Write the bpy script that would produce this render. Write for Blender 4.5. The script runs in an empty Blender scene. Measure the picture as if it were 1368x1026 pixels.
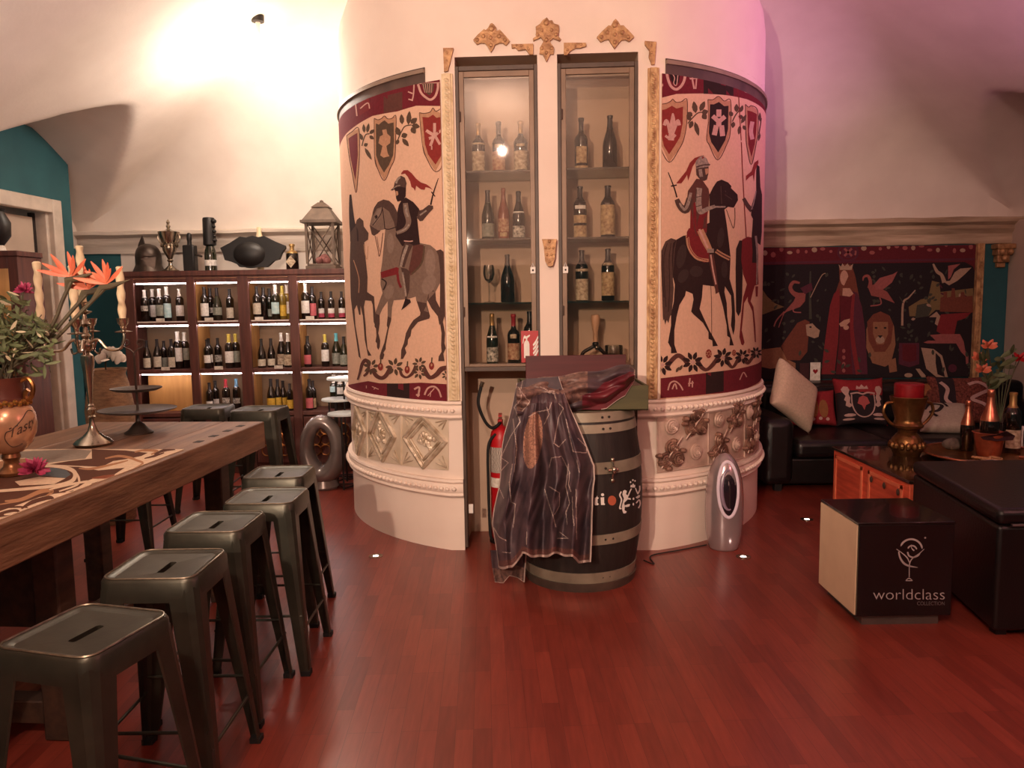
import bpy, bmesh, math, random
from mathutils import Vector, Matrix
from mathutils.geometry import tessellate_polygon
random.seed(11)
sc = bpy.context.scene
COL = sc.collection
PI = math.pi
# ---------------------------------------------------------------- camera
CAM_P, CAM_R, CAM_F, CAM_H = math.radians(6.0), math.radians(.85), 1027.0, 1.6
fw = Vector((0, math.cos(CAM_P), -math.sin(CAM_P)))
_r0 = Vector((1, 0, 0)); _u0 = Vector((0, math.sin(CAM_P), math.cos(CAM_P)))
rt = math.cos(CAM_R)*_r0 - math.sin(CAM_R)*_u0
up = math.sin(CAM_R)*_r0 + math.cos(CAM_R)*_u0
EYE = Vector((0, 0, CAM_H))
cd = bpy.data.cameras.new('camera'); cam = bpy.data.objects.new('camera', cd); COL.objects.link(cam)
cd.sensor_width = 36; cd.lens = CAM_F/1368*36; cd.clip_start = .05
mw = Matrix.Identity(4)
for i in range(3):
    mw[i][0] = rt[i]; mw[i][1] = up[i]; mw[i][2] = -fw[i]; mw[i][3] = EYE[i]
cam.matrix_world = mw
sc.camera = cam
# a measured pixel of the photograph -> a point on a known surface of the room
def ray(x, y): return fw + rt*((x-684)/CAM_F) + up*((513-y)/CAM_F)
def onY(x, y, Y): d = ray(x, y); return EYE + d*(Y/d.y)
def onZ(x, y, z=0.): d = ray(x, y); return EYE + d*((z-CAM_H)/d.z)
def onP(x, y, p, n):
    d = ray(x, y); return EYE + d*((Vector(p)-EYE).dot(n)/d.dot(n))
# ---------------------------------------------------------------- materials
def lin(c):
    return tuple(((v/255/12.92) if v/255 <= .04045 else ((v/255+.055)/1.055)**2.4) for v in c) + (1,)
MATS = {}
def mat(name, c, rough=.6, metal=0., c2=None, scale=8., bump=0., bscale=None, stretch=(1,1,1), coat=0., emit=None, es=0., spec=.5, kind='noise', trans=0.):
    if name in MATS: return MATS[name]
    m = bpy.data.materials.new(name); m.use_nodes = True
    nt = m.node_tree; b = nt.nodes['Principled BSDF']
    b.inputs['Roughness'].default_value = rough; b.inputs['Metallic'].default_value = metal
    b.inputs['Coat Weight'].default_value = coat; b.inputs['Specular IOR Level'].default_value = spec
    b.inputs['Transmission Weight'].default_value = trans
    tc = nt.nodes.new('ShaderNodeTexCoord'); mp = nt.nodes.new('ShaderNodeMapping')
    mp.inputs['Scale'].default_value = stretch
    nt.links.new(tc.outputs['Object'], mp.inputs['Vector'])
    if kind == 'voronoi':
        tx = nt.nodes.new('ShaderNodeTexVoronoi'); tx.feature = 'DISTANCE_TO_EDGE'; fac = tx.outputs['Distance']
    elif kind == 'wave':
        tx = nt.nodes.new('ShaderNodeTexWave'); tx.inputs['Distortion'].default_value = 6; tx.inputs['Detail'].default_value = 3; fac = tx.outputs['Fac']
    else:
        tx = nt.nodes.new('ShaderNodeTexNoise'); tx.inputs['Detail'].default_value = 5; fac = tx.outputs['Fac']
    tx.inputs['Scale'].default_value = scale
    nt.links.new(mp.outputs[0], tx.inputs['Vector'])
    if c2 is None: c2 = tuple(max(0, v*.88) for v in c)
    cr = nt.nodes.new('ShaderNodeValToRGB')
    a, z = ((.3, .7) if kind == 'noise' else (.0, .12) if kind == 'voronoi' else (.2, .8))
    cr.color_ramp.elements[0].position = a; cr.color_ramp.elements[1].position = z
    cr.color_ramp.elements[0].color = lin(c2); cr.color_ramp.elements[1].color = lin(c)
    nt.links.new(fac, cr.inputs[0]); nt.links.new(cr.outputs[0], b.inputs['Base Color'])
    if bump:
        bt = nt.nodes.new('ShaderNodeTexNoise'); bt.inputs['Scale'].default_value = bscale or scale*3; bt.inputs['Detail'].default_value = 4
        nt.links.new(mp.outputs[0], bt.inputs['Vector'])
        bp = nt.nodes.new('ShaderNodeBump'); bp.inputs['Strength'].default_value = bump; bp.inputs['Distance'].default_value = .01
        nt.links.new(bt.outputs['Fac'], bp.inputs['Height']); nt.links.new(bp.outputs[0], b.inputs['Normal'])
    if emit:
        b.inputs['Emission Color'].default_value = lin(emit); b.inputs['Emission Strength'].default_value = es
    MATS[name] = m; return m
def glass_mat(name, tint=(235, 240, 235), gloss=.12, rough=.02):
    m = bpy.data.materials.new(name); m.use_nodes = True; nt = m.node_tree; nt.nodes.clear()
    o = nt.nodes.new('ShaderNodeOutputMaterial'); t = nt.nodes.new('ShaderNodeBsdfTransparent'); g = nt.nodes.new('ShaderNodeBsdfGlossy')
    mx = nt.nodes.new('ShaderNodeMixShader'); fr = nt.nodes.new('ShaderNodeFresnel'); ad = nt.nodes.new('ShaderNodeMath'); ad.operation = 'MULTIPLY_ADD'
    ad.inputs[1].default_value = .8; ad.inputs[2].default_value = gloss*.5
    fr.inputs['IOR'].default_value = 1.45; g.inputs['Roughness'].default_value = rough; t.inputs['Color'].default_value = lin(tint)
    nt.links.new(fr.outputs[0], ad.inputs[0]); nt.links.new(ad.outputs[0], mx.inputs[0]); nt.links.new(t.outputs[0], mx.inputs[1]); nt.links.new(g.outputs[0], mx.inputs[2]); nt.links.new(mx.outputs[0], o.inputs[0])
    MATS[name] = m; return m
W_WHITE = mat('white_plaster', (236, 226, 216), .85, c2=(224, 213, 203), scale=2.5, bump=.08, bscale=40)
W_TEAL = mat('teal_paint', (40, 96, 104), .7, c2=(30, 82, 90), scale=3, bump=.05, bscale=60)
W_COL = mat('column_paint', (240, 222, 208), .75, c2=(232, 212, 198), scale=3, bump=.06, bscale=50)
W_STONE = mat('cornice_stone', (206, 184, 160), .9, c2=(150, 126, 104), scale=5, stretch=(.35, 1, 3), bump=.5, bscale=16)
M_BEIGE = mat('beige_paint', (196, 180, 164), .6, c2=(184, 168, 152), scale=4)
M_DARKGAP = mat('dark_gap', (40, 32, 28), .8)
M_WOODRED = mat('red_stained_wood', (102, 58, 48), .5, c2=(72, 40, 36), scale=5, stretch=(6, 6, .6), bump=.1)
M_TAN = mat('tan_board', (206, 156, 92), .6, c2=(178, 128, 70), scale=4, stretch=(5, 5, .5))
M_TABLE = mat('old_table_wood', (142, 104, 76), .5, c2=(98, 66, 46), scale=3.5, stretch=(7, .7, 7), bump=.35, bscale=12)
M_TABLED = mat('dark_table_wood', (84, 58, 42), .65, c2=(52, 36, 28), scale=4, stretch=(5, 1, 5), bump=.2)
M_STOOL = mat('gunmetal', (74, 72, 62), .36, .6, c2=(54, 54, 46), scale=9, bump=.06, bscale=30)
M_RIM = mat('worn_edge_metal', (150, 140, 122), .35, .85, c2=(96, 88, 76), scale=30)
M_RUBBER = mat('black_rubber', (24, 22, 22), .7)
M_BLACK = mat('black_paint', (24, 22, 22), .45, c2=(18, 17, 17))
M_GOLD = mat('gilded_plaster', (198, 154, 108), .5, .3, c2=(140, 98, 66), scale=24, bump=.4, bscale=60)
M_GOLDP = mat('pale_gilded_frame', (216, 178, 130), .5, .25, c2=(150, 108, 72), scale=30, stretch=(1, 1, .5), bump=.6, bscale=70)
M_SILV = mat('silver_relief', (222, 205, 184), .4, .3, c2=(160, 136, 108), scale=14, bump=.7, bscale=45)
M_ROSE = mat('bronzed_relief', (170, 132, 112), .4, .4, c2=(96, 66, 58), scale=16, bump=.5, bscale=50)
M_GLASS = glass_mat('pane_glass', (250, 247, 243), .05)
M_SHELF = glass_mat('shelf_glass', (226, 230, 220), .2)
M_CLEAR = glass_mat('clear_glass', (246, 248, 247), .2)
M_NICHE = mat('niche_paint', (198, 170, 148), .8, c2=(184, 156, 134), scale=3)
M_DARKF = mat('dark_door_frame', (84, 66, 54), .5, c2=(66, 50, 42), scale=10)
M_PELM = mat('pelmet_shade_brown', (96, 74, 64), .6, c2=(70, 52, 46), scale=6)
M_LEATHER = mat('black_leather', (20, 16, 17), .38, c2=(14, 11, 12), scale=18, bump=.15, bscale=70)
M_BRASS = mat('antique_brass', (176, 124, 72), .28, .9, c2=(116, 70, 40), scale=14, bump=.2)
M_COPPER = mat('rose_gold_foil', (226, 150, 118), .28, .85, c2=(190, 110, 84), scale=20)
M_SILVER = mat('polished_silver', (196, 184, 166), .2, .95, c2=(150, 138, 120), scale=12)
M_CREAM = mat('cream_wax', (238, 222, 186), .5, c2=(228, 208, 168), scale=20)
M_VASE = mat('pearl_gold_glaze', (222, 178, 140), .25, .45, c2=(176, 124, 96), scale=5, bump=.05)
M_GREEN = mat('leaf_green', (112, 122, 82), .6, c2=(72, 84, 54), scale=15)
M_STEM = mat('stem_olive', (92, 84, 60), .6, c2=(70, 60, 46), scale=15)
M_ORANGE = mat('orange_petal', (226, 132, 98), .5, c2=(204, 98, 70), scale=15)
M_PINK = mat('pink_petal', (190, 70, 108), .55, c2=(150, 44, 84), scale=25)
M_PURIF = mat('silver_plastic', (186, 170, 172), .22, .55, c2=(166, 150, 152), scale=3, coat=.6)
M_WHITE = mat('white_print', (236, 230, 222), .5, c2=(226, 220, 212), scale=20)
M_LWHITE = mat('label_paper', (232, 226, 214), .6, c2=(196, 186, 172), scale=40)
M_RED = mat('signal_red', (190, 24, 32), .4, c2=(170, 18, 28), scale=8)
M_REDC = mat('red_candle_wax', (150, 22, 30), .4, c2=(120, 14, 24), scale=10)
M_GLASSD = mat('dark_bottle_glass', (34, 24, 18), .12, c2=(24, 18, 14), spec=.7, coat=.4)
M_GLASSG = mat('green_bottle_glass', (40, 42, 26), .12, c2=(28, 30, 18), spec=.7, coat=.4)
M_LED = mat('led_strip', (255, 240, 236), .5, emit=(255, 232, 228), es=28.)
# ---------------------------------------------------------------- mesh builder
class MB:
    def __init__(s): s.v = []; s.f = []; s.m = []
    def add(s, v, f, mi=0):
        o = len(s.v); s.v += [tuple(p) for p in v]; s.f += [tuple(i+o for i in q) for q in f]; s.m += [mi]*len(f); return s
    def box(s, x0, x1, y0, y1, z0, z1, mi=0, T=None):
        v = [Vector((x, y, z)) for z in (z0, z1) for y in (y0, y1) for x in (x0, x1)]
        if T is not None: v = [T(p) if callable(T) else T @ p for p in v]
        return s.add(v, [(0, 2, 3, 1), (4, 5, 7, 6), (0, 1, 5, 4), (2, 6, 7, 3), (0, 4, 6, 2), (1, 3, 7, 5)], mi)
    def hexa(s, b, t, mi=0):   # bottom quad, top quad
        return s.add(list(b)+list(t), [(3, 2, 1, 0), (4, 5, 6, 7)]+[(i, (i+1) % 4, 4+(i+1) % 4, 4+i) for i in range(4)], mi)
    def lathe(s, prof, c=(0, 0, 0), seg=24, mi=0, T=None, fn=None):
        v = []; n = len(prof)
        for j in range(seg):
            a = 2*PI*j/seg
            for r, z in prof:
                k = fn(a, z) if fn else 1.
                p = Vector((r*k*math.cos(a), r*k*math.sin(a), z))
                if T is not None: p = T @ p
                v.append(p+Vector(c))
        f = [(j*n+i, ((j+1) % seg)*n+i, ((j+1) % seg)*n+i+1, j*n+i+1) for j in range(seg) for i in range(n-1)]
        if prof[0][0] > 1e-6: f.append(tuple(j*n for j in range(seg))[::-1])
        if prof[-1][0] > 1e-6: f.append(tuple(j*n+n-1 for j in range(seg)))
        return s.add(v, f, mi)
    def tube(s, pts, r, seg=8, mi=0, closed=False):
        pts = [Vector(p) for p in pts]; n = len(pts)
        rr = [r]*n if not isinstance(r, (list, tuple)) else r
        v = []; pn = None
        for i, p in enumerate(pts):
            if closed: t = pts[(i+1) % n]-pts[i-1]
            else: t = pts[min(i+1, n-1)]-pts[max(i-1, 0)]
            t.normalize()
            if pn is None: pn = t.orthogonal().normalized()
            else:
                pn = pn - t*pn.dot(t)
                pn = pn.normalized() if pn.length > 1e-6 else t.orthogonal().normalized()
            b = t.cross(pn)
            for k in range(seg):
                a = 2*PI*k/seg; v.append(p+(pn*math.cos(a)+b*math.sin(a))*rr[i])
        f = []
        for i in range(n if closed else n-1):
            j = (i+1) % n
            f += [(i*seg+k, i*seg+(k+1) % seg, j*seg+(k+1) % seg, j*seg+k) for k in range(seg)]
        if not closed: f += [tuple(range(seg))[::-1], tuple((n-1)*seg+k for k in range(seg))]
        return s.add(v, f, mi)
    def ell(s, c, rx, ry=None, rz=None, seg=16, rings=10, mi=0, T=None, fn=None):
        ry = rx if ry is None else ry; rz = rx if rz is None else rz
        prof = [(math.sin(PI*i/rings), -math.cos(PI*i/rings)) for i in range(rings+1)]
        prof[0] = (0, -1); prof[-1] = (0, 1)
        S = Matrix.Diagonal((rx, ry, rz, 1)); S = (T @ S) if T is not None else S
        return s.lathe(prof, c, seg, mi, S, fn)
    def prism(s, pts, d, mi=0):   # outline in space, pushed along d
        pts = [Vector(p) for p in pts]; d = Vector(d); n = len(pts)
        tr = tessellate_polygon([pts])
        s.add(pts, [tuple(t) for t in tr], mi); s.add([p+d for p in pts], [tuple(t) for t in tr], mi)
        return s.add(pts+[p+d for p in pts], [(i, (i+1) % n, n+(i+1) % n, n+i) for i in range(n)], mi)
    def grid(s, fn, nu, nv, mi=0, cu=False):
        v = [fn(i/nu, j/nv) for j in range(nv+1) for i in range(nu+(0 if cu else 1))]
        w = nu if cu else nu+1
        f = [(j*w+i, j*w+(i+1) % w, (j+1)*w+(i+1) % w, (j+1)*w+i) for j in range(nv) for i in range(nu)]
        return s.add(v, f, mi if not callable(mi) else 0)
    def build(s, name, mats, parent=None, origin=None, world=False, ang=40, bevel=0., recalc=True, weld=False):
        if not isinstance(mats, (list, tuple)): mats = [mats]
        off = Vector((0, 0, 0))
        if origin is not None: off = Vector(origin)
        elif world and parent is not None: off = parent.location.copy() if parent.parent is None else parent.parent.location+parent.location
        me = bpy.data.meshes.new(name)
        me.from_pydata([tuple(Vector(p)-off) for p in s.v], [], s.f)
        for m in mats: me.materials.append(m)
        me.polygons.foreach_set('material_index', s.m)
        if recalc or weld:
            bm = bmesh.new(); bm.from_mesh(me)
            if weld: bmesh.ops.remove_doubles(bm, verts=bm.verts, dist=1e-5)
            if recalc: bmesh.ops.recalc_face_normals(bm, faces=bm.faces)
            bm.to_mesh(me); bm.free()
        if ang:
            me.polygons.foreach_set('use_smooth', [True]*len(me.polygons)); me.set_sharp_from_angle(angle=math.radians(ang))
        me.update()
        o = bpy.data.objects.new(name, me); COL.objects.link(o)
        if parent is not None: o.parent = parent
        if origin is not None: o.location = origin
        if bevel:
            b = o.modifiers.new('bevel', 'BEVEL'); b.width = bevel; b.segments = 2; b.limit_method = 'ANGLE'; b.angle_limit = math.radians(40)
        return o
def tag(o, label=None, cat=None, group=None, kind=None):
    if label: o['label'] = label
    if cat: o['category'] = cat
    if group: o['group'] = group
    if kind: o['kind'] = kind
    return o
def thing(name, loc, label, cat, group=None, rz=0.):
    o = bpy.data.objects.new(name, None); COL.objects.link(o); o.empty_display_size = .1
    o.location = loc; o.rotation_euler = (0, 0, rz)
    return tag(o, label, cat, group)
KIDS = {}
def copy_tree(o, parent=None):
    c = o.copy(); COL.objects.link(c)
    if parent is not None: c.parent = parent
    for ch in list(o.children): copy_tree(ch, c)
    return c
def struct(mb, name, mats, **k):
    o = mb.build(name, mats, **k); o['kind'] = 'structure'; return o
def rotz(a): return Matrix.Rotation(a, 4, 'Z')
def cr(pts, n=8):     # Catmull-Rom through points
    pts = [Vector(p) for p in pts]; out = []
    for i in range(len(pts)-1):
        a = pts[max(i-1, 0)]; b = pts[i]; c = pts[i+1]; d = pts[min(i+2, len(pts)-1)]
        for k in range(n):
            t = k/n; out.append(.5*((2*b)+(c-a)*t+(2*a-5*b+4*c-d)*t*t+(3*b-a-3*c+d)*t**3))
    out.append(pts[-1]); return out
def text2d(s, size, extrude=0., shear=0., spacing=1., off_=0.):
    cu = bpy.data.curves.new('t', 'FONT'); cu.body = s; cu.size = size; cu.shear = shear; cu.space_character = spacing; cu.resolution_u = 4; cu.offset = off_
    ob = bpy.data.objects.new('t', cu); COL.objects.link(ob)
    dg = bpy.context.evaluated_depsgraph_get(); me = bpy.data.meshes.new_from_object(ob.evaluated_get(dg))
    v = [p.co.copy() for p in me.vertices]; f = [tuple(p.vertices) for p in me.polygons]
    bpy.data.objects.remove(ob); bpy.data.curves.remove(cu); bpy.data.meshes.remove(me)
    return v, f
def lerp_table(t, x):
    if x <= t[0][0]: return t[0][1]
    for (a, b), (c, d) in zip(t, t[1:]):
        if x <= c: return b+(d-b)*(x-a)/(c-a)
    return t[-1][1]
# ================================================================ THE ROOM
XL, XR, YB, YF = -4.3, 5.12, 7.8, -2.6
ZS = 2.33
def ceil_z(x, y):
    def m(d): return ZS+2.25*math.sin(PI/2*max(0, min(1, d/4.7)))
    def mb_(d): return ZS+2.25*math.sqrt(max(0, 1-(1-min(1, max(0, d)/3.4))**2))
    zs = sorted((m(x-XL), m(XR-x), mb_(YB-y), mb_(y-YF)))
    k = .3; h = max(k-abs(zs[1]-zs[0]), 0)/k; z = zs[0]-h*h*k*.25
    def lun(t, w, a, e=2.): return ZS+a*(1-abs(t/w)**e)**(1/e) if abs(t) < w else -9
    best = z
    for yc, w, a in ((6.42, 1.37, .9), (3.6, 1.4, .9), (.8, 1.4, .9)):
        l = lun(y-yc, w, a, 1.3)
        if x < XL+2.2: best = max(best, l+.01*(x-XL))
        if x > XR-2.2: best = max(best, l+.01*(XR-x))
    return best
def P(mats, name, quad, n=None):
    return struct(MB().add(quad, [(0, 1, 2, 3)]), name, mats, recalc=False, ang=0)
# floor: parquet
mf = bpy.data.materials.new('red_parquet'); mf.use_nodes = True; nt = mf.node_tree; b = nt.nodes['Principled BSDF']
tc = nt.nodes.new('ShaderNodeTexCoord'); mp = nt.nodes.new('ShaderNodeMapping'); mp.inputs['Rotation'].default_value = (0, 0, math.radians(90-2))
br = nt.nodes.new('ShaderNodeTexBrick'); br.inputs['Scale'].default_value = 1; br.inputs['Brick Width'].default_value = .46; br.inputs['Row Height'].default_value = .068
br.inputs['Mortar Size'].default_value = .0008; br.inputs['Color1'].default_value = lin((142, 60, 46)); br.inputs['Color2'].default_value = lin((118, 46, 36)); br.inputs['Mortar'].default_value = lin((92, 34, 28))
br.offset = .37; br.offset_frequency = 3; br.inputs['Bias'].default_value = -.1
nz = nt.nodes.new('ShaderNodeTexNoise'); nz.inputs['Scale'].default_value = 6; nz.inputs['Detail'].default_value = 6
mp2 = nt.nodes.new('ShaderNodeMapping'); mp2.inputs['Scale'].default_value = (9, .8, 1)
mx = nt.nodes.new('ShaderNodeMix'); mx.data_type = 'RGBA'; mx.blend_type = 'MULTIPLY'; mx.inputs[0].default_value = .55
crp = nt.nodes.new('ShaderNodeValToRGB'); crp.color_ramp.elements[0].position = .3; crp.color_ramp.elements[0].color = (.55, .5, .5, 1); crp.color_ramp.elements[1].position = .7; crp.color_ramp.elements[1].color = (1, 1, 1, 1)
L = nt.links.new
L(tc.outputs['Object'], mp.inputs[0]); L(mp.outputs[0], br.inputs['Vector']); L(tc.outputs['Object'], mp2.inputs[0]); L(mp2.outputs[0], nz.inputs['Vector']); L(nz.outputs['Fac'], crp.inputs[0])
L(br.outputs['Color'], mx.inputs[6]); L(crp.outputs[0], mx.inputs[7]); L(mx.outputs[2], b.inputs['Base Color'])
b.inputs['Roughness'].default_value = .34; b.inputs['Coat Weight'].default_value = .25; b.inputs['Coat Roughness'].default_value = .25
P(mf, 'floor', [(XL, YF, 0), (XR, YF, 0), (XR, YB, 0), (XL, YB, 0)])
NX, NY = 190, 200
cb = MB(); cb.grid(lambda u, v: (XL+(XR-XL)*u, YF+(YB-YF)*v, ceil_z(XL+(XR-XL)*u, YF+(YB-YF)*v)), NX, NY)
struct(cb, 'ceiling', W_WHITE, ang=50)
zc = 2.2
def wall(name, a, bb, n=(0, 0), z1=3.7):
    o = MB(); o.add([(a[0], a[1], 0), (bb[0], bb[1], 0), (bb[0], bb[1], zc), (a[0], a[1], zc)], [(0, 1, 2, 3)], 0)
    o.add([(a[0], a[1], zc), (bb[0], bb[1], zc), (bb[0], bb[1], z1), (a[0], a[1], z1)], [(0, 1, 2, 3)], 1)
    return struct(o, name, [W_TEAL, W_WHITE], recalc=False, ang=0)
wall('wall_right', (XR, YB), (XR, YF)); wall('wall_front', (XR, YF), (XL, YF))
wall('wall_outer_left', (XL, YF), (XL, YB))
o = MB()
for x0, x1, mi in ((XL, -3.9, 0), (-3.9, .6, 1), (.6, XR, 0)): o.add([(x0, YB, 0), (x1, YB, 0), (x1, YB, zc), (x0, YB, zc)], [(0, 1, 2, 3)], mi)
o.add([(XL, YB, zc), (XR, YB, zc), (XR, YB, 3.7), (XL, YB, 3.7)], [(0, 1, 2, 3)], 1)
struct(o, 'wall_back', [W_TEAL, W_WHITE], recalc=False, ang=0)
# cornice along the back wall
W_STONEP = mat('pale_cornice_stone', (226, 214, 202), .9, c2=(186, 172, 158), scale=4, stretch=(.3, 1, 3), bump=.4, bscale=16)
for nm, xa_, xb_, mt_, prof in (('trim_1', XL, .3, W_STONEP, [(0, 2.15), (.02, 2.15), (.025, 2.21), (.05, 2.25), (.05, 2.30), (.10, 2.33), (.10, 2.36), (0, 2.38)]),
                               ('trim_3', .3, XR, W_STONE, [(0, 2.12), (.03, 2.12), (.05, 2.16), (.04, 2.22), (.08, 2.27), (.07, 2.30), (.13, 2.33), (.13, 2.37), (0, 2.39)])):
    co = MB(); n = len(prof); xs = [xa_+(xb_-xa_)*i/24 for i in range(25)]; vv = []
    for i, x in enumerate(xs):
        for o_, z in prof: vv.append((x, YB-o_+random.uniform(-.006, .006)*(o_ > 0), z+random.uniform(-.006, .006)))
    co.add(vv, [(i*n+j, i*n+j+1, (i+1)*n+j+1, (i+1)*n+j) for i in range(len(xs)-1) for j in range(n-1)])
    struct(co, nm, mt_)
# pale pilaster at the right end of the back wall
struct(MB().box(5.0, XR+.0, 7.35, YB, 0, 2.34), 'trim_2', M_BEIGE, bevel=.01)
# teal left wall with gabled top and door opening
PL0 = Vector((-4.0, 7.15, 0)); DL = Vector((-.078, -.997, 0)); NL = Vector((.997, -.078, 0))
def onL(x, y):
    p = onP(x, y, PL0, NL); return (p-PL0).dot(DL), p.z
def TL(p): return PL0+DL*p[0]+NL*p[1]+Vector((0, 0, p[2]))
s_d1, zd = onL(103, 296); s_d0, zd0 = onL(2, 284)
zd = 2.46; sD0, sD1 = .30, 1.45           # opening along the wall
s_pk, z_pk = onL(30, 165); _, z_e = onL(110, 198)
lw = MB()
def seg(s0, s1, z0, za, zb):
    q = [(s0, 0, z0), (s1, 0, z0), (s1, -.14, z0), (s0, -.14, z0)]; t = [(s0, 0, za), (s1, 0, zb), (s1, -.14, zb), (s0, -.14, za)]
    lw.hexa([TL(p) for p in q], [TL(p) for p in t])
def ztop(s): return z_e+(z_pk-z_e)*s/s_pk if s < s_pk else max(3.05, z_pk-(s-s_pk)*.3)
seg(0, sD0, 0, ztop(0), ztop(sD0)); seg(sD0, s_pk, zd, ztop(sD0), ztop(s_pk)); seg(s_pk, sD1, zd, ztop(s_pk), ztop(sD1)); seg(sD1, 9.6, 0, ztop(sD1), 3.05)
struct(lw, 'wall_left', W_TEAL, ang=0)
df = MB()
for a in ((sD0-.1, sD0+.02, -.02, .05, 0, zd+.1), (sD1-.02, sD1+.1, -.02, .05, 0, zd+.1), (sD0+.02, sD1-.02, -.02, .05, zd-.02, zd+.1), (sD0, sD0+.05, -.14, 0, 0, zd)):
    df.box(*a, T=TL)
dr = struct(MB().box(sD0+.10, sD1, -.13, -.09, .01, zd-.06, T=TL).box(sD0+.04, sD0+.10, -.135, -.10, 0, zd-.02, 1, T=TL), 'door_1', [M_BEIGE, M_DARKGAP], bevel=.004)  # dark strip paints in the shade of the gap beside the leaf
o = df.build('door_frame', mat('ivory_trim', (214, 202, 188), .5), dr, bevel=.008)
MB().tube([TL((sD1-.1, -.09, 1.05)), TL((sD1-.1, -.03, 1.05)), TL((sD1-.22, -.03, 1.05))], .011).build('door_handle', M_SILVER, dr)
for s_, z_ in ((sD0+.12, 1.95), (sD0+.12, 1.15)):
    MB().tube([TL((s_, -.085, z_-.05)), TL((s_, -.085, z_+.05))], .012).build('hinge', M_DARKF, dr)
# ================================================================ ROUND DISPLAY COLUMN
CX, CY, CR = .33, 6.35, 1.64
def circ_y(x, r=CR): return CY-math.sqrt(r*r-(x-CX)**2)
FA = Vector((-.41, circ_y(-.41), 0)); FB = Vector((.93, circ_y(.93), 0))
FU = (FB-FA); FLEN = FU.length; FU.normalize(); FN = Vector((-FU.y, FU.x, 0))     # FN points into the column
def face(u, w, z): return FA+FU*u+FN*w+Vector((0, 0, z))
def onF(x, y, w=0.):
    p = onP(x, y, FA+FN*w, FN); return (p-FA).dot(FU), p.z
def onC(x, y, r=CR):
    d = ray(x, y); a = d.x**2+d.y**2; bq = -(d.x*CX+d.y*CY); c = CX**2+CY**2-r*r; D = bq*bq-a*c
    t = (-bq-math.sqrt(max(D, 0)))/a
    p = EYE+d*t; return math.atan2(p.y-CY, p.x-CX), p.z
def cylp(th, z, r=CR): return Vector((CX+r*math.cos(th), CY+r*math.sin(th), z))
TA = math.atan2(FA.y-CY, FA.x-CX); TB = math.atan2(FB.y-CY, FB.x-CX)
uL0, _ = onF(612, 300); uL1, _ = onF(720, 300); uR0, _ = onF(746, 300); uR1, _ = onF(852, 300)
ZT = 3.10
def path(side, off, r=CR):
    out = []
    if side == 'L':
        for k in range(41): out.append(cylp(-1.5*PI+(TA+1.5*PI)*k/40, 0, r+off))
        ca = face(0, -off, 0); out[-1] = ca
        out.append(face(uL0, -off, 0))
    else:
        out.append(face(uR1, -off, 0)); out.append(face(FLEN, -off, 0))
        for k in range(1, 41): out.append(cylp(TB+(PI*.5-TB)*k/40, 0, r+off))
    return out
col = thing('display_column', (CX, CY, 0), 'huge round cream column with a domed top and two glazed niches', 'column'); col['kind'] = 'structure'
body = MB()
for side in 'LR':
    pp = path(side, 0); nn = len(pp)
    body.add([p+Vector((0, 0, z)) for z in (0, ZT) for p in pp], [(i, i+1, nn+i+1, nn+i) for i in range(nn-1)])
# middle stile and upper drum with dome (front kept flat)
def fb(u0, u1, z0, z1, w0=0, w1=.06, mb=body, mi=0): mb.box(u0, u1, w0, w1, z0, z1, mi, T=lambda p: face(p.x, p.y, p.z))
fb(uL1, uR0, 0, ZT)
NS = 120; dome = [(1.64, ZT), (1.64, 3.52), (1.625, 3.65), (1.58, 3.77), (1.49, 3.88), (1.34, 3.99), (1.1, 4.09), (.7, 4.15), (.0, 4.17)]
dv = []
for r, z in dome:
    for k in range(NS):
        p = cylp(2*PI*k/NS, z, r); w = (p-FA).dot(FN)
        if w < 0: p -= FN*w
        dv.append(p)
body.add(dv, [(j*NS+k, j*NS+(k+1) % NS, (j+1)*NS+(k+1) % NS, (j+1)*NS+k) for j in range(len(dome)-1) for k in range(NS)])
body.build('column_body', W_COL, col, world=True, recalc=False, ang=30)
# niche lining (two shafts)
ni = MB()
ND = .42
for u0, u1 in ((uL0, uL1), (uR0, uR1)):
    T = lambda p: face(p.x, p.y, p.z)
    ni.add([T(Vector(q)) for q in ((u0, .0, 0), (u0, ND, 0), (u0, ND, ZT), (u0, .0, ZT), (u1, .0, 0), (u1, ND, 0), (u1, ND, ZT), (u1, .0, ZT))], [(0, 1, 2, 3), (4, 7, 6, 5), (1, 5, 6, 2), (3, 2, 6, 7)])
ni.build('niche_lining', M_NICHE, col, world=True, ang=0)
# mouldings
def mould(name, z, prof, beads=True):
    for side in 'LR':
        m = MB(); base = [path(side, o_) for o_, _ in prof]; nn = len(base[0]); k = len(prof)
        m.add([base[j][i]+Vector((0, 0, z+prof[j][1])) for i in range(nn) for j in range(k)], [(i*k+j, (i+1)*k+j, (i+1)*k+(j+1) % k, i*k+(j+1) % k) for i in range(nn-1) for j in range(k)]+[tuple(range(k)), tuple((nn-1)*k+j for j in range(k))])
        if beads:
            pp = path(side, .035); L_ = [0]
            for a, c in zip(pp, pp[1:]): L_.append(L_[-1]+(c-a).length)
            s = .02
            while s < L_[-1]-.02:
                i = max(j for j in range(len(L_)) if L_[j] <= s); a, c = pp[i], pp[i+1]
                p = a+(c-a)*((s-L_[i])/max(1e-6, L_[i+1]-L_[i]))
                if p.y < CY+.3: m.ell(p+Vector((0, 0, z)), .017, .017, .014, 6, 4)
                s += .045
        m.build(name, W_COL, col, world=True)
pr = [(-.005, -.06), (.015, -.06), (.03, -.045), (.022, -.03), (.03, -.02), (.03, .02), (.022, .03), (.035, .045), (.03, .06), (-.005, .06)]
ZM1, ZM2 = onF(618, 548)[1], onF(618, 652)[1]
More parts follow.
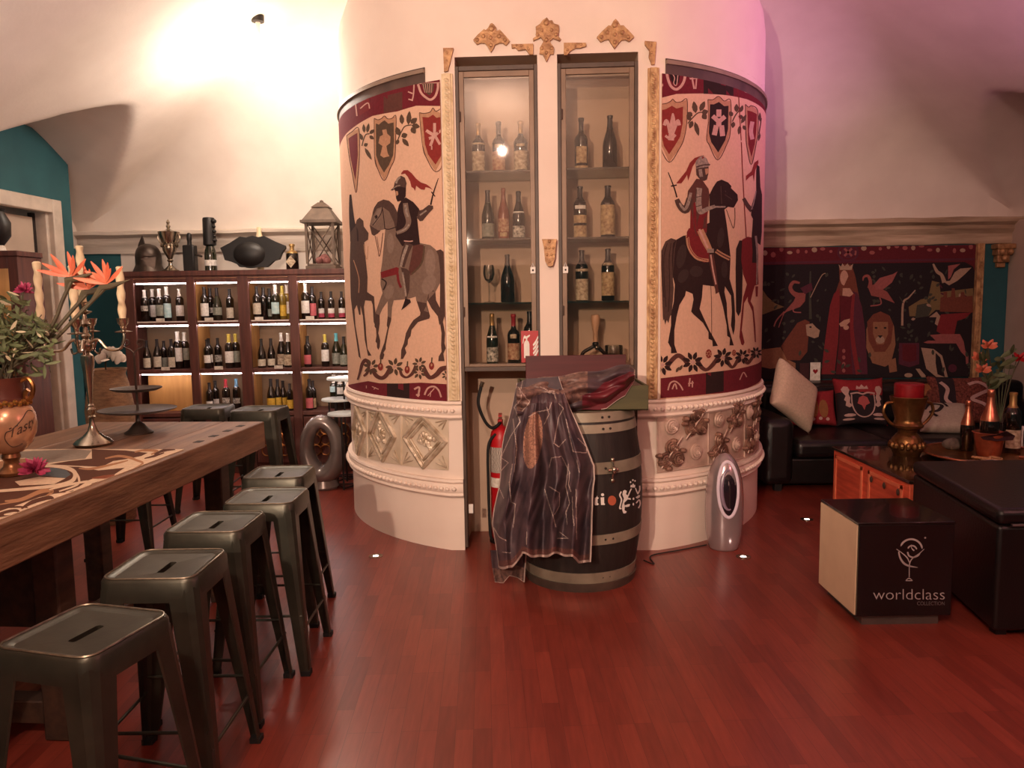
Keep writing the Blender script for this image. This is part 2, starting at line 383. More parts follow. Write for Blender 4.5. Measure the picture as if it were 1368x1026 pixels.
mould('upper_moulding', ZM1, pr); mould('lower_moulding', ZM2, pr)
# pelmet rail above each hanging; brown band paints in the recess shade
zp = onC(568, 104)[1]; zpt = onC(568, 90)[1]; zpb = onC(568, 121)[1]
for t0, t1, nm in ((PI*.5-2*PI, onC(568, 100)[0], 0), (onC(889, 95)[0], PI*.5, 1)):
    m = MB()
    for (za, zb, ro, ri, mi) in ((zpb-.05, zpt, .006, -.02, 0), (zpt-.035, zpt-.012, .022, 0, 1)):
        N = 48
        v = []
        for k in range(N+1):
            th = t0+(t1-t0)*k/N
            v += [cylp(th, za, CR+ri), cylp(th, za, CR+ro), cylp(th, zb, CR+ro), cylp(th, zb, CR+ri)]
        m.add(v, [(k*4+j, k*4+4+j, k*4+4+(j+1) % 4, k*4+(j+1) % 4) for k in range(N) for j in range(4)]+[(0, 1, 2, 3), (N*4, N*4+1, N*4+2, N*4+3)], mi)
    m.build('pelmet_rail', [M_PELM, mat('pelmet_lip', (150, 126, 108), .5)], col, world=True)
# gilded uprights beside the hangings
def upright(xa, xb, ya, yb, m_, name='gilded_upright'):
    u0, z1 = onF(xa, ya); u1, _ = onF(xb, ya); z0 = ZM1+.065
    m = MB(); w = u1-u0
    for a, c, d in ((0, .2, .018), (.2, .8, .03), (.8, 1., .02)): fb(u0+w*a, u0+w*c, z0, z1, -d, 0, m)
    z = z0+.02; k = 0
    while z < z1-.02:
        m.ell(face(u0+w*.5, -.03, z), w*.27, .006, .011, 6, 4, T=Matrix.Rotation(.6, 4, 'Y')); z += .026; k += 1
    m.build(name, m_, col, world=True)
upright(590, 605, 100, 530, mat('faded_gilding', (226, 206, 174), .55, .15, c2=(196, 170, 130), scale=20, bump=.5)); upright(865, 880, 92, 520, M_GOLDP)
# carved appliques
def px8(ox, oy, pts, s=8.): return [(ox+x/s, oy+y/s) for x, y in pts]
def applique(name, pts, bosses=(), d=.022, mt=M_GOLD):
    m = MB(); q = [face(*((lambda uz: (uz[0], -.002, uz[1]))(onF(x, y)))) for x, y in pts]
    m.prism(q, -FN*d)
    for x, y, r in bosses:
        u, z = onF(x, y); m.ell(face(u, -.002-d, z), r*.62, r*.35, r*.62, 8, 6)
    return m.build(name, mt, col, world=True, bevel=.004)
fan1 = px8(620, 15, [(100,320),(150,262),(215,205),(235,215),(260,190),(280,150),(300,140),(320,155),(345,185),(350,225),(385,210),(440,270),(490,330),(450,375),(410,350),(380,350),(330,370),(320,400),(288,450),(260,400),(250,380),(220,350),(180,350),(140,365)])
applique('fan_ornament', fan1, [(657,40,.03),(646,50,.022),(667,50,.022),(638,55,.02),(675,55,.02),(656,62,.022),(656,52,.02)])
fan2 = px8(740, 15, [(455,290),(515,225),(580,165),(605,170),(630,120),(655,95),(685,125),(705,165),(740,165),(800,225),(855,285),(800,335),(760,315),(720,320),(690,350),(645,410),(605,350),(580,310),(540,320),(500,340)])
applique('fan_ornament', fan2, [(821,35,.03),(811,45,.022),(831,45,.022),(803,51,.02),(839,51,.02),(821,58,.022),(821,48,.02)])
crest = px8(620, 15, [(885,80),(910,115),(940,110),(960,145),(1010,160),(1015,200),(1005,280),(1035,310),(1020,328),(950,300),(915,330),(930,360),(960,400),(955,470),(920,470),(880,550),(840,470),(805,465),(810,400),(840,350),(850,330),(820,290),(740,328),(735,305),(770,280),(765,180),(810,150),(840,110)])
applique('crest_ornament', crest, [(730,32,.03),(724,42,.018),(737,42,.018),(718,48,.02),(743,48,.02),(730,55,.022),(724,66,.02),(737,66,.02),(730,72,.018)])
applique('corner_bracket', px8(620,15,[(505,365),(740,360),(738,475),(700,475),(660,420),(580,430),(550,400),(510,405)]), [(697,63,.014),(706,67,.014),(690,62,.012)])
applique('corner_bracket', px8(620,15,[(1065,350),(1300,350),(1305,385),(1240,405),(1190,405),(1130,440),(1100,480),(1065,480)]), [(758,68,.014),(768,63,.014),(776,61,.012)])
applique('corner_bracket', px8(740,15,[(965,330),(1090,340),(1070,580),(1040,580),(1010,500),(1015,430),(970,370)]), [(868,62,.014),(870,72,.014)])
applique('corner_bracket', [(592.5,65.6),(606.5,65.6),(602.7,80.8),(598.9,96),(593.8,97.3)], [(598,72,.014),(597,82,.012)])
cb_ = [(724,320.3),(743.8,320.3),(742.7,325.5),(741,346),(738,356),(732.2,356.4),(728.2,349),(726.3,330)]
applique('corbel_ornament', cb_, [(729,332,.014),(734,332,.014),(739,332,.014),(731,341,.014),(737,341,.014),(734,350,.014),(734,323,.02)], d=.05)
# ---- relief tiles in the lower band
def cyl_tube(m, pts, r, closed, off=.0, mi=0, n=10):
    q = []
    L2 = pts+[pts[0]] if closed else pts
    for (x0, y0), (x1, y1) in zip(L2, L2[1:]):
        for k in range(n):
            th, z = onC(x0+(x1-x0)*k/n, y0+(y1-y0)*k/n); q.append(cylp(th, z, CR+off))
    if not closed: th, z = onC(*pts[-1]); q.append(cylp(th, z, CR+off))
    m.tube(q, r, 6, mi, closed)
def cyl_patch(m, pts, off, thick, mi=0, n=6):      # quad patch in measured corners: tl,tr,br,bl
    c = [onC(*p) for p in pts]
    def fn(u, v):
        a = (c[0][0]*(1-u)+c[1][0]*u)*(1-v)+(c[3][0]*(1-u)+c[2][0]*u)*v; z = (c[0][1]*(1-u)+c[1][1]*u)*(1-v)+(c[3][1]*(1-u)+c[2][1]*u)*v
        return cylp(a, z, CR+off)
    m.grid(fn, n, n, mi)
LT = [(475,546,492,548,492,612,477,606), (492,548,537,553,537,621,492,612), (537,553,600,559,600,628,537,621)]
dia = [[(478,544),(490,576),(481,606),(474,575)], px8(465,520,[(348,200),(515,510),(385,760),(245,470)]), px8(465,520,[(810,290),(1055,560),(815,830),(615,515)])]
for t, dmd in zip(LT, dia):
    m = MB(); cyl_patch(m, [(t[0],t[1]),(t[2],t[3]),(t[4],t[5]),(t[6],t[7])], .006, 0, 0)
    cyl_tube(m, dmd, .016, True, .012, 1)
    cx_ = sum(p[0] for p in dmd)/4; cy_ = sum(p[1] for p in dmd)/4
    inn = [((x-cx_)*.72+cx_, (y-cy_)*.72+cy_) for x, y in dmd]
    cyl_tube(m, inn, .010, True, .012, 1)
    for k in range(26):
        ww = [random.random() for _ in range(4)]; sw = sum(ww)
        x = sum(w*p[0] for w, p in zip(ww, inn))/sw; y = sum(w*p[1] for w, p in zip(ww, inn))/sw
        th, z = onC(x, y); m.ell(cylp(th, z, CR+.006), .02, .02, .02, 6, 4, 1)
    for (sx, sy), mid in (((t[0],t[1]), (dmd[0], dmd[3])), ((t[2],t[3]), (dmd[0], dmd[1])), ((t[4],t[5]), (dmd[1], dmd[2])), ((t[6],t[7]), (dmd[2], dmd[3]))):
        mx_ = (mid[0][0]+mid[1][0])/2; my_ = (mid[0][1]+mid[1][1])/2
        for k in (-.35, 0, .35):
            cyl_tube(m, [(sx*.85+mx_*.15, sy*.85+my_*.15), (sx*.3+mx_*.7+(mid[1][0]-mid[0][0])*k*.4, sy*.3+my_*.7+(mid[1][1]-mid[0][1])*k*.4)], .005, False, .008, 1, 4)
    cyl_tube(m, [(t[0],t[1]),(t[6],t[7])], .008, False, .006, 0)
    m.build('relief_tile', [mat('tile_cream', (230, 214, 194), .45, .1, c2=(206, 186, 160), scale=7), M_SILV], col, world=True)
RT = [(877,549,945,541,945,621,877,631), (945,541,993,532,993,611,945,621), (993,532,1013,522,1011,600,993,611)]
for ti, t in enumerate(RT):
    m = MB(); cyl_patch(m, [(t[0],t[1]),(t[2],t[3]),(t[4],t[5]),(t[6],t[7])], .006, 0, 0)
    cor = [(t[0],t[1]),(t[2],t[3]),(t[4],t[5]),(t[6],t[7])]
    cyl_tube(m, cor, .006, True, .008, 0)
    def at(u, v):
        x = (cor[0][0]*(1-u)+cor[1][0]*u)*(1-v)+(cor[3][0]*(1-u)+cor[2][0]*u)*v; y = (cor[0][1]*(1-u)+cor[1][1]*u)*(1-v)+(cor[3][1]*(1-u)+cor[2][1]*u)*v
        return onC(x, y)
    for iu in range(2):
        for iv in range(2):
            big = (iu+iv) % 2 == 1
            th, z = at(.27+.47*iu, .27+.47*iv)
            N_ = Vector((math.cos(th), math.sin(th), 0)); Tt = Vector((-math.sin(th), math.cos(th), 0))
            for q in range(3 if big else 1):
                ox, oz = ((-.045, -.03), (.045, -.03), (0, .05))[q] if big else (0, 0)
                c0 = cylp(th, z+oz, CR+.012)+Tt*ox
                for rr, hh in ((.045, .006), (.03, .014), (.016, .02)):
                    m.tube([c0+N_*hh+(Tt*math.cos(a)+Vector((0, 0, 1))*math.sin(a))*rr for a in [2*PI*k/12 for k in range(12)]], .009, 5, 1 if big else 0, True)
                m.ell(c0+N_*.02, .012, .012, .012, 6, 4, 1 if big else 0)
            if big:
                for k in range(7):
                    a = random.uniform(0, 2*PI); c0 = cylp(th, z, CR+.012)+Tt*math.cos(a)*.09+Vector((0, 0, math.sin(a)*.09))
                    m.ell(c0, .03, .03, .018, 6, 4, 1)
                cyl_tube(m, [((cor[0][0]*(1-(.05+.47*iu))+cor[1][0]*(.05+.47*iu), cor[0][1]+(cor[3][1]-cor[0][1])*(.45+.47*iv))), (cor[0][0]*(1-(.45+.47*iu))+cor[1][0]*(.45+.47*iu), cor[1][1]+(cor[2][1]-cor[1][1])*(.05+.47*iv))], .005, False, .03, 0, 6)
    m.build('relief_tile', [mat('tile_rose_ground', (214, 186, 170), .45, .15, c2=(176, 146, 130), scale=9, bump=.3), M_ROSE], col, world=True)
# ================================================================ PRINTED HANGINGS
OFF = {'A': (450, 75), 'B': (450, 190), 'C': (450, 310), 'D': (450, 420), 'E': (860, 75), 'F': (860, 190), 'G': (860, 310), 'H': (860, 410),
       'I': (1010, 310), 'J': (1010, 400), 'K': (1170, 310), 'L': (1197, 400), 'X': None}
def Z(t, pts): return px8(OFF[t][0], OFF[t][1], pts) if OFF[t] else list(pts)
def strokep(pts, w):
    n = len(pts); w = [w]*n if not isinstance(w, (list, tuple)) else w
    if n > 2:
        c = cr([(x, y, 0) for x, y in pts], 5); ww = []
        for i in range(n-1):
            ww += [w[i]+(w[i+1]-w[i])*k/5 for k in range(5)]
        ww.append(w[-1]); pts = [(p.x, p.y) for p in c]; w = ww; n = len(pts)
    l, r = [], []
    for i in range(n):
        a = pts[max(i-1, 0)]; b = pts[min(i+1, n-1)]; dx, dy = b[0]-a[0], b[1]-a[1]; L = math.hypot(dx, dy) or 1
        l.append((pts[i][0]-dy/L*w[i]/2, pts[i][1]+dx/L*w[i]/2)); r.append((pts[i][0]+dy/L*w[i]/2, pts[i][1]-dx/L*w[i]/2))
    return [[l[i], l[i+1], r[i+1], r[i]] for i in range(n-1)]
def leafp(x, y, ang, L, w):
    a = math.radians(ang); c, s = math.cos(a), -math.sin(a)
    return [(x+u*c-v*s, y+u*s+v*c) for u, v in ((0, 0), (L*.25, w*.42), (L*.55, w*.5), (L*.85, w*.25), (L, 0), (L*.85, -w*.25), (L*.55, -w*.5), (L*.25, -w*.42))]
def ellp(x, y, a, b, n=14, rot=0): return [(x+a*math.cos(2*PI*k/n)*math.cos(rot)-b*math.sin(2*PI*k/n)*math.sin(rot), y+a*math.cos(2*PI*k/n)*math.sin(rot)+b*math.sin(2*PI*k/n)*math.cos(rot)) for k in range(n)]
class Print:
    def __init__(s): s.layers = []; s.cur = 0
    def p(s, m, t, pts): s.layers.append((m, [Z(t, pts)])); return s
    def ps(s, m, t, polys): s.layers.append((m, [Z(t, q) for q in polys])); return s
    def st(s, m, t, pts, w): return s.ps(m, t, strokep(pts, w))
    def rosette(s, m, t, x, y, r, n=7, a0=20):
        return s.ps(m, t, [leafp(x+math.cos(math.radians(a0+k*360/n))*r*.25, y-math.sin(math.radians(a0+k*360/n))*r*.25, a0+k*360/n, r*.85, r*.42) for k in range(n)])
    def build(s, name, mats, names, base, mapper, to3, step, parent, thick=.005, dl=.00003):
        ids = {k: i for i, k in enumerate(names)}
        bm = bmesh.new()
        def addp(pts2, off, mi):
            vs = [bm.verts.new((a, b, off)) for a, b in pts2]
            for tri in tessellate_polygon([[Vector((a, b, 0)) for a, b in pts2]]):
                try: f = bm.faces.new([vs[i] for i in tri]); f.material_index = mi
                except ValueError: pass
        (s0, s1, z0, z1) = base
        addp([(s0, z0), (s1, z0), (s1, z1), (s0, z1)], 0, 0); addp([(s0, z0), (s1, z0), (s1, z1), (s0, z1)], -thick, 0)
        for e in (((s0, z0), (s1, z0)), ((s1, z0), (s1, z1)), ((s1, z1), (s0, z1)), ((s0, z1), (s0, z0))):
            v = [bm.verts.new((e[0][0], e[0][1], 0)), bm.verts.new((e[1][0], e[1][1], 0)), bm.verts.new((e[1][0], e[1][1], -thick)), bm.verts.new((e[0][0], e[0][1], -thick))]
            bm.faces.new(v)
        for i, (m, polys) in enumerate(s.layers):
            for q in polys:
                pts = [mapper(*p) for p in q]; cl = []
                for p in pts:
                    p = (min(max(p[0], s0), s1), min(max(p[1], z0), z1))
                    if not cl or (abs(p[0]-cl[-1][0])+abs(p[1]-cl[-1][1])) > 1e-6: cl.append(p)
                if len(cl) > 2: addp(cl, dl*(i+1), ids[m])
        if step:
            k = s0+step
            while k < s1:
                bmesh.ops.bisect_plane(bm, geom=bm.verts[:]+bm.edges[:]+bm.faces[:], plane_co=(k, 0, 0), plane_no=(1, 0, 0)); k += step
        bmesh.ops.delete(bm, geom=[f for f in bm.faces if f.calc_area() < 1e-10], context='FACES_ONLY')
        org = to3((s0+s1)/2, z0, 0)
        for v in bm.verts: v.co = to3(v.co.x, v.co.y, v.co.z)-org
        me = bpy.data.meshes.new(name); bm.to_mesh(me); bm.free()
        for m in mats: me.materials.append(m)
        # front faces look outward
        o = bpy.data.objects.new(name, me); COL.objects.link(o); o.location = org
        return o
def fabric(n, c, k=.9): return mat('cloth_'+n, c, .92, c2=tuple(v*k for v in c), scale=60, bump=.12, bscale=160, spec=.2)
TN = ['ground', 'red', 'deep', 'grey', 'mane', 'steel', 'pale', 'olive', 'plume', 'beige', 'brown', 'bay', 'dove', 'night']
TM = [fabric('ground', (222, 180, 154), .95), fabric('red', (112, 36, 46)), fabric('deep', (52, 34, 34)), fabric('grey', (128, 104, 92)), fabric('mane', (84, 62, 56)), fabric('steel', (170, 150, 138), .7),
      fabric('pale', (206, 160, 148)), fabric('olive', (92, 72, 58)), fabric('plume', (140, 52, 48)), fabric('beige', (190, 142, 112)), fabric('brown', (96, 58, 52)), fabric('bay', (124, 40, 44)), fabric('dove', (142, 118, 106)), fabric('dusk', (64, 48, 46))]
def shield(T, t, outer, inner, c):
    T.ps('olive', t, strokep(outer+[outer[0]], 9)); T.p('beige', t, outer); T.ps('brown', t, strokep(outer, 7)); T.p(c, t, inner)
# ---- left hanging
A = Print()
A.p('red', 'A', [(-40, 1000), (60, 890), (100, 830), (200, 745), (380, 640), (650, 590), (850, 530), (1200, 520), (1200, 150), (860, 150), (500, 200), (250, 300), (60, 440), (-60, 600)])
A.p('brown', 'A', [(500, 430), (700, 380), (700, 570), (500, 610)])
A.p('pale', 'A', [(850, 285), (900, 270), (1118, 275), (1118, 285)])
A.st('pale', 'A', [(868, 300), (900, 390), (950, 440), (1000, 465), (1050, 430), (1078, 350), (1080, 290)], 24)
A.p('olive', 'A', [(905, 290), (935, 380), (990, 420), (1030, 370), (1040, 290)])
for k in range(5): A.st('pale', 'A', [(920+k*24, 295), (940+k*18, 390)], 6)
for q, w in (([(825, 300), (820, 400), (805, 480)], 14), ([(760, 380), (810, 400)], 14), ([(765, 460), (805, 470)], 14)): A.st('pale', 'A', q, w)
A.p('bay', 'A', [(230, 490), (300, 450), (340, 440), (365, 560), (240, 640)])
A.st('pale', 'A', [(250, 560), (330, 500), (350, 560)], 12); A.st('pale', 'A', [(200, 500), (215, 640)], 14)
shield(A, 'A', [(105, 850), (160, 810), (235, 775), (242, 1060), (225, 1300), (205, 1460), (165, 1250), (130, 1060)], [(125, 880), (220, 820), (225, 1060), (200, 1330), (170, 1200), (142, 1060)], 'red')
shield(A, 'A', [(400, 665), (440, 680), (480, 665), (510, 640), (545, 670), (590, 665), (632, 640), (630, 850), (620, 1080), (575, 1190), (508, 1330), (440, 1210), (405, 1080)], [(418, 720), (450, 732), (480, 705), (512, 685), (550, 722), (608, 708), (612, 900), (602, 1060), (560, 1160), (505, 1245), (450, 1150), (420, 1060)], 'olive')
A.p('beige', 'A', [(485, 790), (530, 780), (540, 830), (575, 860), (570, 930), (530, 960), (545, 1040), (562, 1070), (500, 1085), (465, 1060), (488, 960), (445, 930), (460, 860), (495, 840)])
shield(A, 'A', [(882, 605), (940, 612), (1000, 595), (1028, 555), (1060, 590), (1150, 600), (1142, 1110), (1055, 1235), (960, 1090), (918, 960)], [(915, 650), (980, 655), (1030, 625), (1065, 660), (1150, 645), (1138, 1060), (1055, 1160), (975, 1050), (942, 940)], 'plume')
for q, w in (([(1045, 715), (1045, 850)], 30), ([(955, 795), (1045, 850)], 34), ([(1125, 795), (1045, 850)], 34), ([(985, 880), (1050, 860)], 30), ([(1040, 850), (1000, 960)], 30), ([(1050, 850), (1105, 945)], 30), ([(1015, 960), (1015, 1000)], 14)): A.st('pale', 'A', q, w)
for st_, lv in (([(650, 900), (690, 810), (730, 750), (800, 735)], [(700, 730, 95, 110, 52), (765, 735, 85, 150, 54), (790, 720, 40, 90, 60), (800, 740, -10, 90, 60), (800, 760, -60, 80, 60), (670, 850, 110, 100, 60), (690, 860, 20, 70, 60), (700, 880, -50, 110, 50), (660, 890, -110, 60, 40)]),
                ([(270, 960), (285, 900), (310, 840), (350, 830)], [(295, 820, 95, 95, 36), (325, 820, 80, 105, 36), (350, 830, 40, 70, 40), (350, 850, -40, 60, 40), (275, 900, 110, 80, 40), (290, 960, 30, 50, 40), (300, 980, -60, 150, 40)])):
    A.st('olive', 'A', st_, 12); A.ps('olive', 'A', [leafp(*q) for q in lv])
# second horse and rider near the edge
A.st('deep', 'B', [(147, 560), (152, 700), (165, 860), (185, 960), (190, 1060)], [20, 40, 60, 90, 90])
A.p('mane', 'C', [(195, -60), (215, -130), (245, -155), (285, -120), (290, -60), (340, 10), (335, 80), (295, 110), (310, 300), (330, 480), (325, 640), (400, 690), (405, 780), (420, 900), (412, 1000), (395, 960), (385, 780), (370, 735), (305, 730), (290, 800), (310, 1000), (315, 1100), (330, 1250), (372, 1320), (335, 1322), (300, 1150), (280, 900), (255, 790), (255, 885), (240, 885), (215, 780), (190, 830), (200, 1000), (235, 1200), (258, 1355), (235, 1330), (210, 1150), (180, 950), (150, 700), (140, 300), (150, 0)])
A.st('beige', 'C', [(180, 300), (220, 420), (240, 520), (235, 650)], 8); A.st('beige', 'C', [(290, 130), (300, 220), (325, 290), (335, 150)], 6)
# grey horse
A.p('mane', 'C', [(1060, 200), (1110, 185), (1168, 210), (1180, 500), (1188, 900), (1192, 1020), (1165, 960), (1150, 900), (1125, 1000), (1100, 960), (1105, 560), (1080, 300)])
A.p('mane', 'C', [(965, 720), (1010, 810), (1080, 900), (1098, 1000), (1105, 980+0), (1120, 1080), (1115, 1210), (1120, 1280), (1090, 1330), (1085, 1380), (1152, 1380), (1140, 1300), (1180, 1240), (1152, 1190), (1158, 1080), (1135, 960), (1108, 820), (1062, 730), (1055, 640), (1000, 600)])
A.p('grey', 'C', [(385, -210), (400, -260), (440, -320), (500, -348), (560, -335), (610, -290), (645, -220), (700, -100), (760, 60), (900, 120), (1000, 140), (1060, 190), (1085, 250), (1105, 400), (1105, 545), (1055, 640), (1000, 700), (965, 740), (962, 800), (998, 900), (990, 925), (870, 960), (800, 1040), (790, 1110), (762, 1150), (758, 1200), (730, 1240), (745, 1290), (710, 1355), (685, 1358), (690, 1260), (720, 1180), (740, 1080), (780, 1000), (820, 940), (890, 890), (895, 860), (850, 730), (845, 690), (780, 710), (700, 722), (610, 730), (592, 800), (582, 950), (555, 1040), (525, 1210), (525, 1250), (500, 1290), (510, 1310), (495, 1360), (460, 1362), (460, 1325), (480, 1260), (510, 1180), (545, 1020), (535, 1000), (545, 900), (545, 740), (490, 820), (455, 900), (460, 980), (445, 1080), (465, 1160), (460, 1230), (445, 1260), (430, 1230), (430, 1190), (415, 1170), (425, 1110), (420, 1030), (405, 1010), (415, 860), (450, 760), (490, 650), (468, 560), (470, 430), (485, 330), (497, 200), (515, 20), (520, -30), (470, -20), (440, 10), (400, 40), (375, 25), (355, -80)])
A.ps('mane', 'C', [[(855, 740), (960, 760), (998, 900), (985, 925), (870, 962), (800, 1045), (790, 1110), (762, 1150), (758, 1200), (730, 1240), (745, 1290), (710, 1355), (685, 1358), (690, 1260), (720, 1180), (740, 1080), (780, 1000), (820, 940), (890, 890), (895, 860)], [(415, 870), (460, 890), (460, 980), (445, 1080), (465, 1160), (460, 1230), (445, 1260), (430, 1230), (430, 1190), (415, 1170), (425, 1110), (420, 1030), (405, 1010)], [(545, 900), (585, 920), (555, 1040), (525, 1210), (525, 1250), (500, 1290), (510, 1310), (495, 1360), (460, 1362), (460, 1325), (480, 1260), (510, 1180), (545, 1020), (535, 1000)]])
for q in (ellp(1000, 330, 55, 150, 16), ellp(985, 560, 70, 110, 16, .4), ellp(560, 640, 50, 80, 14, .3), ellp(575, 120, 38, 110, 14)): A.p('dove', 'C', q)
A.p('dove', 'B', [(440, 720), (480, 710), (465, 800), (410, 880), (385, 900), (400, 820)])
A.p('mane', 'B', [(385, 750), (400, 700), (440, 640), (500, 612), (560, 625), (610, 670), (645, 740), (680, 900), (640, 980), (610, 850), (560, 740), (490, 690), (430, 710), (390, 790)])
A.p('deep', 'B', [(405, 795), (428, 772), (440, 800), (420, 825)]); A.p('mane', 'B', [(352, 885), (375, 900), (440, 940), (470, 945), (440, 975), (400, 1000), (375, 985)])
A.st('deep', 'B', [(490, 690), (470, 770), (385, 890)], 9); A.st('deep', 'B', [(515, 925), (560, 930), (640, 905)], 10); A.st('deep', 'B', [(490, 710), (505, 820), (515, 925)], 8)
A.st('brown', 'C', [(410, 40), (440, 180), (455, 260), (472, 190), (495, 10)], 7); A.st('brown', 'C', [(430, 50), (445, 140), (460, 210)], 5)
A.p('brown', 'C', [(820, 120), (930, 140), (940, 200), (935, 260), (900, 360), (840, 430), (790, 465), (770, 400), (800, 250)]); A.st('olive', 'C', [(935, 150), (925, 270), (890, 360), (800, 450)], 20)
A.p('bay', 'C', [(468, 430), (640, 375), (665, 385), (660, 440), (640, 455), (480, 495)]); A.st('bay', 'C', [(650, 440), (660, 520), (688, 595)], 26); A.st('deep', 'C', [(480, 500), (530, 540), (500, 620)], 14)
# rider
A.p('plume', 'B', [(690, 330), (715, 300), (760, 298), (800, 330), (850, 390), (900, 430), (960, 450), (1000, 480), (1028, 512), (990, 490), (950, 480), (940, 510), (900, 505), (850, 465), (838, 520), (820, 490), (800, 480), (785, 420), (760, 370), (730, 335), (690, 345)])
A.p('deep', 'B', [(615, 495), (640, 480), (742, 470), (738, 580), (700, 625), (650, 635), (635, 600), (630, 540)]); A.p('beige', 'B', [(630, 520), (655, 525), (660, 560), (640, 575)])
A.p('mane', 'B', [(620, 430), (650, 380), (690, 358), (730, 380), (748, 440), (738, 490), (690, 475), (650, 480), (600, 517), (575, 515), (610, 480)]); A.st('steel', 'B', [(635, 440), (650, 400), (680, 372)], 22); A.st('steel', 'B', [(600, 500), (640, 470), (680, 462)], 10)
A.p('deep', 'B', [(650, 740), (665, 670), (700, 610), (740, 590), (820, 640), (880, 710), (893, 745), (860, 800), (875, 950), (890, 1090), (800, 1110), (700, 1110), (630, 1000), (650, 800)])
A.p('mane', 'B', [(880, 730), (920, 720), (985, 670), (1030, 680), (1032, 710), (985, 760), (920, 840), (890, 845), (860, 810)]); A.st('steel', 'B', [(890, 780), (960, 730)], 16)
A.st('deep', 'B', [(1005, 670), (1035, 540), (1087, 385)], [18, 14, 7]); A.st('deep', 'B', [(1012, 530), (1052, 580)], 12)
A.st('grey', 'B', [(735, 650), (745, 740), (770, 850), (730, 930), (640, 970)], [52, 60, 56, 46, 36]); A.st('steel', 'B', [(735, 670), (745, 740), (760, 800)], 24); A.st('steel', 'B', [(775, 880), (730, 930), (650, 968)], 16)
A.st('mane', 'C', [(775, 120), (735, 220), (695, 370)], [90, 80, 60]); A.st('steel', 'C', [(755, 140), (710, 270), (685, 370)], [30, 30, 26])
A.p('mane', 'C', [(690, 380), (740, 390), (785, 420), (778, 620), (750, 712), (735, 712), (705, 480)]); A.st('steel', 'C', [(705, 430), (725, 560), (742, 690)], 18)
A.p('deep', 'C', [(735, 710), (785, 720), (795, 750), (740, 800), (690, 836), (712, 780)])
A.st('pale', 'C', [(720, 95), (780, 100), (815, 95)], 12)
# scroll border
for q, w in (([(225, 700), (250, 620), (275, 530), (310, 490), (345, 530), (330, 620), (290, 660)], [18, 26, 36, 40, 36, 30, 24]), ([(380, 580), (420, 650), (480, 680), (530, 650), (580, 560)], [36, 44, 40, 44, 44]), ([(680, 600), (700, 650), (750, 672), (810, 630), (850, 550)], [30, 30, 22, 34, 40]), ([(930, 570), (970, 650), (1010, 675), (1070, 640), (1120, 585), (1195, 565)], [44, 50, 40, 50, 56, 40])): A.st('brown', 'D', q, w)
for x, y, r in ((370, 560, 80), (620, 560, 90), (885, 530, 70), (885, 620, 70), (1175, 650, 50)): A.rosette('olive', 'D', x, y, r, 7, x % 90); A.p('pale', 'D', ellp(x, y, r*.18, r*.18, 8))
for x, y in ((470, 560), (755, 590), (1015, 550)): A.p('plume', 'D', ellp(x, y, 28, 42)); A.st('olive', 'D', [(x, y-30), (x+5, y-90)], 14); A.p('beige', 'D', ellp(x, y-10, 10, 16, 8))
A.p('red', 'D', [(120, 760), (200, 738), (340, 712), (460, 735), (700, 738), (900, 728), (1260, 748), (1260, 990), (700, 960), (400, 930), (120, 860)]); A.p('deep', 'D', [(540, 738), (780, 736), (780, 930), (540, 900)])
for q, w in (([(940, 860), (975, 790), (1040, 770), (1090, 810), (1118, 885)], 18), ([(975, 870), (1045, 790)], 10), ([(1000, 880), (1010, 820)], 8), ([(830, 800), (885, 780), (870, 880)], 20), ([(850, 860), (890, 860)], 18), ([(380, 770), (450, 800)], 9), ([(400, 800), (420, 780)], 9), ([(320, 760), (320, 790)], 8)): A.st('pale', 'D', q, w)
thL0 = TA-1.0; thL1 = onC(597, 300)[0]
zt = zpb+.005
mC = lambda x, y: (onC(x, y, CR+.012)[0]*CR, onC(x, y, CR+.012)[1])
to3 = lambda s_, z, o_: cylp(s_/CR, z, CR+.012+o_)
tl = A.build('wall_hanging', TM, TN, ((TA-.95)*CR, TA*CR, ZM1+.05, zt+.04), mC, to3, .06, None)
tag(tl, 'pale printed hanging with a knight on a grey horse facing left, curved around the column', 'tapestry')
# ---- right hanging
B = Print()
B.p('red', 'E', [(100, 445), (155, 440), (350, 405), (700, 400), (900, 420), (1100, 460), (1270, 560), (1330, 640), (1340, 300), (1150, 200), (850, 90), (500, 40), (100, 60)]); B.p('deep', 'E', [(640, 165), (960, 235), (960, 425), (640, 402)])
B.st('pale', 'E', [(245, 165), (258, 240), (290, 320), (345, 355), (400, 320), (435, 250), (445, 165)], 28); B.p('deep', 'E', [(275, 165), (385, 170), (375, 280), (335, 325), (290, 260)]); B.st('pale', 'E', [(300, 180), (330, 230), (320, 290), (350, 310), (365, 200)], 10)
for q, w in (([(540, 180), (520, 240), (540, 350)], 18), ([(490, 240), (580, 200)], 22), ([(565, 190), (555, 350)], 14), ([(160, 250), (185, 255)], 18), ([(160, 320), (205, 300)], 22), ([(160, 360), (190, 370)], 16), ([(1040, 265), (1070, 360), (1105, 385), (1130, 345), (1137, 290)], 16), ([(1175, 330), (1195, 440)], 14)): B.st('pale', 'E', q, w)
shield(B, 'E', [(158, 515), (240, 505), (290, 480), (310, 460), (345, 492), (400, 488), (462, 465), (460, 700), (430, 880), (380, 990), (272, 1135), (170, 960), (158, 860)], [(185, 575), (240, 565), (300, 530), (350, 560), (420, 540), (415, 720), (390, 860), (330, 960), (270, 1050), (215, 960), (185, 860)], 'plume')
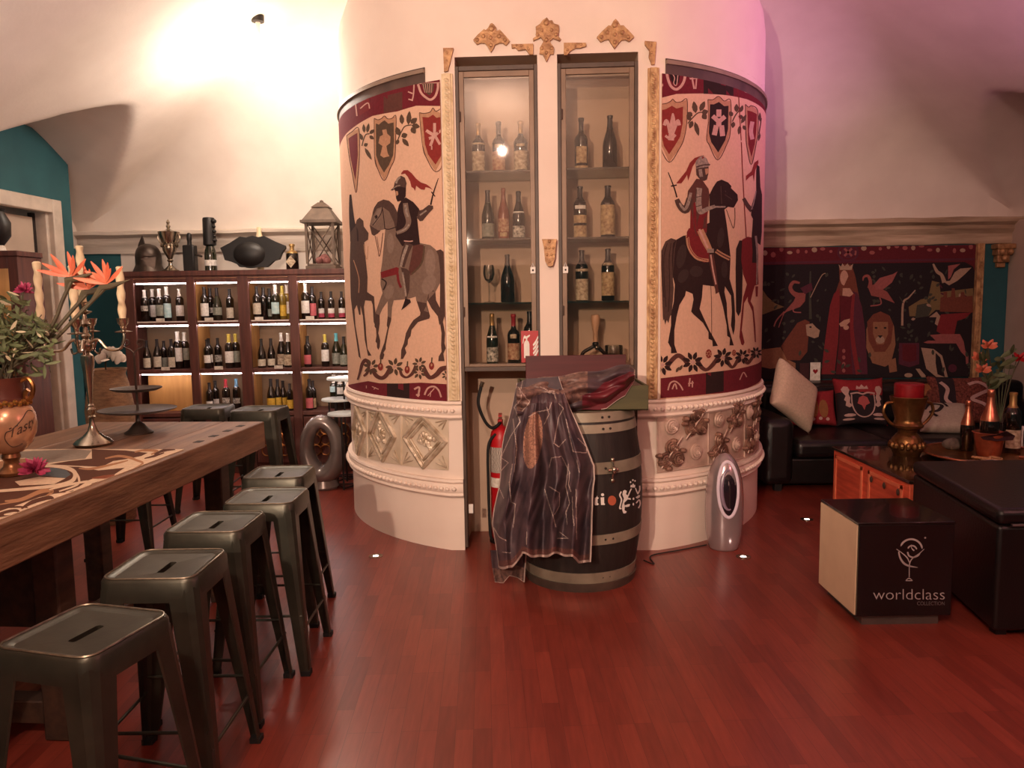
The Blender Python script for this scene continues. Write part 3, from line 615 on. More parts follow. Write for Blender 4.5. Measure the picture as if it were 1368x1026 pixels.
for q, w in (([(310, 610), (310, 700), (290, 900)], [14, 56, 64]), ([(220, 740), (240, 690), (265, 740), (280, 820)], 36), ([(380, 740), (365, 690), (340, 740), (310, 820)], 36), ([(230, 850), (290, 885), (340, 840)], 26)): B.st('pale', 'E', q, w)
shield(B, 'E', [(685, 465), (740, 465), (800, 430), (860, 480), (928, 478), (925, 800), (890, 935), (790, 1110), (700, 950), (672, 880), (690, 700)], [(708, 515), (750, 515), (802, 490), (860, 535), (905, 530), (900, 780), (870, 900), (795, 1030), (720, 920), (695, 820)], 'deep')
for q, w in (([(802, 570), (802, 650)], 54), ([(735, 640), (802, 700)], 48), ([(868, 645), (802, 700)], 48), ([(802, 680), (800, 750)], 56), ([(775, 740), (752, 845)], 54), ([(830, 740), (842, 855)], 54)): B.st('pale', 'E', q, w)
shield(B, 'E', [(1085, 515), (1120, 545), (1150, 530), (1215, 580), (1220, 800), (1200, 940), (1148, 1160), (1100, 960), (1090, 800)], [(1105, 580), (1150, 590), (1208, 620), (1200, 820), (1185, 940), (1150, 1080), (1115, 940)], 'bay')
B.st('pale', 'E', [(1160, 700), (1145, 800), (1160, 890)], 44)
for st_, lv in (([(470, 720), (530, 650), (585, 605), (660, 600)], [(555, 610, 100, 130, 60), (600, 590, 65, 120, 56), (520, 640, 150, 70, 60), (620, 610, 20, 70, 60), (625, 620, -50, 70, 60), (500, 690, 120, 80, 50), (520, 690, -110, 90, 50), (545, 700, -75, 160, 50)]),
                ([(945, 700), (980, 630), (1020, 580)], [(990, 600, 90, 90, 50), (1030, 600, 70, 80, 40), (950, 640, 130, 60, 50), (960, 700, -100, 70, 44), (1010, 640, -20, 60, 44), (1040, 720, 60, 110, 40), (1030, 740, -100, 100, 40), (1060, 740, -60, 60, 40)]), ([(1230, 830), (1245, 740), (1255, 660)], [(1240, 700, 90, 100, 26), (1240, 820, -100, 90, 26)])):
    B.st('olive', 'E', st_, 12); B.ps('olive', 'E', [leafp(*q) for q in lv])
B.st('bay', 'E', [(985, 300), (1010, 400), (1020, 560), (1040, 900)], 9); B.st('bay', 'F', [(1042, 0), (1055, 330), (1075, 700), (1095, 1040)], 10); B.p('pale', 'E', [(965, 255), (1002, 258), (1000, 310), (975, 325)])
B.st('brown', 'G', [(715, 570), (722, 760), (725, 1150)], 6)
# second rider and bay horse near the edge
B.p('deep', 'G', [(1060, 90), (1020, 90), (985, 180), (980, 400), (985, 850), (1010, 900), (1035, 850), (1050, 700), (1055, 450), (1045, 250)])
B.p('bay', 'G', [(1050, 80), (1110, 50), (1160, 60), (1210, 150), (1225, 560), (1185, 572), (1165, 640), (1140, 740), (1170, 800), (1190, 1000), (1197, 1180), (1185, 1172), (1160, 850), (1110, 740), (1110, 690), (1070, 760), (1060, 900), (1045, 1050), (1075, 1180), (1060, 1212), (1040, 1200), (1020, 1120), (1040, 900), (1060, 700), (1100, 560), (1060, 450), (1040, 300)])
B.p('plume', 'F', [(1222, 188), (1180, 220), (1150, 310), (1090, 360), (1090, 412), (1130, 370), (1165, 350), (1175, 422), (1190, 300), (1224, 222)])
B.p('deep', 'F', [(1200, 300), (1210, 240), (1235, 260), (1245, 480), (1262, 560), (1260, 960), (1245, 1100), (1150, 1040), (1165, 820), (1145, 780), (1150, 680), (1200, 520)]); B.st('mane', 'F', [(1155, 730), (1110, 680), (1065, 600)], [54, 46, 36]); B.st('steel', 'F', [(1150, 720), (1175, 640), (1200, 520)], 12)
B.st('deep', 'G', [(1180, 60), (1190, 200), (1185, 330)], 60); B.st('steel', 'G', [(1195, 40), (1212, 250), (1205, 560)], [22, 20, 14]); B.p('bay', 'G', [(1190, 580), (1220, 580), (1215, 690), (1195, 690)])
# black horse
B.p('mane', 'G', [(350, 85), (290, 65), (230, 100), (180, 200), (168, 350), (190, 520), (200, 850), (205, 950), (215, 930), (228, 992), (245, 940), (262, 975), (280, 900), (295, 880), (310, 740), (320, 600), (310, 500), (330, 200)])
B.p('deep', 'G', [(700, -400), (740, -480), (780, -540), (830, -560), (900, -530), (935, -490), (930, -470), (1000, -400), (1005, -340), (960, -260), (900, -270), (860, -240), (885, -80), (905, 80), (925, 260), (920, 400), (915, 500), (960, 660), (970, 800), (975, 950), (970, 1040), (955, 1100), (930, 1000), (940, 850), (930, 680), (865, 580), (860, 640), (885, 760), (890, 900), (910, 1040), (935, 1130), (960, 1212), (915, 1212), (920, 1130), (890, 1110), (885, 1000), (845, 800), (800, 640), (750, 580), (630, 565), (620, 700), (595, 820), (640, 920), (700, 1050), (745, 1130), (790, 1215), (735, 1222), (730, 1160), (690, 1140), (690, 1070), (630, 970), (530, 880), (505, 850), (530, 720), (520, 660), (450, 630), (440, 680), (380, 780), (350, 900), (325, 1050), (325, 1200), (355, 1292), (290, 1296), (290, 1240), (258, 1180), (290, 1000), (290, 880), (320, 740), (330, 560), (310, 480), (300, 300), (310, 120), (350, 80), (420, 40), (480, 30), (560, -40), (700, -100)])
for q in (ellp(400, 260, 50, 130, 16, .2), ellp(420, 470, 50, 80, 14, .5), ellp(560, 420, 70, 60, 14), ellp(860, 400, 34, 90, 14), ellp(820, 60, 36, 110, 14, .1)): B.p('night', 'G', q)
for q in ([(250, 120), (215, 260), (215, 480), (235, 800)], [(290, 120), (270, 300), (275, 560), (262, 850)], [(200, 240), (195, 420), (215, 700)]): B.st('deep', 'G', q, 8)
B.p('bay', 'G', [(458, 0), (480, -40), (560, -40), (640, 60), (700, 200), (700, 320), (640, 325), (560, 290), (490, 230), (455, 120)]); B.st('beige', 'G', [(462, 30), (475, 140), (515, 225), (580, 285), (690, 305)], 34); B.st('bay', 'G', [(470, 60), (490, 170), (560, 265), (680, 305)], 8)
B.st('beige', 'G', [(770, 200), (830, 240), (918, 285)], 44); B.st('brown', 'G', [(770, 200), (830, 240), (918, 285)], 14)
B.st('mane', 'F', [(822, 470), (830, 660)], 8); B.st('mane', 'F', [(865, 560), (940, 612)], 8); B.p('mane', 'F', [(862, 520), (878, 518), (874, 540)]); B.st('brown', 'F', [(880, 720), (930, 860), (957, 918), (972, 820), (970, 700)], 7)
# knight
B.p('bay', 'F', [(500, 660), (555, 640), (565, 960), (450, 1030), (470, 960), (492, 950)])
B.p('brown', 'F', [(560, 390), (620, 400), (690, 500), (700, 560), (690, 700), (665, 860), (670, 980), (560, 1000), (545, 960), (500, 700), (460, 620), (470, 520), (520, 450)]); B.p('bay', 'F', [(600, 760), (680, 740), (670, 960), (560, 990), (570, 860)])
B.p('plume', 'F', [(640, 140), (600, 148), (540, 170), (490, 220), (450, 310), (400, 370), (345, 440), (400, 440), (430, 400), (460, 350), (472, 410), (490, 360), (520, 260), (560, 200), (640, 170)])
B.p('mane', 'F', [(555, 275), (690, 250), (690, 330), (672, 400), (640, 415), (600, 400), (560, 350)]); B.p('beige', 'F', [(650, 285), (688, 280), (690, 330), (660, 350)])
B.p('steel', 'F', [(555, 200), (590, 160), (630, 143), (670, 175), (695, 230), (710, 236), (690, 262), (560, 282), (548, 240)]); B.st('mane', 'F', [(555, 268), (630, 245), (705, 240)], 14); B.st('steel', 'F', [(600, 290), (612, 370)], 36)
B.st('mane', 'F', [(490, 600), (450, 720), (390, 690), (350, 610)], [70, 84, 66, 50]); B.st('steel', 'F', [(500, 540), (470, 660), (430, 720), (380, 650)], [30, 34, 30, 18]); B.st('deep', 'F', [(352, 590), (320, 480), (258, 320)], [16, 14, 8]); B.st('deep', 'F', [(288, 470), (350, 458)], 14)
B.st('steel', 'F', [(592, 490), (580, 580), (585, 680), (605, 745), (680, 712), (760, 685)], [60, 66, 62, 56, 42, 34]); B.st('mane', 'F', [(550, 590), (620, 575)], 8); B.st('mane', 'F', [(555, 690), (620, 670)], 8); B.st('mane', 'F', [(560, 500), (548, 640)], 12); B.st('steel', 'F', [(740, 690), (870, 692)], 18)
B.st('beige', 'G', [(600, -20), (650, 90), (700, 190)], [70, 76, 60]); B.st('pale', 'G', [(590, -30), (630, 60), (680, 170)], 22); B.st('steel', 'G', [(675, 200), (745, 200)], 44)
B.st('brown', 'G', [(715, 240), (740, 400), (775, 610)], [54, 56, 34]); B.st('pale', 'G', [(712, 240), (735, 400), (768, 560)], 16); B.p('brown', 'G', [(755, 590), (790, 600), (802, 640), (765, 662)])
for q, w in (([(240, 660), (280, 590), (360, 520), (430, 560), (475, 625)], 48), ([(560, 550), (610, 640), (670, 670), (740, 610), (810, 510)], [44, 46, 34, 46, 44]), ([(870, 520), (905, 610), (950, 642), (1000, 570), (1035, 510)], [40, 40, 28, 40, 36]), ([(1065, 550), (1105, 600), (1150, 550), (1190, 480)], [30, 34, 34, 26])): B.st('brown', 'H', q, w)
for x, y, r in ((195, 620, 105), (520, 590, 105), (845, 540, 95), (1048, 530, 75), (1195, 490, 60)): B.rosette('deep', 'H', x, y, r, 8, x % 90); B.p('pale', 'H', ellp(x, y, r*.2, r*.2, 8))
for x, y, r in ((690, 500, 40), (960, 490, 28), (1120, 470, 20)): B.p('plume', 'H', ellp(x, y, r*.8, r*1.2)); B.rosette('beige', 'H', x, y, r*.8, 6); 
for x, y in ((340, 680), (375, 660)): B.p('olive', 'H', leafp(x, y+20, 60, 70, 30))
B.p('red', 'H', [(90, 770), (130, 765), (400, 735), (700, 700), (1000, 660), (1220, 600), (1300, 560), (1300, 760), (1000, 900), (700, 930), (90, 980)]); B.p('deep', 'H', [(660, 703), (850, 682), (850, 900), (660, 930)])
for q, w in (([(255, 890), (280, 815), (330, 795), (380, 830), (415, 890)], 15), ([(300, 880), (330, 820), (350, 880)], 14), ([(490, 760), (480, 850)], 16), ([(515, 790), (515, 860)], 14), ([(470, 820), (530, 810)], 12), ([(1020, 780), (1060, 700), (1095, 750)], 12), ([(140, 840), (170, 860), (140, 880)], 12)): B.st('pale', 'H', q, w)
tr_ = B.build('wall_hanging', TM, TN, (TB*CR, (TB+.98)*CR, ZM1+.05, zt+.04), mC, to3, .06, None)
tag(tr_, 'rosy printed hanging with a knight on a black horse facing right, curved around the column', 'tapestry')
# ---- large dark tapestry on the back wall
T_ = Print()
DN = ['night', 'wine', 'rose', 'cloak', 'plum', 'skin', 'lion', 'mane', 'hill', 'leaf', 'bird', 'bone']
DM = [fabric('night', (44, 36, 40)), fabric('wine', (98, 36, 44)), fabric('rose', (160, 92, 90)), fabric('cloak', (132, 48, 52)), fabric('plum', (92, 46, 60)), fabric('skin', (196, 150, 132)), fabric('lion', (150, 104, 80)), fabric('rust', (118, 66, 54)), fabric('hill', (128, 106, 74)), fabric('leaf', (72, 70, 62)), fabric('bird', (150, 84, 80)), fabric('bone', (176, 146, 126))]
T_.p('wine', 'X', [(1000, 310), (1320, 305), (1320, 346), (1290, 350), (1000, 354)]); T_.p('wine', 'X', [(1285, 348), (1320, 346), (1320, 362), (1300, 356)])
T_.st('plum', 'X', [(1000, 352), (1150, 349), (1310, 346)], 3)
R2 = random.Random(5)
for k in range(26):
    x = 1022+k*11; T_.p('rose' if k % 3 else 'bone', 'X', ellp(x, 337-(k*.25)+R2.uniform(-4, 4), R2.uniform(2, 4), R2.uniform(2, 4), 8))
T_.st('plum', 'X', ellp(1133, 337, 13, 11)+[(1146, 337)], 3); T_.p('plum', 'X', ellp(1133, 337, 9, 8)); T_.ps('rose', 'X', strokep([(1128, 332), (1138, 342)], 3)+strokep([(1138, 332), (1128, 342)], 3))
T_.p('hill', 'I', [(0, 700), (60, 600), (120, 690), (200, 760), (300, 800), (180, 840), (80, 880), (0, 880)]); T_.p('hill', 'K', [(560, 700), (600, 520), (680, 540), (690, 640), (1040, 600), (1040, 860), (640, 830), (560, 900), (360, 900), (350, 800), (480, 720)]); T_.p('leaf', 'K', [(440, 780), (540, 760), (600, 820), (560, 900), (420, 920)])
for k in range(150):
    x = R2.uniform(1016, 1300); y = R2.uniform(358, 470)
    if 1108 < x < 1155: continue
    T_.p(R2.choice(['leaf', 'leaf', 'leaf', 'plum', 'bone'] if k % 4 == 0 else ['leaf']), 'X', leafp(x, y, R2.uniform(0, 360), R2.uniform(4, 9), R2.uniform(2, 4.5)))
T_.st('leaf', 'I', [(580, 420), (575, 650), (580, 930)], [14, 22, 30]); T_.st('bone', 'I', [(580, 700), (690, 480), (740, 440)], 8); T_.st('bone', 'K', [(280, 1000), (290, 760), (350, 700), (420, 620)], [24, 22, 16, 10]); T_.st('leaf', 'K', [(290, 760), (250, 690)], 10)
T_.p('mane', 'K', [(690, 700), (720, 690), (720, 640), (760, 640), (760, 700), (800, 690), (810, 600), (840, 600), (850, 700), (900, 690), (910, 640), (940, 640), (950, 690), (1030, 680), (1040, 860), (680, 850)])
# birds
T_.st('bird', 'I', [(465, 545), (400, 535), (365, 590), (395, 650), (470, 690)], [20, 34, 40, 46, 70]); T_.p('bird', 'I', [(440, 650), (530, 650), (520, 740), (470, 800), (330, 850), (260, 900), (330, 820), (400, 740)]); T_.p('plum', 'I', [(470, 600), (590, 540), (605, 620), (520, 665)]); T_.ps('rose', 'I', strokep([(300, 850), (220, 940), (190, 1010)], 14)+strokep([(300, 860), (260, 960), (240, 1020)], 10)); T_.st('rose', 'I', [(400, 800), (400, 850), (480, 860)], 12)
T_.st('bird', 'I', [(1140, 520), (1150, 480), (1195, 470), (1220, 530), (1210, 600)], [10, 22, 30, 36, 46]); T_.p('bird', 'I', [(1190, 580), (1260, 560), (1400, 640), (1480, 760), (1330, 700), (1230, 680)]); T_.p('rose', 'K', [(-20, 560), (40, 490), (180, 450), (230, 420), (170, 540), (80, 610), (0, 620)]); T_.st('rose', 'I', [(1320, 700), (1330, 770), (1220, 790)], 14)
T_.st('bone', 'K', [(610, 340), (650, 420), (700, 460), (730, 540)], [18, 36, 36, 50]); T_.p('bone', 'K', [(720, 530), (790, 520), (840, 430), (900, 390), (1020, 380), (950, 450), (870, 520), (780, 570)]); T_.p('rose', 'K', [(770, 360), (900, 340), (830, 400), (800, 480), (770, 510)])
# lady
T_.p('mane', 'I', [(885, 380), (940, 340), (1020, 350), (1060, 480), (1100, 700), (1040, 700), (880, 680), (850, 640), (890, 520)])
T_.p('plum', 'J', [(1030, -90), (1080, -70), (1130, 80), (1160, 300), (1180, 600), (1190, 800), (1010, 800), (1000, 300)]); T_.p('wine', 'J', [(890, -40), (1040, -40), (1010, 200), (1005, 500), (1030, 800), (850, 800), (880, 500), (900, 200)])
T_.p('cloak', 'J', [(830, -60), (890, -120), (892, 100), (875, 450), (835, 800), (695, 800), (720, 560), (760, 260), (790, 60)]); T_.st('cloak', 'J', [(1040, -60), (1020, 250), (1040, 500), (1090, 800)], [30, 36, 46, 50])
T_.p('skin', 'I', [(925, 600), (1000, 600), (1040, 660), (1000, 690), (920, 680)]); T_.p('skin', 'I', ellp(940, 490, 44, 82)); T_.p('mane', 'I', [(930, 590), (1000, 440), (985, 380), (1040, 430), (1040, 620), (1000, 590)])
T_.p('bone', 'I', [(880, 345), (905, 370), (920, 335), (945, 365), (975, 335), (1000, 370), (1035, 340), (1020, 405), (895, 405)]); T_.p('skin', 'J', [(885, 260), (940, 220), (1000, 205), (1000, 240), (950, 290), (900, 290)]); T_.p('skin', 'J', ellp(960, 300, 30, 26))
for y in (550, 620, 690, 760): T_.p('rose', 'J', ellp(935, y, 18, 22))
# lions
T_.p('lion', 'J', [(-40, 560), (100, 530), (260, 510), (330, 640), (420, 680), (420, 860), (360, 860), (350, 720), (150, 740), (-40, 700)]); T_.p('mane', 'J', [(265, 500), (370, 350), (440, 250), (520, 215), (570, 240), (545, 560), (470, 650), (330, 650)]); T_.p('bone', 'J', [(530, 270), (600, 255), (640, 300), (680, 330), (665, 400), (620, 415), (540, 385)]); T_.p('night', 'J', ellp(580, 295, 14, 10, 8))
T_.p('lion', 'X', [(1157, 440), (1162, 425), (1175, 417), (1188, 422), (1194, 436), (1196, 460), (1190, 485), (1182, 490), (1165, 485), (1157, 465)]); T_.p('mane', 'X', [(1158, 430), (1166, 420), (1176, 416), (1187, 421), (1193, 434), (1190, 458), (1182, 470), (1168, 470), (1160, 455)]); T_.p('lion', 'X', [(1166, 430), (1186, 430), (1186, 446), (1180, 460), (1171, 460), (1166, 446)]); T_.p('bone', 'X', ellp(1175.5, 454, 6, 5)); T_.ps('night', 'X', [ellp(1170, 438, 2, 1.4, 8), ellp(1182, 438, 2, 1.4, 8), [(1172, 448), (1179, 448), (1175.5, 452)]]); T_.p('lion', 'X', [(1186, 482), (1196, 478), (1198, 496), (1188, 498)])
# shield, hind animal
T_.p('plum', 'L', [(30, 465), (245, 465), (245, 690), (140, 725), (25, 690)]); T_.p('wine', 'L', [(65, 480), (215, 480), (215, 650), (140, 670), (65, 650)]); T_.p('bone', 'L', [(265, 515), (400, 530), (490, 600), (550, 840), (430, 840), (320, 740)]); T_.p('night', 'L', [(420, 570), (470, 620), (520, 840), (440, 800), (420, 680)])
T_.p('cloak', 'L', [(430, 340), (450, 200), (480, 160), (620, 150), (800, 140), (740, 200), (650, 230), (620, 370), (480, 370)]); T_.p('rose', 'L', [(470, 370), (680, 370), (720, 450), (735, 540), (770, 600), (770, 690), (745, 690), (740, 610), (690, 560), (640, 470), (480, 470), (430, 470), (330, 470), (290, 460), (340, 440), (420, 440), (360, 380), (420, 375)]); T_.p('bone', 'L', [(350, 190), (430, 130), (470, 180), (440, 280), (410, 260), (430, 190)]); T_.p('plum', 'L', ellp(600, 735, 46, 44)); T_.p('bone', 'L', ellp(130, 810, 44, 24)); T_.p('bone', 'L', [(205, 740), (250, 740), (330, 840), (270, 840)])
for k in range(20): T_.p('leaf', 'X', leafp(R2.uniform(1060, 1300), R2.uniform(470, 500), R2.uniform(0, 180), 8, 4))
yb = YB-.05
pa = onY(1311, 318, yb); pb_ = onY(1311, 503, yb); pl = onY(985, 330, yb)
mB = lambda x, y: (onY(x, y, yb).x, onY(x, y, yb).z)
tb = T_.build('wall_tapestry', DM, DN, (pl.x, pa.x-.05, pb_.z, 2.11), mB, lambda s_, z, o_: Vector((s_, yb-o_, z)), 0, None, thick=.01)
tag(tb, 'large dark tapestry of a red-cloaked lady among lions and birds on the back wall', 'tapestry')
fr = MB()
fr.box(pa.x-.05, pa.x+.015, yb-.045, yb+.02, pb_.z-.02, 2.12); fr.box(pa.x-.04, pa.x-.025, yb-.055, yb, pb_.z-.02, 2.12); fr.box(pa.x-.01, pa.x+.005, yb-.055, yb, pb_.z-.02, 2.12)
z = pb_.z
while z < 2.1: fr.ell((pa.x-.018, yb-.05, z), .01, .01, .014, 6, 4); z += .04
o = fr.build('tapestry_frame', M_GOLDP, origin=(pa.x, yb, pb_.z)); tag(o, 'gilded upright frame strip at the right edge of the dark tapestry', 'frame')
# carved bracket high on the teal wall at the right
m = MB(); c = onY(1340, 330, YB-.06)
for k, (w, z0, z1, d) in enumerate(((.09, -.02, .03, .13), (.075, -.08, -.02, .11), (.06, -.15, -.08, .085), (.04, -.2, -.15, .05))):
    m.box(c.x-w, c.x+w, YB-d, YB-.005, c.z+z0, c.z+z1)
m.ell((c.x-.04, YB-.12, c.z-.05), .03); m.ell((c.x+.04, YB-.12, c.z-.05), .03); m.ell((c.x, YB-.1, c.z-.11), .035)
tag(m.build('carved_bracket', M_GOLD, origin=(c.x, YB, c.z), bevel=.008), 'small gilded bracket under the cornice on the teal wall', 'bracket')
# ================================================================ BOTTLES
BPROF = {
 'bordeaux': [(0, .004), (.03, 0), (.0365, .004), (.0365, .195), (.034, .208), (.022, .226), (.0145, .24), (.0135, .288), (.0158, .289), (.0158, .3), (.012, .302), (0, .302)],
 'burgundy': [(0, .004), (.034, 0), (.041, .004), (.041, .135), (.038, .16), (.028, .195), (.018, .225), (.0145, .25), (.0135, .288), (.0158, .289), (.0158, .3), (.012, .302), (0, .302)],
 'champagne': [(0, .006), (.036, 0), (.044, .005), (.044, .15), (.04, .18), (.028, .215), (.018, .25), (.0155, .29), (.0175, .292), (.0175, .315), (.013, .32), (0, .32)],
 'liqueur': [(0, .004), (.034, 0), (.04, .004), (.04, .165), (.041, .18), (.034, .2), (.019, .216), (.014, .235), (.0135, .285), (.0165, .287), (.0165, .305), (.012, .308), (0, .308)],
 'flask': [(0, .003), (.03, 0), (.036, .004), (.036, .12), (.032, .138), (.016, .15), (.012, .158), (.012, .182), (.016, .184), (.016, .2), (.011, .203), (0, .203)],
}
def rad(prof, z):
    for (r0, z0), (r1, z1) in zip(prof[1:-1], prof[2:-1]):
        if z0 <= z <= z1 and z1 > z0: return r0+(r1-r0)*(z-z0)/(z1-z0)
    return prof[2][0]
PROTO = {}
def label_patch(prof, z0, z1, half, e=.0007, mi=0, mb=None, n=10, m_=5):
    mb = mb or MB()
    return mb.grid(lambda u, v: Vector(((rad(prof, z0+(z1-z0)*v)+e)*math.sin(half*(2*u-1)), -(rad(prof, z0+(z1-z0)*v)+e)*math.cos(half*(2*u-1)), z0+(z1-z0)*v)), n, m_, mi)
def bottle(kind, glass, cap, labels, loc, s, text, group, name='wine_bottle', sxy=1., rz=0.):
    key = (kind, glass.name, cap.name if cap else None, tuple((m.name, a, b, h) for m, a, b, h in labels), name)
    if key not in PROTO:
        prof = BPROF[kind]; r = thing(name, loc, text, 'bottle', group)
        MB().lathe(prof, seg=20).build('bottle_glass', glass, r, ang=60)
        if cap:
            zt_ = prof[-1][1]; zc_ = zt_-.075
            cp = [(rad(prof, zc_)+.0006, zc_)]+[(q[0]+.0008, q[1]) for q in prof if q[1] > zc_ and q[0] > 0]+[(0, zt_+.001)]
            MB().lathe([(0, zc_)]+cp, seg=16).build('capsule', cap, r, ang=60)
        for m, a, b, h in labels:
            label_patch(prof, a, b, h).build('label', m, r, recalc=False, ang=60)
        PROTO[key] = r
    else:
        r = copy_tree(PROTO[key]); tag(r, text, 'bottle', group); r.location = loc
    r.scale = (s*sxy, s*sxy, s); r.rotation_euler = (0, 0, rz)
    return r
L_WH = mat('label_white', (240, 238, 232), .6, c2=(206, 202, 196), scale=55)
L_BG = mat('label_beige', (214, 204, 184), .6, c2=(176, 164, 146), scale=55)
L_GR = mat('label_grey', (150, 152, 140), .6, c2=(112, 116, 106), scale=45)
L_BL = mat('label_pale_blue', (206, 226, 226), .6, c2=(150, 196, 200), scale=30)
L_YE = mat('label_yellow', (222, 186, 70), .6, c2=(188, 146, 44), scale=40)
L_PK = mat('label_pink', (206, 110, 116), .6, c2=(180, 84, 92), scale=20)
L_PP = mat('label_pink_dark', (176, 60, 84), .6, c2=(150, 46, 70), scale=20)
L_OLD = mat('label_aged', (206, 180, 138), .7, c2=(132, 100, 72), scale=50)
L_OLDW = mat('label_aged_pale', (214, 198, 170), .7, c2=(140, 116, 94), scale=60)
L_RED = mat('label_brick', (140, 74, 56), .7, c2=(200, 170, 136), scale=50)
L_SM = mat('label_script', (224, 218, 206), .6, c2=(34, 28, 26), scale=60)
C_BK = mat('capsule_black', (30, 26, 28), .35, c2=(24, 20, 22))
C_RD = mat('capsule_red', (160, 40, 52), .35); C_BL = mat('capsule_blue', (110, 160, 196), .35); C_YE = mat('capsule_yellow', (190, 170, 70), .35); C_AQ = mat('capsule_aqua', (90, 170, 178), .35)
C_WH = mat('capsule_white', (220, 216, 206), .4); C_GO = mat('capsule_gold', (176, 140, 86), .35, .5)
G_PINK = mat('rosy_bottle_glass', (150, 92, 74), .2, c2=(128, 72, 58), coat=.4)
G_YEL = mat('straw_bottle_glass', (150, 128, 56), .15, c2=(120, 100, 42), coat=.4)
# ================================================================ GLAZED CABINETS IN THE COLUMN
ZB = onF(660, 489, .05)[1]; ZTOP = onF(665, 86)[1]-.005
def cabinet(u0, u1, label, ys, zb):
    c = face((u0+u1)/2, 0, zb); r = thing('display_cabinet', c, label, 'cabinet')
    m = MB(); t = .022
    fb(u0, u0+t, 0.02, ZTOP+.0, -.006, .045, m); fb(u1-t, u1, 0.02, ZTOP, -.006, .045, m); fb(u0+t, u1-t, ZTOP-.03, ZTOP, -.006, .045, m); fb(u0+t, u1-t, zb-.03, zb, -.004, .045, m)
    m.build('cabinet_frame', M_DARKF, r, world=True, bevel=.003)
    m = MB(); fb(u0+t, u0+t+.03, zb, ZTOP-.03, .004, .026, m); fb(u1-t-.03, u1-t, zb, ZTOP-.03, .004, .026, m); fb(u0+t+.03, u1-t-.03, ZTOP-.065, ZTOP-.03, .004, .026, m); fb(u0+t+.03, u1-t-.03, zb, zb+.018, .004, .026, m)
    d = m.build('door', mat('bronze_door_rail', (128, 102, 82), .45, .2), r, world=True, bevel=.002)
    m = MB(); fb(u0+t+.03, u1-t-.03, zb+.018, ZTOP-.065, .012, .016, m); m.build('pane', M_GLASS, d, world=True, ang=0)
    for z in (zb+.35, ZTOP-.3):
        MB().tube([face(u0+t+.004, -.006, z-.03), face(u0+t+.004, -.006, z+.03)], .006).build('hinge', M_DARKF, d, world=True)
    m = MB(); fb(u0+.002, u1-.002, zb-.03, zb-.002, .046, ND-.002, m); m.build('base_board', M_NICHE, r, world=True)
    zz = []
    for y in ys:
        z = onF((uL0 and 665) if u0 == uL0 else 795, y, .2)[1]; zz.append(z)
        m = MB(); fb(u0+.003, u1-.003, z-.010, z, .05, ND-.004, m); m.build('shelf', M_SHELF, r, world=True, ang=0)
    return r, zz
cL, zL = cabinet(uL0, uL1, 'tall glazed wine cabinet set in the column, the one above the fire extinguisher', (233, 321, 404), ZB)
cR, zR = cabinet(uR0, uR1, 'tall glazed wine cabinet set in the column, the one behind the barrel', (229, 319, 402), ZB)
for x, y, p in ((712, 361, cL), (755.5, 360.5, cR)):
    u, z = onF(x, y); m = MB(); fb(u-.016, u+.016, z-.02, z+.02, -.008, .003, m); m.ell(face(u, -.009, z), .006, .004, .006, 8, 6, 1)
    m.tube([face(u-.008, -.004, z+.02), face(u, -.004, z+.045), face(u+.008, -.004, z+.02)], .003)
    m.build('lock_tag', [M_WHITE, M_DARKGAP], p, world=True)
def dbot(x, w, z, kind, glass, cap, labels, h, text, sxy=1., side='L'):
    u, _ = onF(x, 300, w); s = h/BPROF[kind][-1][1]
    return bottle(kind, glass, cap, labels, face(u, w, z), s, text, 'vintage bottles in the glazed column cabinets', sxy=sxy, rz=-.045)
hw = 1.25
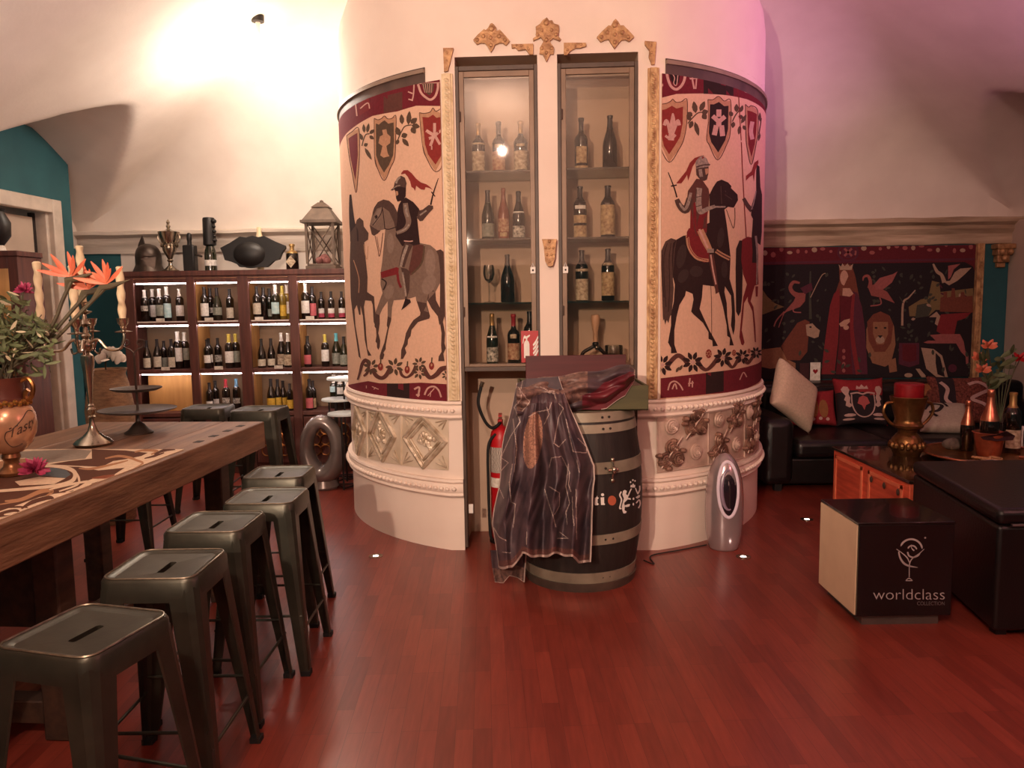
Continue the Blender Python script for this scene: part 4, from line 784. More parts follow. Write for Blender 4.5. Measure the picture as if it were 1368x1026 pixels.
B_ = [
 (641, .2, zL[0], 'liqueur', M_GLASSD, C_GO, [(L_OLDW, .02, .135, hw), (L_OLDW, .175, .185, hw)], .325, 'pale-labelled vintage bottle nearest the left hinge on the top glass shelf', 1.0),
 (668, .2, zL[0], 'liqueur', M_GLASSD, C_BK, [(L_RED, .02, .13, hw), (L_OLDW, .15, .17, .6)], .33, 'vintage bottle with rust-coloured label, middle of three on the top glass shelf', 1.0),
 (697, .2, zL[0], 'liqueur', M_GLASSD, C_GO, [(L_OLDW, .02, .13, hw), (L_OLDW, .155, .17, .6)], .33, 'vintage bottle with mottled label on the top glass shelf beside the white middle post', 1.05),
 (652, .2, zL[1], 'burgundy', M_GLASSG, C_BK, [(L_GR, .02, .10, hw)], .32, 'dark bottle with grey label beside the rosy bottle on the second glass shelf', .95),
 (673, .19, zL[1], 'champagne', G_PINK, None, [(L_RED, .05, .13, 1.), (L_OLD, .02, .045, .6)], .33, 'rosy unlabelled-looking bottle in the middle of the second glass shelf', .85),
 (693, .2, zL[1], 'champagne', M_GLASSD, C_BK, [(L_SM, .015, .09, hw), (L_WH, .175, .185, hw)], .31, 'dark sparkling bottle with white-printed label on the second glass shelf', .95),
 (677, .2, zL[2], 'burgundy', M_GLASSD, None, [], .31, 'bare brown bottle standing alone on the third glass shelf', 1.1),
 (655, .18, ZB, 'champagne', M_GLASSG, C_GO, [(L_SM, .02, .11, hw), (L_WH, .17, .18, 1.1)], .335, 'green sparkling bottle with pale label on the cabinet base, far from the red sign', .85),
 (684, .18, ZB, 'liqueur', M_GLASSD, C_RD, [(L_RED, .03, .13, hw), (L_OLDW, .16, .185, .5)], .33, 'dark liqueur bottle with brick-and-cream label beside the red sign', .95),
 (706, .22, ZB, 'bordeaux', M_GLASSD, C_BK, [(L_WH, .01, .05, hw)], .345, 'dark bottle standing behind the red fire extinguisher sign', 1.0),
 (777, .2, zR[0], 'liqueur', M_GLASSD, C_BK, [(L_OLD, .045, .14, .85), (L_OLD, .012, .03, 1.2)], .335, 'vintage bottle with oval straw label on the top glass shelf over the barrel', 1.0),
 (815, .2, zR[0], 'burgundy', M_GLASSD, C_BK, [], .345, 'black unlabelled burgundy bottle on the top glass shelf', 1.0),
 (775, .2, zR[1], 'bordeaux', M_GLASSD, C_BK, [(L_OLD, .01, .075, hw), (L_OLD, .09, .135, hw), (L_WH, .17, .19, .9)], .335, 'vintage bottle with two-part straw label on the second glass shelf', 1.05),
 (812, .2, zR[1], 'bordeaux', M_GLASSD, C_BK, [(L_OLD, .02, .19, 1.35)], .335, 'vintage bottle with tall yellowed label on the second glass shelf', 1.15),
 (777, .2, zR[2], 'bordeaux', M_GLASSD, C_BK, [(L_OLDW, .005, .13, hw), (L_OLDW, .175, .19, 1.3)], .33, 'vintage bottle with grey-beige label low on its body, third glass shelf', 1.05),
 (812, .2, zR[2], 'bordeaux', M_GLASSD, C_BK, [(L_OLD, .03, .165, 1.35), (L_OLDW, .205, .22, 1.)], .335, 'vintage bottle with yellowed label and neck band, third glass shelf', 1.05)]
for x, w, z, kd, gl, cp, lb, h, tx, sx in B_: dbot(x, w, z, kd, gl, cp, lb, h, tx, sx)
# wine glass in the third shelf
u, _ = onF(652, 300, .22); p = face(u, .22, zL[2])
r = thing('wine_glass', p, 'clear stemmed glass on the third shelf beside the bare brown bottle', 'glass')
MB().lathe([(0, 0), (.035, 0), (.036, .003), (.006, .008), (.0045, .02), (.0045, .12), (.007, .13)], seg=20).build('stem', M_CLEAR, r)
MB().lathe([(.007, .13), (.028, .15), (.038, .185), (.036, .22), (.031, .245), (.029, .245), (.034, .22), (.036, .185), (.026, .152), (0, .136)], seg=20).build('bowl', M_CLEAR, r)
# pump ornament lowest in the second cabinet
u, _ = onF(795, 300, .2); p = face(u, .2, ZB)
r = thing('cork_press', p, 'small cork press with pale wooden handle at the bottom of the cabinet over the barrel', 'tool')
MB().lathe([(0, .13), (.014, .13), (.017, .15), (.017, .21), (.022, .22), (.022, .235), (.028, .25), (.03, .29), (.026, .315), (0, .32)], seg=16).build('handle', mat('pale_turned_wood', (206, 160, 126), .5), r)
m = MB(); m.box(-.12, .1, -.04, .04, 0, .02); m.tube(cr([(-.1, 0, .02), (-.08, 0, .07), (-.03, 0, .1), (0, 0, .12)], 5), .012); m.tube(cr([(.1, 0, .02), (.06, 0, .06), (0, 0, .125)], 5), .012); m.ell((0, 0, .125), .022)
m.build('stand', mat('dark_iron', (50, 42, 40), .35, .7), r)
MB().ell((.005, -.03, .105), .017).build('screw_cap', M_SILVER, r)
p = face(u+.12, .22, ZB)
o = MB().lathe([(0, 0), (.055, 0), (.06, .01), (.06, .11), (.056, .115), (.056, .02), (0, .015)], c=(0, 0, 0), seg=20).build('glass_jar', M_CLEAR, origin=None); o.location = p
tag(o, 'squat clear glass jar beside the cork press in the cabinet', 'jar')
# fire extinguisher sign on the left pane
m = MB(); u0, z1 = onF(696, 442, -.008); u1, z0 = onF(719.5, 484, -.008)
def sq(u, v, w=-.014): return face(u0+(u1-u0)*u, w, z0+(z1-z0)*v)
m.prism([sq(0, 0, -.008), sq(1, 0, -.008), sq(1, 1, -.008), sq(0, 1, -.008)], FN*-.004)
def wp(pts, w=-.0125): m.prism([sq(a, b, w) for a, b in pts], -FN*.0008, 1)
wp([(.16, .14), (.48, .14), (.48, .58), (.44, .66), (.36, .7), (.28, .7), (.2, .66), (.16, .58)])
wp([(.28, .7), (.36, .7), (.36, .76), (.52, .84), (.5, .88), (.3, .82), (.2, .86), (.14, .8), (.08, .6), (.12, .6), (.18, .76), (.28, .76)])
for k in range(4): wp([(.7, .12+k*.13), (.86, .2+k*.13), (1., .36+k*.14), (.98, .42+k*.14), (.84, .3+k*.13), (.68, .18+k*.13)])
o = m.build('fire_sign', [M_RED, M_WHITE], origin=sq(0.5, 0)); tag(o, 'red square sign with a white fire extinguisher and flames on the cabinet pane', 'sign')
# fire extinguisher hung in the open niche
u, _ = onF(669, 600, .20); ze0 = onF(669, 652, .2)[1]; ze1 = onF(669, 566, .2)[1]
zf = .42
p = face(u, .2, 0.0)
r = thing('fire_extinguisher', p, 'red fire extinguisher with black hose standing in the open niche under the cabinet', 'fire extinguisher')
e0, e1 = .02, ze1-.02
MB().lathe([(0, e0), (.06, e0), (.072, e0+.015), (.072, e1-.08), (.062, e1-.03), (.035, e1), (.02, e1+.01), (.02, e1+.02), (0, e1+.02)], seg=24).build('cylinder_body', M_RED, r)
m = MB(); m.lathe([(.0735, e1-.30), (.0738, e1-.30), (.0738, e1-.13), (.0735, e1-.13)], seg=24); m.build('label', mat('extinguisher_label', (120, 104, 96), .5, c2=(200, 190, 178), scale=30, kind='wave'), r)
m = MB(); m.lathe([(.0735, e1-.40), (.0742, e1-.40), (.0742, e1-.335), (.0735, e1-.335)], seg=24); m.build('label', M_LWHITE, r)
m = MB(); m.tube([(0, 0, e1+.01), (0, 0, e1+.05)], .018); m.box(-.012, .012, -.1, .03, e1+.05, e1+.062); m.box(-.012, .012, -.09, .02, e1+.08, e1+.09); m.build('valve_handle', M_RED, r)
u2, z2 = onF(644, 508, .12)
hp = [(.0, -.02, e1+.03), (-.05, -.05, e1+.0), (-.10, -.07, e1+.05), (-.14, -.09, e1+.17), (-.12, -.09, e1+.28)]
hb = [Vector(q) for q in hp]
MB().tube(cr(hb, 8), .011, 8).tube([hb[-1], hb[-1]+Vector((.012, 0, .03))], .014, 8, 1).build('hose', [M_RUBBER, M_SILVER], r)
MB().tube(cr([(-.03, -.05, e1-.04), (-.08, -.06, e1-.12), (-.085, -.06, .4), (-.08, -.06, .1), (-.07, -.05, .03)], 8), .01, 8).build('hose', M_RUBBER, r)
MB().lathe([(0, 0), (.085, 0), (.085, .02), (0, .02)], seg=20).build('stand_ring', M_BLACK, r)
# white socket plate on the jamb
u, z = onF(629, 679); m = MB(); fb(u-.012, u+.016, z-.03, z+.03, -.012, -.0065, m)
o = m.build('cable_clip', M_WHITE, origin=face(u, -.01, z-.03)); tag(o, 'little white cable clip on the dark jamb low in the niche', 'clip')
# ================================================================ BARREL
BX, BY = .385, 4.435
BPR = [(.0, .0), (.30, .0), (.315, .03), (.332, .12), (.352, .25), (.364, .38), (.368, .5), (.364, .62), (.352, .75), (.332, .88), (.312, .985), (.308, 1.0)]
def rb(z): return lerp_table([(q[1], q[0]) for q in BPR[1:]], z)
br_ = thing('wine_barrel', (BX, BY, 0), 'black wine barrel with grey iron hoops and white lion crest in front of the column', 'barrel')
NSV = 26
sv = MB(); seg_ = NSV*6
def stave(a, z):
    f = (a/(2*PI)*NSV) % 1; return 1-.004*max(0, 1-min(f, 1-f)/.06)
sv.lathe(BPR[1:]+[(.285, 1.0), (.283, .965), (0, .965)], seg=seg_, fn=lambda a, z: stave(a, z))
sv.build('barrel_staves', mat('black_stained_oak', (46, 38, 34), .55, c2=(32, 26, 24), scale=4, stretch=(6, 6, .8), bump=.15), br_, ang=50)
M_HOOP = mat('grey_hoop_iron', (164, 152, 132), .5, .3, c2=(126, 114, 98), scale=7, bump=.08)
for z0, z1 in ((.952, 1.002), (.892, .938), (.672, .735), (.278, .335), (.05, .112)):
    m = MB(); m.lathe([(rb(z0)+.0, z0), (rb(z0)+.006, z0), (rb(z1)+.006, z1), (rb(z1), z1)], seg=72)
    for k in (0, 1):
        a = -1.25+k*.13; m.ell((math.cos(a)*(rb(z0)+.006), math.sin(a)*(rb(z0)+.006), (z0+z1)/2), .007, .007, .007, 8, 6, 1)
    m.build('hoop', [M_HOOP, M_DARKGAP], br_)
MB().lathe([(.29, 0), (.323, 0), (.336, .05), (.3, .05)], seg=72).build('base_rim', mat('grey_brown_rim', (88, 70, 60), .6, c2=(60, 48, 42)), br_)
def onB(x, y):
    z = .6
    d = ray(x, y); a = d.x**2+d.y**2; bq = -(d.x*BX+d.y*BY)
    for _ in range(4):
        R_ = rb(z)+.002; c = BX**2+BY**2-R_*R_; D = max(bq*bq-a*c, 0); t = (-bq-math.sqrt(D))/a; z = CAM_H+d.z*t
    p = EYE+d*t; return math.atan2(p.y-BY, p.x-BX), z
def bdecal(name, m_, polys, e=.0025):
    bm = bmesh.new()
    for q in polys:
        pts = [onB(780+x/15.907, 630+y/15.907) for x, y in q]
        vs = [bm.verts.new((a, z, 0)) for a, z in pts]
        for t in tessellate_polygon([[Vector((a, z, 0)) for a, z in pts]]):
            try: bm.faces.new([vs[i] for i in t])
            except ValueError: pass
    for _ in range(1): bmesh.ops.subdivide_edges(bm, edges=[e_ for e_ in bm.edges if abs(e_.verts[0].co.x-e_.verts[1].co.x) > .05], cuts=2, use_grid_fill=False)
    for v in bm.verts:
        a, z = v.co.x, v.co.y; R_ = rb(z)+e; v.co = Vector((R_*math.cos(a), R_*math.sin(a), z))
    bmesh.ops.recalc_face_normals(bm, faces=bm.faces)
    for f in bm.faces:
        c_ = f.calc_center_median()
        if f.normal.dot(Vector((c_.x, c_.y, 0))) < 0: f.normal_flip()
    me = bpy.data.meshes.new(name); bm.to_mesh(me); bm.free(); me.materials.append(m_)
    o = bpy.data.objects.new(name, me); COL.objects.link(o); o.parent = br_; return o
bdecal('lettering', M_WHITE, [[(230, 560), (265, 545), (285, 510), (290, 550), (320, 555), (310, 575), (290, 578), (290, 670), (320, 690), (290, 715), (240, 718), (225, 690)], [(355, 550), (430, 545), (430, 670), (452, 690), (440, 710), (365, 708)], ellp(397, 492, 33, 32)])
o = bdecal('orange_dot', mat('burnt_orange_print', (190, 96, 66), .6), [ellp(597, 615, 88, 104, 24)]); o['label'] = 'burnt orange round dot'
S_ = strokep
bdecal('lion_crest', M_WHITE, [ellp(990, 225, 18, 22, 8), ellp(1040, 182, 18, 20, 8), ellp(1086, 197, 16, 20, 8), [(985, 335), (995, 280), (1020, 285), (1045, 248), (1070, 285), (1092, 280), (1085, 340)],
  [(830, 410), (870, 388), (910, 410), (905, 450), (890, 480), (945, 510), (940, 560), (990, 560), (1000, 600), (930, 590), (880, 640), (855, 665), (865, 720), (930, 695), (985, 690), (965, 740), (905, 755), (872, 745), (862, 820), (912, 850), (890, 885), (840, 890), (815, 820), (806, 740), (826, 650), (850, 570), (818, 490)],
  ellp(1052, 578, 20, 26, 8), ellp(1050, 692, 18, 30, 8), [(1095, 545), (1160, 500), (1195, 500), (1185, 545), (1130, 575)]]
  + S_([(795, 425), (762, 500), (798, 590), (782, 680), (760, 780), (800, 780)], 30)+S_([(1010, 360), (965, 450), (940, 520)], 24)+S_([(1095, 350), (1125, 430), (1150, 480)], 24)+S_([(1185, 300), (1185, 390), (1150, 460)], 30)+S_([(1110, 670), (1175, 600), (1195, 690), (1160, 775)], 26))
a, z = onB(817, 627); m = MB(); N_ = Vector((math.cos(a), math.sin(a), 0)); Tt = Vector((-math.sin(a), math.cos(a), 0)); c0 = N_*(rb(z)+.01)+Vector((0, 0, z))
for dz in (.055, .0, -.06): m.ell(c0+Vector((0, 0, dz)), .014)
m.tube([c0+Vector((0, 0, .05)), c0+N_*.014+Vector((0, 0, 0)), c0+Vector((0, 0, -.05))], .006); m.tube([c0+Tt*.03+N_*.006, c0-Tt*.03+N_*.006], .008); m.ell(c0+N_*.018, .016, .016, .022)
m.build('latch', M_SILVER, br_)
# chest on the barrel
ch = thing('wooden_chest', (BX, 4.42, 1.002), 'olive wooden chest with a dark red back board standing on the black barrel', 'chest')
xa = onY(835, 520, 4.28).x; xb = onY(863, 520, 4.28).x; cz0, cz1 = 1.002, 1.14; cxl = .035
m = MB(); t = .015
m.box(cxl, xb, 4.20, 4.20+t, cz0, cz1); m.box(cxl, xb, 4.70, 4.70+t, cz0, cz1); m.box(cxl, cxl+t, 4.2+t, 4.7, cz0, cz1); m.box(xb-t, xb, 4.2+t, 4.7, cz0, cz1); m.box(cxl, xb, 4.2, 4.715, cz0, cz0+.01)
m.build('chest_box', mat('olive_painted_wood', (84, 80, 48), .6, c2=(70, 66, 40), scale=3, stretch=(1, 1, 6)), ch, world=True, bevel=.003)
q0 = onY(702, 476, 4.66); q1 = onY(836, 473, 4.66)
m = MB(); m.box(q0.x, q1.x, 4.65, 4.672, cz0+.02, (q0.z+q1.z)/2); o = m.build('back_board', mat('dark_red_board', (92, 34, 36), .5, c2=(74, 26, 28), scale=4, stretch=(.6, 1, 6)), ch, world=True, bevel=.003)
m = MB(); m.box(cxl+.02, xb-.02, 4.22, 4.64, cz1-.03, cz1-.01); m.build('lid_board', M_WOODRED, ch, world=True)
# ================================================================ DRAPED CLOTH
LE = [(505, 692), (540, 684), (580, 674), (620, 668), (660, 663), (700, 659), (740, 661), (758, 664)]
RE = [(505, 748), (530, 757), (550, 764), (580, 776), (605, 786), (622, 793.5), (640, 794), (650, 792.5), (665, 791.5), (700, 790.5), (745, 789), (758, 788)]
def bot(u): return 758 if u < .16 else 758-(u-.16)/.12*13 if u < .28 else 743 if u < .82 else 743+(u-.82)/.06*9 if u < .88 else 752
def seglines(pl): return [((a[0], a[1]), (b[0], b[1])) for a, b in zip(pl, pl[1:])]
CL_LINES = []
def cpx(pts, ox=650, oy=470, s=6.218): CL_LINES.extend(seglines([(ox+x/s, oy+y/s) for x, y in pts]))
cpx([(265, 290), (290, 380), (230, 460), (280, 580), (200, 700), (120, 880), (180, 920), (120, 990)]); cpx([(300, 240), (280, 330), (360, 420), (290, 500)]); cpx([(220, 560), (250, 800), (230, 1000)]); cpx([(350, 540), (420, 500), (520, 480), (540, 420)]); cpx([(600, 430), (640, 470), (600, 540), (560, 760), (600, 790), (655, 730)])
cpx([(660, 560), (690, 700), (720, 830), (830, 840), (830, 790), (760, 720)]); cpx([(630, 880), (690, 1000), (680, 1100), (700, 1160)]); cpx([(520, 960), (540, 880), (620, 870)]); cpx([(750, 900), (770, 1000)]); cpx([(440, 290), (520, 330), (560, 330), (575, 390)]); cpx([(480, 600), (520, 520), (500, 460)])
def dpx(pts): cpx(pts, 640, 620, 5.948)
dpx([(265, 0), (240, 150), (255, 300), (290, 320), (270, 500)]); dpx([(710, 0), (690, 180), (720, 310), (690, 380), (700, 480)]); dpx([(520, 200), (560, 330), (590, 420), (610, 500)]); dpx([(740, 260), (745, 400), (755, 490)]); dpx([(160, 190), (195, 270)]); dpx([(770, 200), (775, 600)]); dpx([(640, 540), (705, 590), (620, 590)]); dpx([(100, 480), (160, 580), (220, 610)]); dpx([(380, 540), (375, 640)]); dpx([(560, 180), (640, 230), (640, 330), (600, 400)]); dpx([(190, 700), (250, 705)])
random.seed(4)
COPPER = [(650+385/6.218, 470+735/6.218, 12.5, 38, .1)]
def inell(x, y, E): 
    for cx_, cy_, a, b, r in E:
        dx, dy = x-cx_, y-cy_; 
        if ((dx*math.cos(r)+dy*math.sin(r))/a)**2+((dy*math.cos(r)-dx*math.sin(r))/b)**2 < 1: return True
    return False
def dseg(x, y, s):
    (ax, ay), (bx, by) = s; dx, dy = bx-ax, by-ay; L2 = dx*dx+dy*dy or 1e-6
    t = max(0, min(1, ((x-ax)*dx+(y-ay)*dy)/L2)); return math.hypot(x-ax-dx*t, y-ay-dy*t)
def cloth_obj(name, fn, nu, nv, hem, parent, lines=True, mid=None):
    m = MB(); pts = []
    for j in range(nv+1):
        for i in range(nu+1):
            x, y, Y = fn(i/nu, j/nv); pts.append((x, y)); m.v.append(tuple(onY(x, y, Y)))
    for j in range(nv):
        for i in range(nu):
            a = j*(nu+1)+i; m.f.append((a, a+1, a+nu+2, a+nu+1)); x = (pts[a][0]+pts[a+nu+2][0])/2; y = (pts[a][1]+pts[a+nu+2][1])/2
            mi = 0
            if inell(x, y, COPPER): mi = 2
            if y > 690 and j/nv > .955: mi = 3
            if mid: mi = mid(i/nu, j/nv, mi)
            if lines and any(dseg(x, y, s) < .42 for s in CL_LINES): mi = 1
            if hem(i/nu, j/nv): mi = 1
            m.m.append(mi)
    o = m.build(name, CLM, parent, world=True, ang=80)
    so = o.modifiers.new('thickness', 'SOLIDIFY'); so.thickness = .004; so.offset = -1
    return o
CLM = [mat('aubergine_satin', (92, 70, 74), .5, c2=(50, 40, 48), scale=11, bump=.1, bscale=60), mat('cream_thread', (200, 176, 166), .5), mat('copper_brocade', (96, 62, 56), .45, c2=(196, 142, 118), scale=110), mat('umber_border', (128, 84, 76), .5, c2=(74, 48, 48), scale=60, stretch=(1, 1, 3)), mat('claret_satin', (112, 36, 44), .4, c2=(80, 24, 34), scale=8), mat('dusky_brocade', (140, 106, 94), .45, c2=(66, 48, 50), scale=45)]
ct = onY(725, 745, 4.05)
cloth = thing('draped_cloth', (ct.x, 4.1, .2), 'dark aubergine patterned cloth with cream outlines hanging over the barrel and chest', 'cloth')
def sheet(u, v):
    y0 = lerp_table([(0, 512), (.2, 506), (.5, 505), (1, 503)], u); y1 = bot(u); y = y0+(y1-y0)*v
    xl = lerp_table(LE, y); xr = lerp_table(RE, y); x = xl+(xr-xl)*u
    grow = min(1, max(0, (v-.05)/.5))
    base = lerp_table([(0, 4.20), (.12, 4.07), (.3, 3.98), (.6, 3.955), (1, 3.985)], u)
    top = lerp_table([(0, 4.28), (.15, 4.19), (1, 4.185)], u)
    k = min(1, v/.14); Y = top+(base-top)*k
    ph = u*13.5+.6+v*1.2; f = grow*(.062*(abs(math.sin(ph))**1.6*2-1)*math.copysign(1, 1)+.02*math.sin(u*31+v*4))+.016*math.sin(v*30+u*11+2*math.sin(u*5))*max(0, 1-v/.35)+.085*math.exp(-((u-.47-.06*v)/.055)**2)*grow+.006*math.sin(u*70+v*22+3*math.sin(v*9))+.01*math.sin(v*17+u*6)*grow*math.sin(u*8)
    x += 2.2*math.sin(v*15)*max(0, 1-u*4)*grow-1.2*math.sin(v*11+1)*max(0, u*5-4)*(1 if v < .45 else 0); y += (2.2*math.sin(u*17)+1.2*math.sin(u*37))*max(0, v-.8)*5*(1 if u < .84 else .3)
    return x, y, min(Y+f-.035*grow, 4.4 if u < .2 else 4.075)
cloth_obj('hanging_sheet', sheet, 170, 300, lambda u, v: v > .985 or u > .985 or u < .006, cloth)
def roll(u, v):      # bunched width lying along the chest front, v: around
    xt = lerp_table([(0, 690), (.3, 730), (.6, 785), (.9, 835), (1, 848)], u)
    yt = lerp_table([(0, 513), (.15, 508), (.35, 502), (.6, 497), (.85, 489), (.95, 487), (1, 493)], u)
    yb_ = lerp_table([(0, 560), (.2, 563), (.4, 556), (.55, 549), (.75, 545), (.9, 530), (1, 506)], u)
    y = yt+(yb_-yt)*v; bulge = math.sin(PI*min(1, v*1.0))
    Y = 4.235-.12*bulge-.15*max(0, 1-u/.62)+.018*math.sin(u*11+v*13)+.014*math.sin(u*23-v*9)+.012*math.sin(u*5-v*26)
    if v < .12: Y = 4.235+(.12-v)*.8
    return xt, y+1.5*math.sin(u*20), min(Y, 4.30 if v < .5 else 4.19)
cloth_obj('gathered_roll', roll, 120, 46, lambda u, v: u > .985 or (v > .96 and .7 < u), cloth, mid=lambda u, v, mi: 4 if (u > .55 and .38 < v+.25*math.sin(u*9) and v > .3) else 5 if (u < .6 and v < .75) else 0)
def flap(u, v):
    x0 = lerp_table([(0, 655), (.5, 657), (1, 661)], v); x1 = lerp_table([(0, 704), (1, 701)], v)
    yt = 735; yb_ = lerp_table([(0, 778), (.3, 779), (.5, 769), (.75, 772), (1, 778)], u)
    return x0+(x1-x0)*u, yt+(yb_-yt)*v, 4.17+.03*math.sin(u*9)+.02*v
cloth_obj('corner_flap', flap, 40, 36, lambda u, v: v > .95 or u > .96, cloth, lines=False, mid=lambda u, v, mi: 5 if v > .55 else 0)
# ================================================================ BAR STOOLS
def stool_parts(root):
    H, a, f = .75, .155, .215
    def rr(half, rad, z, n=5):
        o = []
        for cx_, cy_, a0 in ((1, 1, 0), (-1, 1, 90), (-1, -1, 180), (1, -1, 270)):
            for k in range(n+1):
                t = math.radians(a0+90*k/n); o.append(Vector((cx_*(half-rad)+rad*math.cos(t), cy_*(half-rad)+rad*math.sin(t), z)))
        return o
    rings = [rr(a+.004, .045, H-.075), rr(a+.002, .045, H-.012), rr(a-.004, .042, H-.002), rr(a-.012, .036, H), rr(a-.022, .03, H-.003), rr(a-.032, .026, H-.008)]
    n = len(rings[0]); m = MB()
    m.add([p for q in rings for p in q], [(i*n+k, i*n+(k+1) % n, (i+1)*n+(k+1) % n, (i+1)*n+k) for i in range(len(rings)-1) for k in range(n)])
    # dished pan with a hand slot
    last = rings[-1]; sl = []
    for cx_, cy_, a0 in ((1, 1, 0), (-1, 1, 90), (-1, -1, 180), (1, -1, 270)):
        for k in range(6):
            t = math.radians(a0+18*k); sl.append(Vector((cx_*.004+.008*math.cos(t), cy_*.045+.008*math.sin(t), H-.013)))
    sd = [p-Vector((0, 0, .03)) for p in sl]
    o = len(m.v); m.add(last+sl+sd, [(k, (k+1) % n, n+(k+1) % n, n+k) for k in range(n)]+[(n+k, n+(k+1) % n, 2*n+(k+1) % n, 2*n+k) for k in range(n)])
    m.add([p-Vector((0, 0, .003)) for p in last]+sd, [(k, n+k, n+(k+1) % n, (k+1) % n) for k in range(n)])
    m.build('seat', M_STOOL, root, ang=35)
    r2 = rr(a-.008, .04, H+.0005); MB().tube(r2, .0035, 6, 0, True).build('seat_rim', M_RIM, root)
    for sx in (1, -1):
        for sy in (1, -1):
            t0 = Vector((sx*(a+.001), sy*(a+.001), H-.03)); b0 = Vector((sx*f, sy*f, .0))
            m = MB(); q = []
            for p, w, c in ((b0, .036, .012), (t0, .088, .034)):
                out = [p+Vector((-sx*w, 0, 0)), p+Vector((-sx*c, 0, 0)), p+Vector((-sx*c*.3, -sy*c*.3, 0)), p+Vector((0, -sy*c, 0)), p+Vector((0, -sy*w, 0))]
                q.append((out, [x_+Vector((-sx*.004, -sy*.004, 0)) for x_ in out]))
            for k in range(4):
                (bo, bi), (to_, ti_) = q
                m.hexa([bo[k], bo[k+1], bi[k+1], bi[k]], [to_[k], to_[k+1], ti_[k+1], ti_[k]])
            lg = m.build('leg', M_STOOL, root)
            m = MB(); c = b0+Vector((-sx*.016, -sy*.016, 0)); m.box(c.x-.02, c.x+.02, c.y-.02, c.y+.02, 0, .02); m.build('foot_cap', M_RUBBER, lg)
    def at(sx, sy, z): k = (z)/(H-.02); q = f+(a-.002-f)*k-.006; return Vector((sx*q, sy*q, z))
    for (a1, b1, z) in (((1, 1), (1, -1), .2), ((-1, 1), (-1, -1), .2), ((1, 1), (-1, 1), .26), ((1, -1), (-1, -1), .26)):
        MB().tube([at(a1[0], a1[1], z), at(b1[0], b1[1], z)], .006, 8).build('crossbar', M_STOOL, root)
SG = 'metal bar stools at the long table'
spots = [(-1.15, 1.98, -15, 1, 'slightly turned gunmetal bar stool, nearest of the row beside the wooden table'), (-1.165, 2.5, 0, 1, 'second gunmetal bar stool in the row, just beyond the turned one'),
         (-1.19, 3.0, -1, 1, 'middle gunmetal bar stool of the five along the wooden table'), (-1.115, 3.41, 0, 1, 'gunmetal bar stool next to last in the row, its leg clear on the parquet'), (-1.21, 3.91, 1, 1, 'gunmetal bar stool at the far corner of the wooden table'),
         (-2.44, 6.12, 3, 1.08, 'black bar stool by the wine rack, below the empty wood-backed bay'), (-1.90, 5.74, -2, 1.12, 'black bar stool by the wine rack, nearer the grey ring-shaped fan'), (-2.52, 4.97, 0, 1, 'bar stool behind the far end of the table, only its legs showing')]
r0 = thing('bar_stool', (0, 0, 0), '', 'stool', SG); stool_parts(r0)
for i, (x, y, a, s, tx) in enumerate(spots):
    r = r0 if i == 0 else copy_tree(r0)
    r.location = (x, y, 0); r.rotation_euler = (0, 0, math.radians(a)); r.scale = (s, s, s); r['label'] = tx
# ================================================================ LONG TABLE
TH = .95; TCn = Vector((-1.417, 4.345, 0)); TD = Vector((-.0775, -.997, 0)); TW = Vector((-.997, .0775, 0))
def tt(a, b, z): return TCn+TW*a+TD*b+Vector((0, 0, z))    # a across, b towards the camera
tab = thing('long_table', tt(.5, 1.8, 0), 'long rustic thick-topped wooden table with scuffed edges', 'table')
Tt_ = lambda p: tt(p.x, p.y, p.z)
m = MB(); wd = [0, .24, .50, .76, 1.02]
for a, b in zip(wd, wd[1:]): m.box(a+(.0015 if a else 0), b-.0015, .0, 3.6, TH-(.05 if .1 < a < .7 else .15), TH, T=Tt_)
m.build('table_top', M_TABLE, tab, world=True, bevel=.006)
m = MB(); m.box(.24, .76, .004, .08, TH-.15, TH-.05, T=Tt_); m.build('apron', M_TABLE, tab, world=True, bevel=.006)
for b in (.14, .30, .46, .62):
    m = MB(); m.box(.05, .085, b, b+.05, TH, TH+.0015, T=Tt_); m.build('peg_plate', M_DARKGAP, tab, world=True)
for b in (.22, 1.55):
    for a in (.12, .82):
        m = MB(); m.box(a, a+.10, b, b+.10, 0, TH-.15, T=Tt_); m.build('leg', M_TABLED, tab, world=True, bevel=.008)
m = MB(); m.box(.22, .82, 1.56, 1.60, .42, TH-.15, T=Tt_); m.build('end_panel', M_TABLED, tab, world=True)
m = MB(); m.box(.42, .62, .30, 2.6, .06, .16, T=Tt_); m.build('stretcher', M_TABLE, tab, world=True, bevel=.006)
for b in (.23, 1.56):
    m = MB(); m.box(.22, .82, b, b+.08, .06, .15, T=Tt_); m.build('stretcher', M_TABLED, tab, world=True, bevel=.006)
